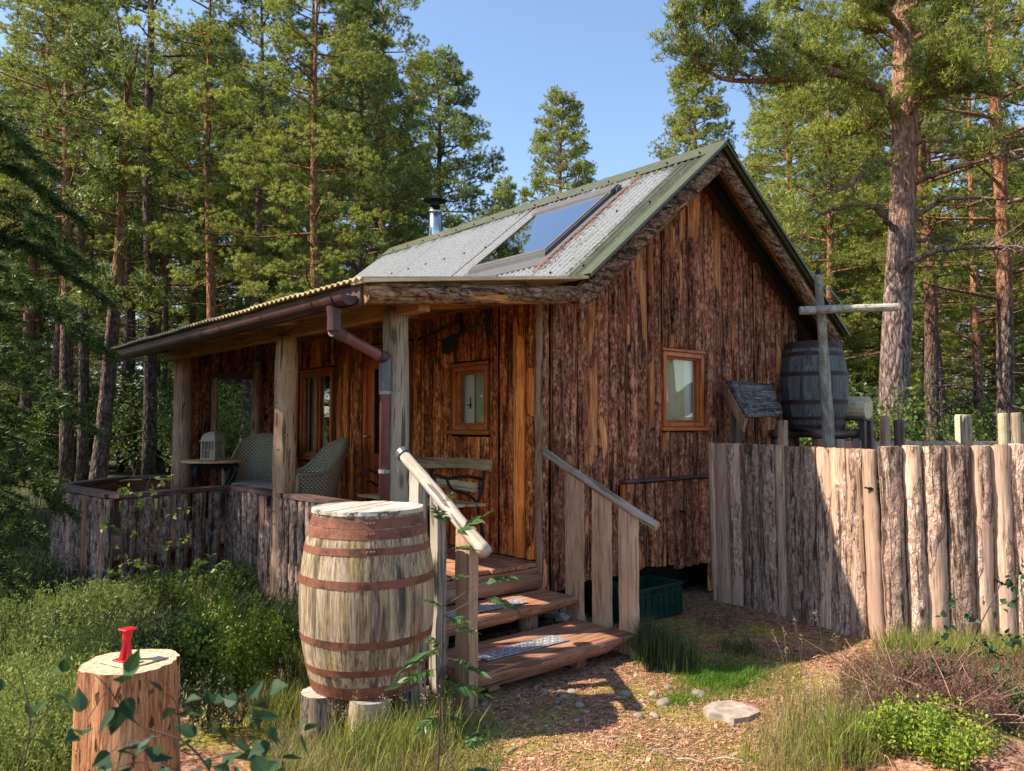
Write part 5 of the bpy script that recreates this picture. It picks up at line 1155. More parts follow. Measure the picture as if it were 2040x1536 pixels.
def shell(parent, W=.62, D=.56, HB=.92, HA=.60, z0=.10):
    n, m = 44, 20; th = np.linspace(-2.05, 2.05, n); s_ = np.linspace(0, 1, m); V = []; UV = []
    top = HA + (HB - HA) * np.clip(np.cos(th * .5 * 1.15), 0, 1) ** 2.2 * np.clip(1.25 * np.exp(-(np.abs(th) / 1.05) ** 4), 0, 1)
    for off in (0, -.035):
        for i in range(n):
            for j in range(m):
                z = z0 + (top[i] - z0) * s_[j]; fl_ = 1 + .16 * s_[j] ** 1.5; rec = .20 * max(0, z - .40) * max(0, math.cos(th[i]))
                c, s2 = math.cos(th[i]), math.sin(th[i]); p = 3.0
                R_ = 1 / (abs(c) ** p + abs(s2) ** p) ** (1 / p)
                x = -(D / 2 * fl_ + off) * c * R_ - rec; y = (W / 2 * fl_ + off) * s2 * R_
                V.append([x, y, z]); UV.append([i / (n - 1), z * 1.1])
    V = np.array(V); N = n * m; i = np.arange(n - 1)[:, None] * m; j = np.arange(m - 1)[None]; F = np.stack([i + j, i + j + 1, i + m + j + 1, i + m + j], -1).reshape(-1, 4)
    k = np.arange(n - 1); e = [np.stack([k * m + m - 1, N + k * m + m - 1, N + (k + 1) * m + m - 1, (k + 1) * m + m - 1], -1), np.stack([k * m, (k + 1) * m, N + (k + 1) * m, N + k * m], -1)]
    q = np.arange(m - 1); e += [np.stack([q, N + q, N + q + 1, q + 1], -1), np.stack([(n - 1) * m + q, (n - 1) * m + q + 1, N + (n - 1) * m + q + 1, N + (n - 1) * m + q], -1)]
    me = mesh('shell', V, [F, F[:, ::-1] + N] + e, M_WICK, True); uv = me.uv_layers.new(name='UVMap'); li = np.zeros(len(me.loops), np.int32); me.loops.foreach_get('vertex_index', li); uv.data.foreach_set('uv', np.array(UV, np.float32)[li].ravel())
    link('shell', me, parent)
    rim = V[:N].reshape(n, m, 3)[:, -1] * .5 + V[N:].reshape(n, m, 3)[:, -1] * .5
    P = np.concatenate([[[rim[0][0], rim[0][1], z0]], rim, [[rim[-1][0], rim[-1][1], z0]]]); Vt, Ft = tubeg(P, .024, 8); link('rim', mesh('rim', Vt, Ft, WKR, True), parent)
    G_ = Geo(); G_.box((-D / 2 + .05, -W / 2 + .03, .18), (D / 2 - .0, W / 2 - .03, .36), .02); link('seat_base', mesh('seat_base', *G_.get()[:2], WKR), parent)
    G_ = Geo(); G_.box((-D / 2 + .06, -W / 2 + .05, .365), (D / 2 + .02, W / 2 - .05, .445), .024); link('cushion', mesh('cushion', *G_.get()[:2], CUSH, True), parent)
    for sx_ in (-.22, .22):
        for sy_ in (-.25, .25):
            G_ = Geo(); G_.tube([(sx_, sy_, .0), (sx_, sy_, .20)], .022, 8); link('leg', mesh('leg', *G_.get()[:2], WKR), parent)
c1_ = atd(606, 850, 7.75); ch = thing('wicker_armchair', (c1_[0], c1_[1], FLOOR + .003), 'grey wicker armchair nearer the door, seen from the side against the porch wall', 'armchair', 'wicker armchairs on the porch', rz=math.pi - .15)
shell(ch)
c2_ = atd(512, 850, 8.75); ch = thing('wicker_armchair', (c2_[0] + .02, c2_[1], FLOOR + .003), 'grey wicker armchair behind the round table, facing outward with its tall back showing', 'armchair', 'wicker armchairs on the porch', rz=math.pi + .95)
shell(ch, HB=.96)
tb = thing('bistro_table', (2.98, 8.20, FLOOR + .003), 'round wooden topped table on black cast iron legs in the porch corner', 'table')
G_ = Geo(); G_.tube([(0, 0, .685), (0, 0, .69), (0, 0, .708), (0, 0, .713)], [.315, .325, .325, .318], 40); G_.build('table_top', wood('table top oak', (.45, .26, .12), (.62, .40, .20), 'x', rough=.5), tb, world=False)
for k in range(4):
    a = k * math.pi / 2 + .5; c, s_ = math.cos(a), math.sin(a); G_ = Geo()
    G_.tube(spline([(.24 * c, .24 * s_, .68), (.27 * c, .27 * s_, .58), (.16 * c, .16 * s_, .42), (.12 * c, .12 * s_, .25), (.22 * c, .22 * s_, .10), (.27 * c, .27 * s_, .0)], 18), .020, 8); G_.build('leg', M_IRON, tb, world=False, smooth=True)
G_ = Geo(); an = np.linspace(0, 2 * math.pi, 30); G_.tube(np.stack([.23 * np.cos(an), .23 * np.sin(an), 0 * an + .655], -1), .018, 6)
for k in range(16):
    a = k / 16 * 2 * math.pi; G_.tube([(.235 * math.cos(a), .235 * math.sin(a), .66), (.20 * math.cos(a + .2), .20 * math.sin(a + .2), .60), (.235 * math.cos(a + .39), .235 * math.sin(a + .39), .66)], .012, 5)
tag(G_.build('iron_apron', M_IRON, tb, world=False), kind='stuff')
ln = thing('lantern', (2.93, 8.12, FLOOR + .72), 'small white wooden candle lantern with a domed top on the round table', 'lantern', rz=.6)
LM = plain('chalky white paint', (.32, .27, .20), .7, var=.2, sc_=30)
Geo().box((-.085, -.085, 0), (.085, .085, .02)).build('base', LM, ln, world=False); Geo().box((-.095, -.095, .185), (.095, .095, .20)).build('cornice', LM, ln, world=False)
for sx_ in (-1, 1):
    for sy_ in (-1, 1): Geo().box((sx_ * .075 - .009, sy_ * .075 - .009, .02), (sx_ * .075 + .009, sy_ * .075 + .009, .185), .002).build('corner', LM, ln, world=False)
for q in range(4):
    G_ = Geo(); a, b = ((-.07, 0, .02), (.07, 0, .185)); c, s_ = math.cos(q * math.pi / 2), math.sin(q * math.pi / 2)
    for u in (-.004, -.045, .037): G_.box((u, -.079, .02), (u + .008, -.072, .185), .001)
    G_.box((-.066, -.0785, .10), (.066, -.0725, .107), .001); o = G_.build('glazing_bars', LM, ln, world=False); o.rotation_euler = (0, 0, q * math.pi / 2); tag(o, kind='stuff')
    o = Geo().box((-.068, -.0715, .02), (.068, -.069, .185), .0003).build('pane', M_GLASS, ln, world=False); o.rotation_euler = (0, 0, q * math.pi / 2)
G_ = Geo(); V, F = tubeg([(0, 0, .20), (0, 0, .235), (0, 0, .265), (0, 0, .285), (0, 0, .292)], [.118, .112, .085, .045, .01], 4); G_.add(V, F); o = G_.build('dome', LM, ln, world=False); o.rotation_euler = (0, 0, math.pi / 4)
Geo().tube([(0, 0, .29), (0, 0, .31)], .006, 6).build('finial', M_IRON, ln, world=False); Geo().tube([(0, 0, .02), (0, 0, .10)], .03, 12).build('candle', CUSH, ln, world=False)
# bench behind the handrail
bn = thing('bench', (3.95, 5.5, FLOOR + .003), 'plank backed garden bench with black iron ends against the porch wall by the handrail', 'bench')
BN = wood('bench slat oak', (.40, .26, .12), (.58, .42, .23), 'y', rough=.6, bump=.3)
def bslat(nm, xa, za, xb, zb, t, y0=4.93, y1=6.25, sag=.012):
    G_ = Geo(); n = 20; ys_ = np.linspace(y0, y1, n); d = np.array([xb - xa, zb - za]); nn = np.array([-d[1], d[0]]) / np.linalg.norm(d) * t; V = []
    for y in ys_:
        w = sag * math.sin((y - y0) / (y1 - y0) * 6.0); 
        for (x, z) in ((xa, za + w), (xb, zb + w * .6), (xb + nn[0], zb + nn[1] + w * .6), (xa + nn[0], za + nn[1] + w)): V.append([x, y, z])
    V = np.array(V); i = np.arange(n - 1)[:, None] * 4; j = np.arange(4)[None]; G_.add(V, [np.concatenate([np.stack([i + j, i + (j + 1) % 4, i + 4 + (j + 1) % 4, i + 4 + j], -1).reshape(-1, 4), [[3, 2, 1, 0]], [[4 * n - 4, 4 * n - 3, 4 * n - 2, 4 * n - 1]]])]); return G_.build(nm, BN, bn)
bslat('back_slat', 4.02, 1.235, 4.04, 1.325, .022); bslat('back_slat', 3.98, 1.06, 4.0, 1.135, .022, 5.08, 6.2)
for k in range(4): bslat('seat_slat', 3.56 + k * .105, .975 - .003 * k, 3.65 + k * .105, .972 - .003 * k, .022, sag=.002)
for y in (5.05, 6.1):
    G_ = Geo(); G_.tube(spline([(4.05, y, 1.32), (4.03, y, 1.15), (3.98, y, .96), (4.02, y, .75), (4.06, y, .545)], 16), .014, 8); e = G_.build('iron_end', M_IRON, bn, smooth=True)
    G_ = Geo(); G_.tube(spline([(3.55, y, .96), (3.75, y, .95), (3.98, y, .96)], 8), .013, 8); G_.build('seat_bar', M_IRON, e)
    G_ = Geo(); G_.tube(spline([(4.02, y, 1.17), (3.85, y, 1.20), (3.68, y, 1.19), (3.56, y, 1.22), (3.54, y, 1.16)], 14), .014, 8); G_.build('arm', M_IRON, e, smooth=True)
    G_ = Geo(); G_.tube(spline([(3.66, y, 1.19), (3.72, y, 1.10), (3.88, y, 1.05), (3.98, y, .97)], 12), .012, 8); G_.build('brace', M_IRON, e, smooth=True)
    G_ = Geo(); G_.tube(spline([(3.58, y, .96), (3.55, y, .80), (3.60, y, .65), (3.54, y, .545)], 12), .014, 8); G_.build('leg', M_IRON, e, smooth=True)
for z in (1.30, 1.255, 1.11, 1.08):
    Geo().tube([(4.018 - (.04 if z < 1.2 else 0), 5.05, z), (4.008 - (.04 if z < 1.2 else 0), 5.05, z)], .008, 8).build('bolt', M_BOLT, bn)
# old tools hanging on the porch wall
XT = 4.11
def P_(x, y, o=0): return onx(x, y, XT - o)
mlt = thing('wooden_mallet', tuple(P_(880, 655)), 'old long-handled wooden mallet hung high on the porch wall, left of the bladed tool', 'mallet')
OLD = wood('dark old tool wood', (.030, .022, .018), (.07, .05, .04), 'z', rough=.6)
G_ = Geo(); G_.tube([P_(833, 676), P_(914, 641)], .016, 8); G_.build('handle', OLD, mlt, smooth=True); G_ = Geo(); G_.tube(spline([P_(912, 620), P_(916, 636), P_(921, 650), P_(919, 662, -.02)], 8), .028, 10); G_.build('head', OLD, mlt); 
G_ = Geo(); G_.tube([P_(833, 676), P_(831, 690, -.02)], .012, 6); G_.build('wall_hook', M_HOOP, mlt)
tl_ = thing('turf_spade', tuple(P_(930, 660)), 'old rusty turf spade with a broad blade and cross handle hung on the porch wall', 'spade')
G_ = Geo(); G_.tube([P_(904, 672, .02), P_(964, 640, .02)], .019, 8); G_.build('handle', OLD, tl_, smooth=True)
G_ = Geo(); G_.tube(spline([P_(967, 618, .02), P_(970, 632, .02), P_(972, 650, .02), P_(975, 668, .02)], 10), [.018] * 4 + [.026] * 6, 10); G_.build('cross_grip', OLD, tl_)
bp = [P_(881, 678, .03), P_(893, 670, .03), P_(904, 664, .03), P_(912, 676, .03), P_(905, 690, .03), P_(893, 706, .03), P_(880, 704, .03), P_(879, 690, .03)]
V = np.array(bp + [p + np.array([.012, 0, 0]) for p in bp]); n = 8; k = np.arange(n)
me = mesh('blade', V - np.array(P_(930, 660)), [np.arange(n)[None], (np.arange(n)[::-1] + n)[None], np.stack([k, k + n, (k + 1) % n + n, (k + 1) % n], -1)], plain('blackened blade', (.05, .045, .042), .55, .4, var=.4)); link('blade', me, tl_)
G_ = Geo(); G_.tube(spline([P_(882, 679, .03), P_(873, 677, .03), P_(864, 673, .03)], 5), [.010, .008, .006, .005, .003], 6); G_.build('spur', M_IRON, tl_)
G_ = Geo(); G_.tube([P_(960, 642, .0), P_(960, 642, .05)], .016, 6); G_.build('wall_peg', M_HOOP, tl_)
# ---------------------------------------------------------------- vegetation
NDL = leafm('pine needles', (.055, .085, .018), (.50, .52, .090), .42, .5, .9)
NDLD = leafm('dark pine needles', (.034, .058, .018), (.32, .37, .075), .38, .5, .9)
NDLY = leafm('young conifer needles', (.035, .062, .010), (.13, .19, .03), .35, .5, 1.5)
def trunkm(name, lc, uc):
    TB = NT(name); v = TB.co((1, 1, .3)); gz2 = TB.n('SeparateXYZ'); TB.l(TB.n('TexCoord').outputs['Object'], gz2.inputs[0])
    e1 = TB.vor(v, 13); n1 = TB.math('MULTIPLY_ADD', TB.noise(v, 16, 4, .7, .5), .5, TB.math('MULTIPLY', TB.noise(v, 45, 4, .8), .5))
    low = TB.ramp(n1, [(.40, lc[0]), (.5, lc[1]), (.60, lc[2])]); low = TB.mix(1., low, TB.ramp(e1, [(0, .35), (.15, 1)]), 'MULTIPLY')
    up = TB.ramp(n1, [(.40, uc[0]), (.5, uc[1]), (.60, uc[2])]); f = TB.ramp(TB.math('ADD', TB.math('MULTIPLY', gz2.outputs[2], .1), TB.math('MULTIPLY', TB.noise(v, 2, 2), .3)), [(.50, 0), (.75, 1)])
    return TB.fin(TB.mix(1., TB.mix(f, low, up), TB.math('MULTIPLY_ADD', TB.rnd(), .5, .7), 'MULTIPLY'), .9, TB.bump(TB.math('ADD', n1, TB.math('MULTIPLY', e1, 2.)), 1., .03), .15)
M_TRUNK = trunkm('pine trunk bark', [(.035, .022, .018), (.13, .085, .07), (.30, .21, .18)], [(.10, .036, .018), (.28, .115, .06), (.46, .24, .14)])
M_TRUNKG = trunkm('grey pine trunk bark', [(.03, .021, .018), (.10, .072, .062), (.24, .18, .16)], [(.05, .03, .022), (.16, .09, .065), (.30, .19, .14)])
M_TRUNKB = trunkm('big pine bark', [(.07, .042, .036), (.29, .195, .17), (.52, .39, .35)], [(.14, .06, .035), (.38, .19, .12), (.60, .37, .26)])
rg = np.random.default_rng(7)
def unit(v): return v / (np.linalg.norm(v, axis=-1, keepdims=True) + 1e-9)
def needles(P, D, m, L, w, rng, spread=.9, jit=.04):
    P = np.repeat(np.asarray(P), m, 0); D = np.repeat(np.asarray(D), m, 0); n = len(P)
    d = unit(D * .75 + unit(rng.normal(size=(n, 3))) * spread); P = P + rng.normal(size=(n, 3)) * jit
    s_ = unit(np.cross(d, rng.normal(size=(n, 3)))) * w / 2; l = L * rng.uniform(.6, 1.15, (n, 1))
    V = np.stack([P - s_, P + s_, P + d * l], 1).reshape(-1, 3); return V, np.arange(3 * n).reshape(-1, 3)
def pads(C, R, k, m, L, w, rng, flat=.5):
    """foliage pads: k tufts of m needles round each centre C, the needles' faces turned outwards"""
    n = len(C); R = np.broadcast_to(np.asarray(R, float), (n,)); o = unit(rng.normal(size=(n, k, 3))) * (rng.uniform(.25, 1, (n, k, 1)) ** .5) * R[:, None, None]; o[..., 2] = o[..., 2] * flat + .1 * R[:, None] * rng.uniform(-1, 1, (n, k))
    o = np.repeat(o.reshape(-1, 3), m, 0); c = np.repeat(np.repeat(C, k, 0), m, 0); r_ = unit(o * [1, 1, 1.6] + [0, 0, .10]); d = unit(r_ * .55 + rng.normal(size=o.shape) * .62 + [0, 0, .22]); s_ = unit(np.cross(d, r_ + rng.normal(size=o.shape) * .35)) * w / 2
    P = c + o + rng.normal(size=o.shape) * .018; l = L * rng.uniform(.55, 1.2, (len(o), 1)); V = np.stack([P - s_, P + s_, P + d * l], 1).reshape(-1, 3); return V, np.arange(len(V)).reshape(-1, 3)
def pine(seed, H=16, cs=.3, R=2.4, nb=46, kind='scots', r0=.155, L=.085, w=.016, m=26, dead=14, dens=1.):
    rng = np.random.default_rng(seed); T = Geo(); TP = []; TD = []
    t = np.linspace(0, 1, 14); bend = np.stack([.35 * fbm(np.stack([t * 1.5, t * 0 + seed, t * 0], -1), 1), .35 * fbm(np.stack([t * 1.5, t * 0 + seed + 5, t * 0], -1), 2), t * H], -1); bend[:, :2] -= bend[0, :2]
    def tp(q): return np.array([np.interp(q, t, bend[:, k]) for k in range(3)])
    T.tube(bend, r0 * (1 - t) ** .75 + .012, 9)
    for k in range(nb):
        q = cs + (1 - cs) * ((k + rng.uniform(0, 1)) / nb) ** (.85) * .985; u = (q - cs) / (1 - cs)
        if kind == 'cone': l = R * (1 - u) ** .75 * rng.uniform(.6, 1.15) + .3; e0 = rng.uniform(-.05, .25) + u * .5
        else: l = R * (math.sin(min(1, u * 1.25 + .22) * math.pi) ** .6 if u < .65 else 1.25 * (1 - u) ** .5) * rng.uniform(.55, 1.1) + .3; e0 = rng.uniform(-.1, .45) + u * .4
        az = k * 2.399 + rng.uniform(-.4, .4); p = tp(q); n = 7; s_ = np.linspace(0, 1, n)
        e = e0 + (.45 if kind == 'cone' else .35) * s_ ** 2 - .25 * np.sin(s_ * 3.14); st = np.stack([np.cos(e) * math.cos(az), np.cos(e) * math.sin(az), np.sin(e)], -1) * l / (n - 1)
        P = p + np.concatenate([[[0, 0, 0]], np.cumsum(st[1:], 0)]); T.tube(P, np.linspace(.016 + .012 * l, .006, n), 4, cap=False)
        ns = int((2.2 + 2.4 * l) * dens)
        for j in range(ns):
            a = rng.uniform(.25, 1.0); c = np.array([np.interp(a, s_, P[:, i]) for i in range(3)]); side = rng.choice([-1, 1]); az2 = az + side * rng.uniform(.35, 1.2); ll = l * (.16 + .30 * (1 - a)) * rng.uniform(.6, 1.2) + .12
            ee = rng.uniform(-.05, .6); d = np.array([math.cos(ee) * math.cos(az2), math.cos(ee) * math.sin(az2), math.sin(ee)]); ll = ll * 1.25
            TP.append(c + d * ll + [0, 0, .05]); TD.append(rng.uniform(.17, .34) * (1.15 if kind != 'cone' else .9)); T.tube([c, c + d * ll * .9], [.009, .004], 3, cap=False)
        TP.append(P[-1]); TD.append(.24); TP.append(P[4] + [0, 0, .06]); TD.append(.22)
    for k in range(dead):
        q = rng.uniform(.08, cs + .05); p = tp(q); az = rng.uniform(0, 6.28); l = rng.uniform(.4, 1.6); e = rng.uniform(-.3, .3); d = np.array([math.cos(az), math.sin(az), e]); T.tube([p, p + d * l * .5, p + d * l + [0, 0, .1 * l]], [.018, .010, .004], 4, cap=False)
        for z in range(3): c = p + d * l * rng.uniform(.4, .9); T.tube([c, c + unit(d + rng.normal(size=3) * .6) * l * .35], [.006, .002], 3, cap=False)
    V, F = pads(np.array(TP), np.array(TD), 13, m, L, w, rng); print(kind, len(F))
    return T, V, F
def pine_meshes(nm, mat, **k):
    T, V, F = pine(**k); Vt, Ft, _ = T.get()
    return mesh('trunk', Vt, Ft, M_TRUNKG if nm in ('s2', 'thin', 'c2') else M_TRUNK, True), mesh('crown', V, [F], mat)
PR = {
 's1': pine_meshes('s1', NDL, seed=3, H=17, cs=.38, R=2.4, nb=40, dead=26), 's2': pine_meshes('s2', NDLD, seed=8, H=18, cs=.42, R=2.2, nb=38, dead=30),
 's3': pine_meshes('s3', NDL, seed=14, H=16, cs=.24, R=2.6, nb=48), 'c1': pine_meshes('c1', NDL, seed=21, H=15, cs=.10, R=2.9, nb=120, kind='cone', dead=4, m=20, dens=1.5),
 'c2': pine_meshes('c2', NDLD, seed=27, H=15, cs=.12, R=3.3, nb=110, kind='cone', dead=4, m=20, dens=1.5), 'thin': pine_meshes('thin', NDLD, seed=33, H=15, cs=.52, R=1.2, nb=26, r0=.10, dead=24),
}
PH = dict(s1=17, s2=18, s3=16, c1=15, c2=15, thin=15)
def place_tree(kind, x, D, H, label, group, rz=None, tilt=(0, 0), wide=1.15, name='pine_tree', cat='pine tree'):
    p = spot(x, D); p[2] = float(ground_z(p[0], p[1])) - .05; k = H / PH[kind]
    t = thing(name, p, label, cat, group, rz if rz is not None else random.Random(int(x * 7 + D)).uniform(0, 6.28)); t.rotation_euler[0], t.rotation_euler[1] = tilt
    for nm, me in zip(('trunk', 'crown'), PR[kind]): o = link(nm, me, t); o.scale = (k * wide, k * wide, k)
    return t
GP = 'pines in the wood left of the cabin'
for x, D, H, kd, lab in (
    (45, 24, 17, 's1', 'pine at the far left edge of the picture'), (70, 30, 17, 's3', 'second pine from the left edge, slender trunk'), (100, 26, 16, 's2', 'pine third from the left with a dark lower trunk'),
    (138, 21, 17, 's1', 'stout rough barked pine left of the leaning tree'), (168, 23, 16, 's2', 'pine just left of the leaning tree, half hidden by it'),
    (300, 20, 17, 's2', 'stout pine rising just left of the porch roof end'), (415, 18, 12.5, 's1', 'tall grey trunked pine behind the porch roof, leftmost of three'), (487, 17.5, 12, 's2', 'tall pine with a reddish dark trunk behind the porch roof, middle of three'),
    (622, 15.5, 10.8, 's3', 'tall pine with a slim pinkish trunk leaning slightly right behind the porch roof')):
    place_tree(kd, x, D, H, lab, None)
for x, D, H in ((242, 27, 15), (252, 31, 15), (265, 34, 15), (318, 29, 14), (606, 21, 15)): place_tree('thin', x, D, H, {242: 'thin pole-like pine, nearest of three slim ones right of the leaning tree', 252: 'thin pole-like pine, middle of three slim ones right of the leaning tree', 265: 'thin pole-like pine standing alone left of the stout pine by the porch', 318: 'thin reddish pine half hidden behind the stout pine by the porch', 606: 'dark thin pine hidden behind the slim pinkish trunk'}[x], 'slender pines left of the cabin')
lt = thing('leaning_tree', spot(196, 17.5, -.05), 'dark trunked tree leaning to the right, left of the porch', 'tree')
PW = [spot(196, 17.5, -.05), atd(212, 800, 17.5), atd(226, 640, 17.3), atd(240, 480, 17.2), atd(246, 300, 17), atd(262, 120, 17)]
G_ = Geo(); G_.tube(spline(PW, 20), np.linspace(.19, .06, 20), 10, wob=.08); TPp = []; TDp = []
for k in range(22):
    q = rg.uniform(.45, 1); c = spline(PW, 100)[int(q * 99)]; d = unit(rg.normal(size=3) * [1, 1, .4] + [0, 0, .3]); l = rg.uniform(.8, 2.0); G_.tube([c, c + d * l * .6, c + d * l + [0, 0, .15]], [.03, .02, .006], 4, cap=False)
    for j in range(16): b = c + d * l * rg.uniform(.35, 1) ; dd_ = unit(rg.normal(size=3)); s_ = rg.uniform(.1, .5); TPp += [b + dd_ * s_, b + dd_ * s_ * .6]; TDp += [dd_, dd_]
V, F, _ = G_.get(); w0 = np.array(lt.location); link('trunk', mesh('trunk', V - w0, F, M_TRUNK, True), lt); V, F = needles(TPp, TDp, 14, .15, .034, rg); link('crown', mesh('crown', V - w0, [F], NDLD), lt)
# three pointed pines against the open sky behind the roof
place_tree('c2', 862, 30, 16.3, 'pointed dark pine rising behind the flue, tallest against the open sky', None, rz=1.0, wide=1.15)
place_tree('c1', 1000, 40, 14.3, 'small pointed pine between the flue pine and the lone one on the skyline', None, rz=2.0, wide=.8)
place_tree('c1', 1112, 36, 17.0, 'lone pointed pine standing clear against the sky above the roof', None, rz=.6, wide=.95)
place_tree('c2', 1205, 40, 14.2, 'lower pine just right of the lone pointed one above the skylight', None, rz=.6, wide=.75)
place_tree('c1', 1395, 25, 13.6, 'pointed bright green pine directly behind the roof peak', None, rz=3.0, wide=.95)
place_tree('s3', 760, 24, 15.2, 'broad dark pine with dense foliage left of the flue, edge of the open sky', None, rz=.3, wide=1.0)
place_tree('c2', 705, 22, 14.3, 'dense dark pine right of the slim pinkish trunk', None, rz=.9, wide=.8)
# right side
for x, D, H, kd, lab in ((1862, 17, 15, 's1', 'pine with grey and orange trunk just right of the big pine'), (1878, 18.5, 14, 's2', 'orange barked pine close behind the one right of the big pine'), (2003, 15, 15, 's3', 'orange barked pine near the right edge'),
                         (1660, 21, 12.5, 's3', 'pine with a bright orange trunk left of the big pine'), (1560, 23, 11.5, 's1', 'pine behind the right roof slope with open branches'), (2120, 20, 15, 's1', 'pine standing just outside the right edge of the picture'), (1950, 24, 14, 's3', 'pine between the two orange trunks at the right')):
    place_tree(kd, x, D, H, lab, None)
# the wood beyond
rr = random.Random(12)
def wood_fill(n, x0, x1, d0, d1, h0, h1, kinds, lab, grp):
    for k in range(n):
        x = x0 + (x1 - x0) * (k + rr.uniform(.1, .9)) / n; D = rr.uniform(d0, d1); place_tree(rr.choice(kinds), x, D, rr.uniform(h0, h1), lab, grp, wide=rr.uniform(.9, 1.3))
wood_fill(11, -250, 800, 26, 34, 14, 16.5, ['s1', 's2', 's3', 'c2'], 'tall pine in the middle of the wood left of and behind the cabin', 'pines deep in the wood on the left')
wood_fill(15, -300, 820, 36, 52, 16, 21, ['s1', 's3', 'c2', 'c1'], 'distant pine at the back of the wood on the left', 'farthest pines on the left')
wood_fill(9, 1560, 2350, 24, 32, 12, 15, ['s1', 's3', 'c1'], 'pine in the middle of the wood right of the cabin', 'pines deep in the wood on the right')
wood_fill(14, 1500, 2400, 36, 52, 13, 18, ['s3', 'c1', 'c2', 's1'], 'distant pine at the back of the wood on the right', 'farthest pines on the right')
wood_fill(16, -300, 700, 55, 66, 9, 12, ['c1', 'c2'], 'low distant pine closing the view between the trunks on the left', 'low far pines on the left')
wood_fill(12, 1560, 2400, 52, 62, 9, 11, ['c1', 'c2'], 'low distant pine closing the view between the trunks on the right', 'low far pines on the right')
wood_fill(6, 830, 1480, 44, 60, 9.5, 11.5, ['c1', 'c2'], 'low distant pine hidden mostly by the cabin roof', 'low pines behind the roof')
# pines left of the picture that shade the deck and the heath
for k, (R_, D_) in enumerate(((-12.2, 5.9), (-13.4, 6.6), (-11.6, 7.3), (-13.0, 8.0), (-11.9, 8.8), (-13.6, 9.6), (-12.2, 10.6), (-13.5, 11.6), (-15.5, 7.4))):
    place_tree(('s3', 'c2', 's3', 'c1')[k % 4], 1020 + R_ / D_ * 1560, D_, 12.4 + .4 * (k % 3), 'pine outside the picture on the left that shades the heath', 'pines beyond the left edge', wide=1.35)

# broad-leaved undergrowth
def leafg(P, D, L, W, rng, fold=.25):
    """pointed leaves: 6 verts, folded along the rib"""
    n = len(P); D = unit(D); s_ = unit(np.cross(D, rng.normal(size=(n, 3)) * .6 + [0, 0, 1])); nn = np.cross(s_, D); L = np.broadcast_to(np.asarray(L, float).reshape(-1, 1), (n, 1)); W = np.broadcast_to(np.asarray(W, float).reshape(-1, 1), (n, 1))
    a = P; b = P + D * L; m1 = P + D * L * .35 + s_ * W * .5 + nn * W * fold; m2 = P + D * L * .35 - s_ * W * .5 + nn * W * fold; k1 = P + D * L * .7 + s_ * W * .3 + nn * W * fold * .3; k2 = P + D * L * .7 - s_ * W * .3 + nn * W * fold * .3; c = P + D * L * .4
    V = np.stack([a, m1, k1, b, k2, m2, c], 1).reshape(-1, 3); o = np.arange(n)[:, None] * 7
    F4 = np.concatenate([o + [0, 1, 2, 6], o + [6, 2, 3, 4], o + [0, 6, 4, 5]]); return V, [F4]
def leaff(P, D, L, W, rng, fold=.2):
    """finer ovate leaf for plants near the camera"""
    n = len(P); D = unit(D); s_ = unit(np.cross(D, rng.normal(size=(n, 3)) * .6 + [0, 0, 1])); nn = np.cross(s_, D); L = np.broadcast_to(np.asarray(L, float).reshape(-1, 1), (n, 1)); W = np.broadcast_to(np.asarray(W, float).reshape(-1, 1), (n, 1))
    T = [(0, 0), (.07, .30), (.22, .47), (.40, .46), (.58, .34), (.74, .20), (.88, .09), (1, 0)]; cu = rng.uniform(-.25, .1, (n, 1)); R_ = []; Lf = []; Cn = []
    for t, h in T:
        c = P + D * L * t + nn * L * cu * t * t; Cn.append(c); q = 1 + rng.uniform(-.08, .08, (n, 1)); R_.append(c + s_ * W * h * q + nn * W * fold * h * 1.6); Lf.append(c - s_ * W * h * q + nn * W * fold * h * 1.6)
    V = np.stack(Cn + R_ + Lf, 1).reshape(-1, 3); o = np.arange(n)[:, None] * 24; F = [o + [k, k + 8, k + 9, k + 1] for k in range(7)] + [o + [k, k + 1, k + 17, k + 16] for k in range(7)]
    return V, [np.concatenate(F)]
BIRCH = leafm('birch leaves', (.055, .11, .018), (.22, .27, .04), .45, .45, 3)
BIRCHD = leafm('shade-toned sapling leaves', (.012, .040, .014), (.040, .085, .028), .3, .6, 6, .1)  # foreground shade is put into this dark leaf green
ROWAN = leafm('rowan leaves', (.030, .075, .022), (.085, .15, .045), .35, .4, 6, .1)
TWIG = plain('sapling twig', (.085, .05, .035), .7, var=.3)
def bush_meshes(seed, H, R, n, L, W, mat):
    rng = np.random.default_rng(seed); G_ = Geo(); P = []; D = []
    for k in range(14):
        az = rng.uniform(0, 6.28); r_ = R * rng.uniform(.2, 1); tip = np.array([r_ * math.cos(az), r_ * math.sin(az), H * rng.uniform(.55, 1.) * (1 - .4 * (r_ / R) ** 2)]); A = spline([[0, 0, 0], tip * [.35, .35, .5], tip], 10); G_.tube(A, np.linspace(.02 * H / 2, .003, 10), 5, cap=False)
        for j in range(n // 14): c = A[rng.integers(3, 10)]; d = unit(rng.normal(size=3)); P.append(c + d * rng.uniform(.02, .28) * H / 2.); D.append(d + rng.normal(size=3) * .6)
    V, F, _ = G_.get(); V2, F2 = leafg(np.array(P), np.array(D), rng.uniform(.7, 1.2, len(P)) * L, rng.uniform(.7, 1.2, len(P)) * W, rng); return mesh('stems', V, F, TWIG, True), mesh('leaves', V2, F2, mat)
BU = bush_meshes(4, 3.2, 1.5, 5200, .085, .07, BIRCH); BU2 = bush_meshes(9, 2.2, 1.6, 4200, .08, .06, leafm('undergrowth leaves', (.05, .085, .02), (.15, .19, .05), .4))
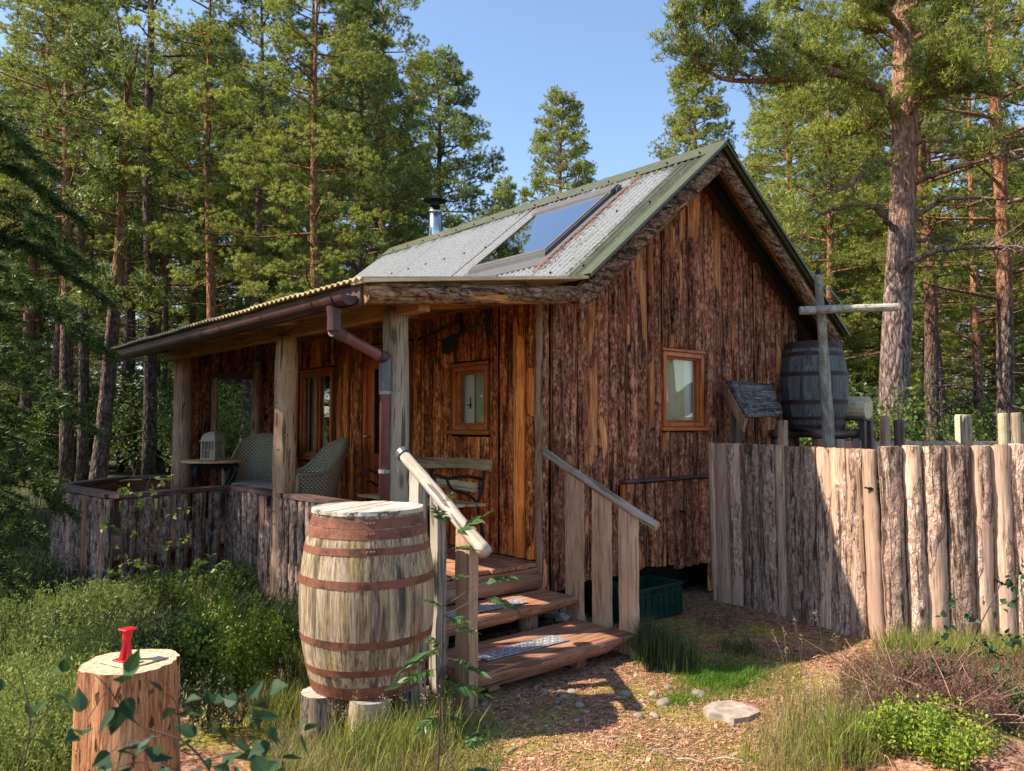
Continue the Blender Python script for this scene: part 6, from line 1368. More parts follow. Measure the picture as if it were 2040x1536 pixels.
def place_bush(bm, x, D, s_, label, group, name='birch_bush', cat='shrub', sz=1.):
    p = spot(x, D); p[2] = float(ground_z(p[0], p[1])) - .03; t = thing(name, p, label, cat, group, random.Random(int(x + D)).uniform(0, 6))
    for nm, me in zip(('stems', 'leaves'), bm): o = link(nm, me, t); o.scale = (s_, s_, s_ * sz)
place_bush(BU, 1722, 10.2, .74, 'bright yellow green leafy young tree between the raised barrel and the big pine', None, 'young_birch', 'young tree', 1.05)
place_bush(BU, 1760, 9.6, .52, 'small yellow green bush at the foot of the big pine behind the fence', None)
place_bush(BU, 462, 13.5, .85, 'leafy birch seen through the opening of the porch windbreak', None, 'young_birch', 'young tree')
rb_ = random.Random(6)
for k in range(34): place_bush(BU2 if k % 3 else BU, -100 + k * 23 + rb_.uniform(-20, 20), rb_.uniform(24, 46), rb_.uniform(.8, 1.6), 'sunlit green shrub in the undergrowth of the left wood', 'undergrowth shrubs on the left', 'shrub')
for k in range(22): place_bush(BU2, rb_.uniform(1640, 2150), rb_.uniform(14, 40), rb_.uniform(.6, 1.4), 'green shrub in the undergrowth of the right wood', 'undergrowth shrubs on the right', 'shrub')

# ---------------------------------------------------------------- the big pine on the right, branch by branch
BP = thing('big_pine', spot(1783, 12, -.03), 'big Scots pine with a broad pinkish trunk and long curved branches right of the cabin', 'pine tree')
w0 = np.array(BP.location); G_ = Geo()
tr = [w0, atd(1783, 800, 12), atd(1787, 640, 12), atd(1795, 500, 12), atd(1799, 380, 12.05), atd(1803, 250, 12.1), atd(1802, 120, 12.2), atd(1801, 0, 12.3), atd(1806, -120, 12.4), atd(1800, -300, 12.4)]
V, F = tubeg(spline(tr, 60), np.interp(np.linspace(0, 1, 60), [0, .06, .3, .6, .8, 1], [.30, .235, .205, .185, .14, .05]), 20, wob=.10, seed=5); G_.add(V, F)
br = [([(1785, 233), (1763, 190), (1723, 160), (1660, 146), (1590, 158), (1519, 160), (1440, 157), (1380, 110), (1347, 36)], 12.1, -1.6, .085, 1.),
      ([(1723, 160), (1690, 140), (1640, 122), (1600, 104), (1560, 60)], 11.9, -.6, .05, 1.), ([(1600, 158), (1540, 110), (1490, 90), (1440, 40), (1400, -30)], 11.3, -.6, .035, 1.), ([(1519, 160), (1470, 140), (1420, 90), (1400, 20)], 10.8, .2, .03, 1.),
      ([(1774, 328), (1745, 317), (1701, 364), (1628, 394), (1570, 420)], 12.0, -1.6, .045, .35), ([(1770, 445), (1737, 412), (1683, 412), (1628, 434), (1584, 485)], 12.0, -1.2, .05, .25),
      ([(1810, 171), (1840, 148), (1861, 124), (1900, 60)], 12.0, -1.0, .07, .9), ([(1807, 233), (1828, 204), (1883, 157), (1927, 146), (1980, 130)], 12.0, -1.2, .04, 1.), ([(1808, 215), (1850, 195), (1910, 180), (1975, 188)], 12.0, -.4, .035, 1.),
      ([(1808, 200), (1850, 190), (1901, 98), (1974, 58), (2050, 35)], 12.3, .8, .06, .9), ([(1825, 288), (1847, 281), (1956, 277), (2050, 270)], 12.0, -.6, .04, .25), ([(1814, 335), (1850, 318), (1910, 305), (1990, 285)], 12.0, -.4, .03, .2),
      ([(1814, 368), (1883, 339), (1974, 313), (2060, 288)], 12.0, -1.4, .055, .2), ([(1810, 441), (1865, 405), (1920, 394), (1980, 396), (2060, 402)], 12.0, -1.2, .05, .2), ([(1814, 485), (1869, 474), (1974, 492), (2050, 500)], 12.0, .5, .04, .1),
      ([(1792, 543), (1818, 518), (1883, 499), (1960, 490), (2060, 488)], 11.9, -1.4, .06, .1), ([(1800, 60), (1760, 20), (1700, -20), (1620, -60)], 12.2, -1.5, .06, 1.), ([(1800, 30), (1850, -10), (1920, -50), (2000, -60)], 12.2, -1., .06, 1.),
      ([(1800, 100), (1760, 60), (1690, 50), (1600, 20), (1540, -20)], 12.2, .8, .05, 1.), ([(1790, 180), (1740, 250), (1690, 270), (1640, 262)], 12.1, .9, .04, .8), ([(1795, 280), (1740, 262), (1700, 230), (1650, 210), (1600, 225)], 12.1, 1.6, .04, .9), ([(1805, 90), (1850, 60), (1900, 30), (1950, 10)], 12.1, -.2, .05, 1.)]
TP = []; TD = []; rg = np.random.default_rng(77)
for pts, D, dD, r_, leaf in br:
    m = len(pts); P = spline([atd(x, y, D + dD * k / (m - 1)) for k, (x, y) in enumerate(pts)], 26); P[1:] += rg.normal(size=(25, 3)) * .012; G_.tube(P, np.linspace(r_, .010, 26), 7)
    Lb = np.linalg.norm(np.diff(P, axis=0), axis=1).sum(); ns = int(Lb * (16 if leaf > .5 else 9))
    for j in range(ns):
        a = int(rg.uniform(5, 25.9)); c = P[a]; tang = unit(P[min(25, a + 1)] - P[a - 1]); d = unit(tang * .6 + rg.normal(size=3) * [.8, .8, .5] + [0, 0, .25 if leaf > .5 else -.05]); ll = rg.uniform(.25, .85) * (1.15 - .5 * a / 25)
        Q = np.stack([c, c + d * ll * .5 + rg.normal(size=3) * .04, c + d * ll + [0, 0, .08]]); G_.tube(Q, [.012, .007, .003], 4, cap=False)
        if rg.uniform() < leaf:
            for q in (.55, 1.): TP.append(Q[0] * (1 - q) + Q[2] * q + rg.normal(size=3) * .04); TD.append(rg.uniform(.11, .21))
        elif rg.uniform() < .6:
            for z in range(4): b = Q[1]; G_.tube([b, b + unit(rg.normal(size=3)) * ll * .5], [.005, .002], 3, cap=False)
V, F, _ = G_.get(); link('trunk', mesh('trunk', V - w0, F, M_TRUNKB, True), BP)
V, F = pads(np.array(TP), np.array(TD), 12, 12, .075, .013, rg, .6); link('crown', mesh('crown', V - w0, [F], NDL), BP); print('big pine needles', len(F))

# ---------------------------------------------------------------- young conifer leaning in at the left edge
YC = thing('young_conifer', spot(-190, 4.6, -.02), 'dark green young conifer with drooping feathery boughs at the left edge', 'conifer'); w0 = np.array(YC.location); G_ = Geo(); TP = []; TD = []
G_.tube([w0, atd(-185, 850, 4.6), atd(-170, 400, 4.7), atd(-160, 0, 4.8)], [.07, .06, .05, .03], 8)
for (sx_, sy_), (ex, ey), D0, D1 in (((-175, 360), (150, 430), 4.7, 4.9), ((-175, 420), (165, 520), 4.7, 4.6), ((-178, 500), (205, 590), 4.7, 5.0), ((-180, 560), (150, 640), 4.6, 4.2), ((-180, 600), (215, 700), 4.6, 4.8), ((-182, 690), (120, 800), 4.6, 4.1), ((-184, 760), (175, 850), 4.6, 4.6), ((-186, 850), (100, 960), 4.6, 4.2), ((-186, 900), (128, 1010), 4.6, 4.7), ((-187, 980), (60, 1060), 4.6, 4.3), ((-187, 1000), (20, 1160), 4.6, 4.1), ((-176, 250), (90, 330), 4.7, 4.5), ((-176, 640), (60, 720), 4.7, 5.3), ((-180, 820), (70, 900), 4.7, 5.3)):
    A = atd(sx_, sy_, D0); B = atd(ex, ey, D1); M_ = (A + B) / 2 + [0, 0, .22]; P = spline([A, M_, B], 24); G_.tube(P, np.linspace(.020, .004, 24), 5)
    for j in range(95):
        a = int(rg.uniform(6, 23.9)); tang = unit(P[min(23, a + 1)] - P[a - 1]); side = np.cross(tang, [0, 0, 1]) * rg.choice([-1, 1]); d = unit(tang * .8 + side * rg.uniform(.3, 1.) + [0, 0, rg.uniform(-.45, .25)]); ll = rg.uniform(.12, .38) * (1.3 - a / 24)
        G_.tube([P[a], P[a] + d * ll], [.004, .0015], 3, cap=False); nt = max(3, int(ll / .022)); q = np.linspace(.05, 1, nt)[:, None]; TP.append(P[a] + d * ll * q); TD.append(np.repeat([d], nt, 0))
V, F, _ = G_.get(); link('trunk', mesh('trunk', V - w0, F, M_TRUNK, True), YC); V, F = needles(np.concatenate(TP), np.concatenate(TD), 9, .042, .008, rg, spread=.9, jit=.004); link('foliage', mesh('foliage', V - w0, [F], NDLY), YC); print('conifer', len(F))

# ---------------------------------------------------------------- ground plants
def pix(n, x0, x1, y0, y1, rng, poly=None, D0=0):
    x = rng.uniform(x0, x1, n); y = rng.uniform(y0, y1, n)
    P = np.array([onz(a, b, 0) for a, b in zip(x, y)]); P[:, 2] = ground_z(P[:, 0], P[:, 1]); return P
BUSH = [(*onz(x, y, 0)[:2], q) for x, y, q in ((450, 1375, .36), (385, 1370, .2), (545, 1325, .2), (1850, 1550, .2), (760, 1440, .30), (650, 1400, .16), (1455, 1420, .16))]
FOOT = [((2.85, 4.2), (4.62, 9.6)), ((4.15, 8.2), (4.6, 9.8)), ((1.75, 2.9), (7.05, 9.3)), ((2.76, 4.2), (3.6, 4.6))]
def clear(P):
    ok = np.ones(len(P), bool)
    for (x0, x1), (y0, y1) in FOOT: ok &= ~((P[:, 0] > x0) & (P[:, 0] < x1) & (P[:, 1] > y0) & (P[:, 1] < y1))
    ok &= np.hypot(P[:, 0] - ST[0], P[:, 1] - ST[1]) > .19
    for bx, by, br_ in BUSH: ok &= np.hypot(P[:, 0] - bx, P[:, 1] - by) > br_
    return ok
def blades(P, h, w, rng, lean=.35, mat=None, name='grass', label=None, bias=(0, 0)):
    P = P[clear(P)]; n = len(P); a = rng.uniform(0, 6.28, n); h = h * rng.uniform(.5, 1.2, n); ln_ = lean * rng.uniform(.2, 1.3, n); d = np.stack([np.cos(a) + bias[0], np.sin(a) + bias[1], 0 * a], -1)
    s_ = np.stack([-np.sin(a * 1.7), np.cos(a * 1.7), 0 * a], -1) * w / 2; up = np.array([0, 0, 1.]); P = P - [0, 0, .01]
    p1 = P + d * (h * ln_ * .35)[:, None] + up * (h * .55)[:, None]; p2 = P + d * (h * ln_)[:, None] + up * (h * (1 - .3 * ln_))[:, None]
    V = np.stack([P - s_, P + s_, p1 + s_ * .8, p1 - s_ * .8, p2], 1).reshape(-1, 3); o = np.arange(n)[:, None] * 5; return V, [o + [0, 1, 2, 3], o + [3, 2, 4]]
def stuff(name, V, F, mat, label, cat):
    o = link(name, mesh(name, V, F, mat)); return tag(o, label, cat, kind='stuff')
def clump(C, n, r_, rng): q = rng.normal(size=(n, 2)) * r_; P = np.column_stack([C[0] + q[:, 0], C[1] + q[:, 1], np.zeros(n)]); P[:, 2] = ground_z(P[:, 0], P[:, 1]); return P
rg = np.random.default_rng(5)
GR = leafm('meadow grass', (.085, .11, .018), (.36, .37, .085), .45, .5, 3); GRD = leafm('shaded grass', (.022, .040, .012), (.085, .11, .03), .35, .5, 3)  # the shaded grass has the heath's shade mixed into its green
DRY = leafm('dry straw grass', (.22, .17, .07), (.46, .38, .18), .35, .6, 4); FRESH = leafm('fresh green grass', (.05, .13, .012), (.17, .29, .03), .45, .45, 6); HEA = leafm('shaded heather sprigs', (.022, .030, .012), (.085, .105, .032), .25, .6, 3)  # shade over the left heath is put into the dark heather green
RED_H = leafm('brown heather', (.12, .055, .04), (.30, .17, .11), .2, .7, 4)
def join(*l):
    V = []; F = {}; n = 0
    for v_, f_ in l:
        V.append(v_)
        for f in f_: F.setdefault(f.shape[1], []).append(f + n)
        n += len(v_)
    return np.concatenate(V), [np.concatenate(f) for f in F.values()]
# left heath: shaded heather sprigs and grass
def sprigs(P, h, rng, k=18, L=.022, w=.007):
    P = P[clear(P)]; n = len(P); H_ = h * rng.uniform(.6, 1.3, n); lean = rng.normal(size=(n, 2)) * .22; q = rng.uniform(.15, 1, (n, k)); base = P[:, None] + np.stack([lean[:, :1] * q * H_[:, None] * q, lean[:, 1:] * q * H_[:, None] * q, q * H_[:, None]], -1)
    d = rng.normal(size=(n, k, 3)) * .6 + [0, 0, 1.]; return needles(base.reshape(-1, 3), unit(d.reshape(-1, 3)), 1, L, w, rng, spread=.35, jit=.004)
def patchy(P, lo=.03, s=1.7, sd_=71): q = fbm(P * [s, s, 0] + 3, sd_); return P[q > lo]
def sprout(n, reg, h, **k):
    V, F = sprigs(patchy(pix(int(n * 1.5), *reg, rg)), h, rg, **k); return V, [F]
stuff('heather', *join(sprout(3000, (-80, 600, 1130, 1290), .27, k=22, L=.035, w=.010), sprout(3000, (-80, 560, 1260, 1500), .26, k=22, L=.028, w=.008), sprout(1500, (-80, 340, 1400, 1700), .20, k=20, L=.022, w=.006)), HEA, 'shade-darkened green heather covering the ground left of the deck and barrel', 'heather')
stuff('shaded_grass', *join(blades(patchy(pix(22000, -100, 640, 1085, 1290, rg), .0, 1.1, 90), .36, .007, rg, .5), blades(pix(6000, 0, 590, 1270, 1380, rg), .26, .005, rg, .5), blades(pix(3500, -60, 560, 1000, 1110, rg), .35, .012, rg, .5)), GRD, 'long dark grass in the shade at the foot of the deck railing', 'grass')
hp = np.concatenate([clump(onz(x, y, 0), 700, s_, rg) for x, y, s_ in ((300, 1250, .12), (480, 1215, .1), (340, 1180, .12), (190, 1290, .13), (60, 1330, .25), (130, 1400, .28), (30, 1500, .22), (40, 1200, .3), (240, 1200, .25), (390, 1240, .15), (70, 1560, .2), (120, 1480, .15))])
V, F = sprigs(hp, .30, rg, k=22, L=.026, w=.007); V2, F2 = blades(hp[::2], .30, .005, rg, .3)
stuff('green_heather', *join((V, [F]), (V2, F2)), leafm('sunlit heather', (.07, .10, .02), (.28, .32, .08), .35, .5, 4), 'sunlit yellow green heather tufts on the left around the tall stump', 'heather')  # sunlight on these tufts is mixed into a brighter leaf colour
# meadow grasses round the barrel, steps and on the right
stuff('grass', *join(blades(pix(7000, 520, 800, 1440, 1570, rg), .07, .004, rg, .7), blades(np.concatenate([clump(onz(x, y, 0), 420, s_, rg) for x, y, s_ in ((730, 1500, .10), (790, 1510, .12), (850, 1480, .08), (560, 1440, .10), (1680, 1540, .07), (570, 1360, .08), (1840, 1320, .16), (1990, 1330, .16))]), .26, .0045, rg, .4),
      blades(pix(5000, 1240, 1640, 1350, 1560, rg), .035, .0035, rg, .9), blades(pix(1500, 1480, 1780, 1450, 1570, rg), .09, .003, rg, .5), blades(pix(700, 1560, 1760, 1430, 1570, rg), .20, .003, rg, .35), blades(pix(2500, 1760, 2080, 1290, 1350, rg), .20, .005, rg, .4), blades(pix(6000, 1360, 1600, 1300, 1400, rg), .04, .004, rg, .8), blades(pix(4000, 560, 1000, 1440, 1560, rg), .09, .004, rg, .8)), GR, 'yellow green grass tufts around the barrel, the path and the fence foot', 'grass')
stuff('dry_grass', *join(blades(pix(2500, 540, 900, 1450, 1560, rg), .14, .003, rg, .4), blades(pix(3500, 1740, 2080, 1290, 1400, rg), .16, .003, rg, .5), blades(pix(1200, 1520, 1780, 1420, 1560, rg), .18, .003, rg, .4), blades(pix(5000, 540, 1000, 1430, 1570, rg), .035, .003, rg, 1.), blades(pix(3000, 1000, 1650, 1330, 1560, rg), .03, .003, rg, 1.)), DRY, 'dry straw coloured grass among the green tufts', 'grass')
stuff('fresh_grass', *join(blades(np.concatenate([clump(onz(x, y, 0), c_, s_, rg) for x, y, s_, c_ in ((1415, 1352, .07, 1500), (1450, 1362, .07, 1500), (1478, 1350, .05, 900), (1400, 1370, .13, 700), (1470, 1345, .15, 700))]), .07, .0035, rg, .8), blades(clump(onz(1350, 1395, 0), 700, .06, rg), .05, .0035, rg, .7)), FRESH, 'bright fresh green tuft of soft grass on the path beyond the steps', 'grass')
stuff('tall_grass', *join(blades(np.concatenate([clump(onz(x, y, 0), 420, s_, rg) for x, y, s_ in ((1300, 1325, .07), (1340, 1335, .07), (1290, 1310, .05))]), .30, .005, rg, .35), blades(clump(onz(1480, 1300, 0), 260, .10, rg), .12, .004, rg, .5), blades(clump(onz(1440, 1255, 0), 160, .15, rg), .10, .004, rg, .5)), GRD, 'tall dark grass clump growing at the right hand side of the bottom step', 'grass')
MOSS = leafm('moss', (.15, .15, .02), (.42, .40, .08), .3, .8, 5, 0)
mp_ = pix(60000, 1000, 1760, 1290, 1560, rg); q_ = fbm(mp_ * [2.2, 2.2, 0] + 4, 77) + .5 * np.exp(-(((mp_ - onz(1560, 1335, 0))[:, :2] ** 2).sum(1)) / .35); mp_ = mp_[q_ > .07]
stuff('moss', *join(blades(mp_, .016, .006, rg, 1.2)), MOSS, 'yellow green moss in patches over the path', 'moss')
# seed heads
def seedheads(P, h, rng, mat):
    G_ = Geo(); VP = []; VD = []
    for p in P:
        hh = h * rng.uniform(.7, 1.2); lx = rng.normal(size=2) * .12; A = spline([p, p + [lx[0] * hh * .4, lx[1] * hh * .4, hh * .6], p + [lx[0] * hh, lx[1] * hh, hh]], 6); G_.tube(A, [.0016, .0014, .0012, .001, .0009, .0007], 3, cap=False)
        for k in range(22): q = rng.uniform(.68, 1.); b = A[0] * 0 + np.array([np.interp(q, np.linspace(0, 1, 6), A[:, i]) for i in range(3)]); VP.append(b + rng.normal(size=3) * [.012, .012, .004] * (1.6 - q)); VD.append([rng.normal() * .5, rng.normal() * .5, 1])
    V, F = needles(np.array(VP), unit(np.array(VD)), 1, .011, .005, rng, .5, .001); V2, F2, _ = G_.get(); return join((V, [F]), (V2, F2))
SEED = leafm('grass seed heads', (.20, .13, .08), (.42, .30, .17), .3, .6, 5)
stuff('seed_heads', *join(seedheads(np.concatenate([pix(34, 650, 900, 1420, 1530, rg), pix(10, 1480, 1700, 1300, 1400, rg), pix(26, 1560, 1800, 1450, 1560, rg), pix(8, 560, 660, 1390, 1440, rg)]), .30, rg, None)), SEED, 'thin stalks of grass in seed in front of the barrel and on the right', 'grass')
# brown heather bank and its twigs on the right
P = patchy(pix(6800, 1680, 2110, 1340, 1570, rg), -.15, 2.5, 55); V, F = sprigs(P, .13, rg, k=20, L=.018, w=.0045)
stuff('brown_heather', V, [F], RED_H, 'reddish brown heather bank in the lower right corner', 'heather')
G_ = Geo()
for k in range(260):
    a = onz(rg.uniform(1680, 2060), rg.uniform(1360, 1540), 0); a[2] = ground_z(a[0], a[1]) + .03; d = unit(rg.normal(size=3) * [1, 1, .25] + [.2, -.2, .25]); l = rg.uniform(.1, .38); b = a + d * l * .5 + rg.normal(size=3) * .02; G_.tube([a, b, a + d * l + rg.normal(size=3) * .03], [.0035, .0028, .0012], 4, cap=False)
V, F, _ = G_.get(); stuff('dead_twigs', V, F, plain('dead pinkish twigs', (.30, .16, .11), .8, var=.4), 'tangle of dead pinkish heather twigs in the lower right', 'twigs')
# bilberry bushes
def lowbush(name, C, R_, H_, n, L, W, mat, label):
    t = thing(name, (C[0], C[1], float(ground_z(C[0], C[1]))), label, 'bush'); G_ = Geo(); P = []; D = []
    for k in range(46):
        az = rg.uniform(0, 6.28); r_ = R_ * math.sqrt(rg.uniform(0, 1)); tip = np.array([r_ * math.cos(az), r_ * math.sin(az), H_ * rg.uniform(.55, 1.05) * (1 - .45 * (r_ / R_) ** 2)]); A = spline([[r_ * .4 * math.cos(az), r_ * .4 * math.sin(az), 0], tip * [.8, .8, .5], tip], 8); G_.tube(A, np.linspace(.003, .001, 8), 3, cap=False)
        for j in range(n // 46): c = A[rg.integers(1, 8)] + rg.normal(size=3) * .028; P.append(c); D.append(rg.normal(size=3) * .8 + [0, 0, .5])
    V, F, _ = G_.get(); link('stems', mesh('stems', V, F, TWIG), t); V, F = leafg(np.array(P), np.array(D), rg.uniform(.7, 1.2, len(P)) * L, rg.uniform(.7, 1.2, len(P)) * W, rg); link('leaves', mesh('leaves', V, F, mat), t); return t
BIL = leafm('bilberry leaves', (.09, .17, .015), (.38, .46, .06), .48, .4, 8); BILD = leafm('dark bilberry leaves', (.02, .07, .015), (.11, .19, .035), .35, .4, 8)
lowbush('bilberry_bush', onz(455, 1370, 0), .36, .60, 7200, .028, .017, BIL, 'bright green bilberry bush between the tall stump and the barrel')
lowbush('bilberry_bush', onz(380, 1370, 0), .24, .36, 2600, .026, .015, BILD, 'darker low bilberry bush just behind the tall stump')
lowbush('bilberry_bush', onz(540, 1330, 0), .22, .26, 2000, .026, .015, BILD, 'small dark bilberry bush left of the barrel stumps')
lowbush('bilberry_bush', onz(1855, 1565, 0), .30, .20, 4300, .022, .013, BIL, 'green bilberry bush in the lower right among the brown heather')
lowbush('bilberry_bush', onz(1990, 1470, 0), .12, .12, 900, .020, .012, BILD, 'small bilberry patch at the right edge of the brown heather')
# saplings
def sapling(name, stem, twigs, D, leafn, L, W, mat, label, sr=.004, droop=-.5, spread=.035, lab='sapling'):
    base = np.array(atd(*stem[0], D)); base_g = onz(stem[0][0], 850 + 1.6 * 1560 / D, 0); P0 = np.array([base[0], base[1], 0.]); P0[2] = float(ground_z(P0[0], P0[1])) - .02
    t = thing(name, P0, label, lab); w0 = P0; G_ = Geo(); S = spline([P0] * (stem[0][1] < 850 + 1.5 * 1560 / D) + [atd(x, y, D) for x, y in stem], 24); G_.tube(S, np.linspace(sr * 1.4, sr * .4, 24), 6); P = []; Dn = []
    for tw in twigs:
        dd_ = rg.uniform(-.06, .06) * D; A = spline([atd(x, y, D + dd_ * k / max(1, len(tw) - 1)) for k, (x, y) in enumerate(tw)], 14); G_.tube(A, np.linspace(sr * .55, sr * .2, 14), 4)
        Lt = np.linalg.norm(np.diff(A, axis=0), axis=1).sum(); n = max(2, int(Lt * leafn))
        for j in range(n): c = A[min(13, int(rg.uniform(2, 14)))]; d = unit(rg.normal(size=3) + [0, 0, droop]); P.append(c + d * rg.uniform(.2, 1) * spread); Dn.append(d)
        P.append(A[-1]); Dn.append(A[-1] - A[-2])
    V, F, _ = G_.get(); link('stem', mesh('stem', V - w0, F, TWIG, True), t); P = np.array(P); V, F = leaff(P, np.array(Dn), rg.uniform(.6, 1.2, len(P)) * L, rg.uniform(.7, 1.15, len(P)) * W, rg, .18); link('leaves', mesh('leaves', V - w0, F, mat), t); return t
sapling('birch_sapling', [(345, 1235), (335, 1180), (305, 1060), (292, 985), (300, 950)], [[(335, 1170), (280, 1130), (215, 1090)], [(325, 1130), (260, 1120), (220, 1135)], [(320, 1110), (260, 1060), (205, 1048)], [(340, 1200), (400, 1150), (450, 1120)], [(335, 1175), (380, 1130), (425, 1105)], [(305, 1060), (340, 1025), (375, 1012)], [(300, 1020), (270, 985), (230, 965)], [(296, 990), (325, 955), (340, 948)], [(320, 1100), (350, 1080), (372, 1070)], [(340, 1215), (300, 1190), (270, 1160)], [(345, 1225), (390, 1180), (370, 1200)], [(345, 1230), (250, 1170), (180, 1175)]], 6.0, 42, .045, .034, BIRCH, 'slender birch sapling with pale yellow green leaves in front of the deck railing')
sapling('birch_sapling', [(180, 1180), (200, 1175), (270, 1195)], [[(120, 1178), (180, 1172), (260, 1178)], [(200, 1200), (240, 1205), (290, 1200)]], 6.3, 30, .04, .03, BIRCH, 'low trailing birch shoot in the heather left of the bigger sapling')
sapling('birch_sapling', [(1932, 1475), (1905, 1400), (1918, 1330), (1955, 1240), (1990, 1170), (1985, 1135)], [[(1905, 1390), (1880, 1350), (1868, 1320)], [(1910, 1360), (1950, 1345), (2000, 1330)], [(1920, 1320), (1885, 1290), (1880, 1230)], [(1930, 1290), (1980, 1270), (2035, 1265)], [(1955, 1240), (1925, 1215), (1905, 1195)], [(1970, 1210), (2010, 1200), (2040, 1180)], [(1915, 1340), (1880, 1330), (1865, 1330)], [(1940, 1270), (1970, 1300), (1990, 1310)], [(1990, 1170), (2020, 1150), (2036, 1130)], [(1905, 1400), (1950, 1390), (1975, 1370)]], 4.1, 55, .045, .036, BIRCHD, 'birch sapling with rounded green leaves in front of the fence at the right', sr=.004)
sapling('birch_sapling', [(1822, 1360), (1818, 1330), (1822, 1325)], [[(1822, 1350), (1815, 1330), (1812, 1322)]], 4.3, 40, .04, .034, BIRCH, 'tiny birch seedling with a few bright leaves left of the right hand sapling')
# leaves coloured dark for shade, close to the lens, at the bottom left
sapling('foreground_birch', [(470, 1700), (430, 1560), (370, 1480), (270, 1440), (215, 1370), (190, 1345)], [[(270, 1440), (250, 1390), (245, 1360)], [(330, 1465), (250, 1480), (220, 1500)], [(380, 1490), (440, 1440), (520, 1430)], [(215, 1370), (170, 1440), (165, 1455)], [(360, 1475), (350, 1400), (325, 1380)], [(430, 1560), (300, 1520), (225, 1530)], [(400, 1520), (470, 1500), (560, 1510)]], 1.45, 44, .046, .034, BIRCHD, 'birch shoot with shade-darkened leaf colour close to the camera in front of the tall stump', sr=.0022, spread=.03)
sapling('foreground_birch', [(600, 1760), (560, 1600), (500, 1500), (470, 1430), (530, 1395)], [[(500, 1500), (440, 1460), (420, 1400)], [(530, 1540), (580, 1480), (600, 1450)], [(480, 1450), (520, 1450), (545, 1470)], [(560, 1600), (470, 1540), (400, 1540)], [(470, 1430), (490, 1400), (540, 1375)]], 1.6, 44, .046, .034, BIRCHD, 'second birch shoot with shade-darkened leaf colour close to the camera, nearer the barrel', sr=.002, spread=.03)
sapling('foreground_birch', [(20, 1760), (30, 1600), (60, 1450), (40, 1340), (20, 1320)], [[(60, 1450), (110, 1400), (125, 1340)], [(40, 1380), (10, 1350), (-10, 1320)], [(50, 1480), (70, 1460), (62, 1430)]], 1.5, 22, .05, .032, leafm('shoot leaves', (.03, .07, .02), (.07, .13, .03), .4), 'green leafy shoot close to the camera in the lower left corner', sr=.0018, spread=.02)
# rowan with feathered leaves in front of the steps
RW = thing('rowan_sapling', (*spot(872, 2.8)[:2], 0), 'rowan sapling with feathered leaves standing in front of the barrel and steps', 'sapling'); w0 = np.array(RW.location); G_ = Geo()
G_.tube(spline([w0, atd(868, 1600, 2.8), atd(874, 1500, 2.8), atd(880, 1300, 2.8), atd(884, 1150, 2.8), atd(888, 1050, 2.8), atd(880, 1020, 2.8)], 30), np.linspace(.0055, .0018, 30), 6)
rl = [((947, 1168), (1041, 1151)), ((957, 1188), (1030, 1217)), ((893, 1080), (968, 1027)), ((888, 1050), (866, 1012)), ((893, 1095), (948, 1098)), ((884, 1215), (846, 1198)), ((885, 1285), (800, 1338)), ((893, 1255), (950, 1262)), ((888, 1310), (962, 1345)), ((884, 1330), (788, 1368)), ((890, 1365), (972, 1388)), ((884, 1425), (836, 1458)), ((888, 1425), (925, 1452)), ((905, 1490), (986, 1462)), ((910, 1540), (985, 1545)), ((885, 1240), (930, 1240)), ((884, 1160), (930, 1150)), ((884, 1345), (905, 1400)), ((880, 1540), (830, 1560)), ((886, 1010), (900, 985)), ((884, 1300), (850, 1270))]
P = []; Dn = []; Ls = []
for k, ((x0, y0), (x1, y1)) in enumerate(rl):
    D1 = 2.8 + rg.uniform(-.08, .08); A = atd(x0, y0, 2.8); B = atd(x1, y1, D1); M_ = (A + B) / 2 + [0, 0, .012]; Q = spline([A, M_, B], 12); G_.tube(Q, np.linspace(.0012, .0005, 12), 3); S0 = atd(884, min(1500, y0 + 40), 2.8)
    if abs(x0 - 884) > 8: G_.tube([S0, A], [.0018, .0012], 4)
    t_ = unit(B - A); sd_ = unit(np.cross(t_, [0, 0, 1]) + rg.normal(size=3) * .25); ln_ = np.linalg.norm(B - A)
    for j in range(6):
        c = Q[3 + j] if j < 8 else Q[-1]
        for s_ in (-1, 1): P.append(c); Dn.append(sd_ * s_ + t_ * .7 + [0, 0, -.15]); Ls.append(ln_ * .36)
    P.append(Q[-2]); Dn.append(t_); Ls.append(ln_ * .33)
V, F, _ = G_.get(); link('stem', mesh('stem', V - w0, F, TWIG, True), RW); V, F = leaff(np.array(P), np.array(Dn), np.array(Ls), np.array(Ls) * .40, rg, .2); link('leaves', mesh('leaves', V - w0, F, ROWAN), RW)

# ---------------------------------------------------------------- stones, litter
STN = NT('grey pink stone'); a_ = STN.noise(STN.co(), 14, 5, .7); M_STONE = STN.fin(STN.mix(1., STN.ramp(a_, [(.3, (.20, .155, .125)), (.55, (.36, .29, .235)), (.75, (.50, .42, .35))]), STN.math('MULTIPLY_ADD', STN.rnd(), .6, .6), 'MULTIPLY'), .85, STN.bump(a_, .5, .01), .2)
def stone_mesh(seed, flat=.55):
    bm_ = bmesh.new(); bmesh.ops.create_icosphere(bm_, subdivisions=3, radius=1.); V = np.array([v_.co[:] for v_ in bm_.verts]); d = 1 + .28 * fbm(V * 1.1 + seed * 9, 3) + .06 * fbm(V * 4 + seed, 4)
    for v_, q in zip(bm_.verts, V * d[:, None] * [1, .8, flat]): v_.co = q
    me = bpy.data.meshes.new('stone'); bm_.to_mesh(me); bm_.free(); me.materials.append(M_STONE)
    for p_ in me.polygons: p_.use_smooth = True
    return me
SM = [stone_mesh(k, rr.uniform(.45, .75)) for k in range(6)]
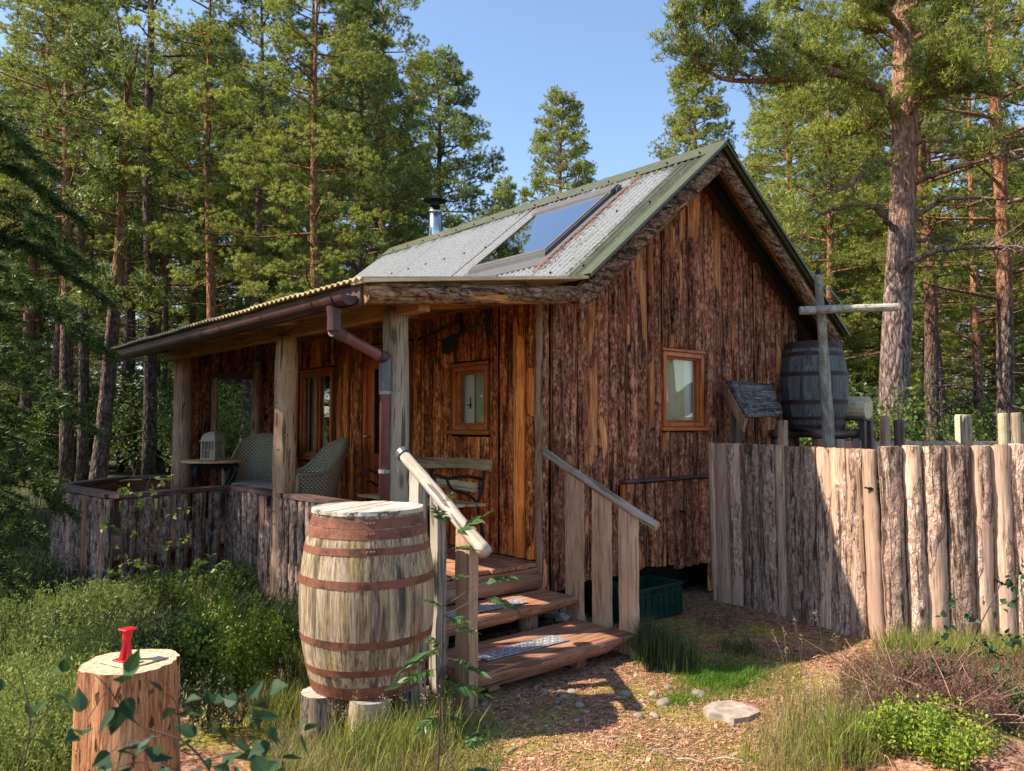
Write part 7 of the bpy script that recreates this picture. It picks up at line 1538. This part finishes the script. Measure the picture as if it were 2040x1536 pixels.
def stone(x, y, wpx, k, label, group):
    p = onz(x, y, 0); D = (p - EY) @ FH; s_ = wpx * D / 1560 / 2; o = link('stone', SM[k % 6], None, (p[0], p[1], float(ground_z(p[0], p[1])) - s_ * .05)); o.scale = (s_,) * 3; o.rotation_euler = (0, 0, k * 1.3); tag(o, label, 'stone', group)
big = [(1323, 1400, 34, 'rounded grey stone on the path left of the flat slab, largest of the rounded ones'), (1392, 1383, 36, 'flattish pale stone beside the fresh grass tuft'), (1278, 1398, 16, 'small pinkish stone left of the largest rounded one'), (1302, 1384, 26, 'low pale stone behind the largest rounded one'), (1331, 1373, 18, 'small white stone nearest the tall grass clump'), (1271, 1425, 26, 'pale stone at the tip of the handrail shadow'), (1303, 1423, 22, 'pale stone right of the handrail shadow tip'), (1245, 1385, 30, 'stone half in the handrail shadow'), (1155, 1410, 22, 'whitish stone in the shadow ahead of the bottom step'), (985, 1342, 22, 'round stone under the left end of the bottom step')]
for k, (x, y, w_, lab) in enumerate(big): stone(x, y, w_, k, lab, None)
for k in range(70):
    if k < 16: x, y, w_ = rr.uniform(940, 1160), 0, rr.uniform(9, 22); y = 1440 - (x - 940) * .28 + rr.uniform(-38, 30); lab, gp = 'small stone lying in the shade along the foot of the bottom step', 'stones along the bottom step'
    else: x, y, w_ = rr.uniform(1000, 1680), rr.uniform(1380, 1520), rr.uniform(6, 16); lab, gp = 'small pebble scattered on the open path in front of the steps', 'pebbles scattered on the path'
    stone(x, y, w_, k, lab, gp)
# flat slab
c = onz(1460, 1418, 0); px = [(1402, 1408), (1420, 1398), (1458, 1395), (1482, 1402), (1505, 1410), (1513, 1418), (1490, 1428), (1462, 1432), (1440, 1424), (1412, 1420)]
top = np.array([onz(x, y, .03) for x, y in px]); bot = (top - c) * 1.03 + c; bot[:, 2] = -.03; n = len(px); k = np.arange(n)
V = np.concatenate([top, bot]) - c; o = link('flat_slab', mesh('flat_slab', V, [np.arange(n)[::-1][None], np.stack([k, (k + 1) % n, (k + 1) % n + n, k + n], -1)], M_STONE), None, c); tag(o, 'flat angular grey stone slab set in the path', 'stone')
# needle and bark litter
def litter(n, reg, L, w, rng):
    P = pix(n, *reg, rng); P = P[clear(P)]; n = len(P); a = rng.uniform(0, 6.28, n); d = np.stack([np.cos(a), np.sin(a), rng.normal(size=n) * .25], -1); s_ = np.stack([-np.sin(a), np.cos(a), rng.normal(size=n) * .4], -1); l = (L * rng.uniform(.3, 1.4, n))[:, None]; ww = (w * rng.uniform(.4, 1.5, n))[:, None]
    P = P + [0, 0, .006]; V = np.stack([P - d * l - s_ * ww, P + d * l - s_ * ww, P + d * l + s_ * ww, P - d * l + s_ * ww * .6], 1).reshape(-1, 3); return V, [np.arange(4 * n).reshape(-1, 4)]
LIT = leafm('bark litter', (.20, .075, .042), (.68, .38, .23), .05, .9, 20, 0)
stuff('bark_litter', *join(litter(250, (930, 1700, 1300, 1560), .016, .008, rg), litter(12000, (930, 1800, 1215, 1560), .006, .003, rg), litter(12000, (930, 1760, 1300, 1560), .018, .0014, rg), litter(5000, (560, 1000, 1400, 1560), .010, .004, rg)), LIT, 'reddish bark chips and pine needles littering the path', 'litter')
G_ = Geo()
for (x, y, a) in ((1300, 1495, .1), (1345, 1512, -.2), (1195, 1475, .4), (1010, 1500, .9), (1420, 1512, 0), (1620, 1310, .5)):
    p = onz(x, y, .012); d = np.array([math.cos(a + 5.5), math.sin(a + 5.5), 0]); G_.tube([p, p + d * .06 + [0, .006, .008], p + d * .13], [.004, .004, .002], 5)
V, F, _ = G_.get(); stuff('fallen_twigs', V, F, W_RAIL, 'pale fallen twigs on the path', 'twigs')
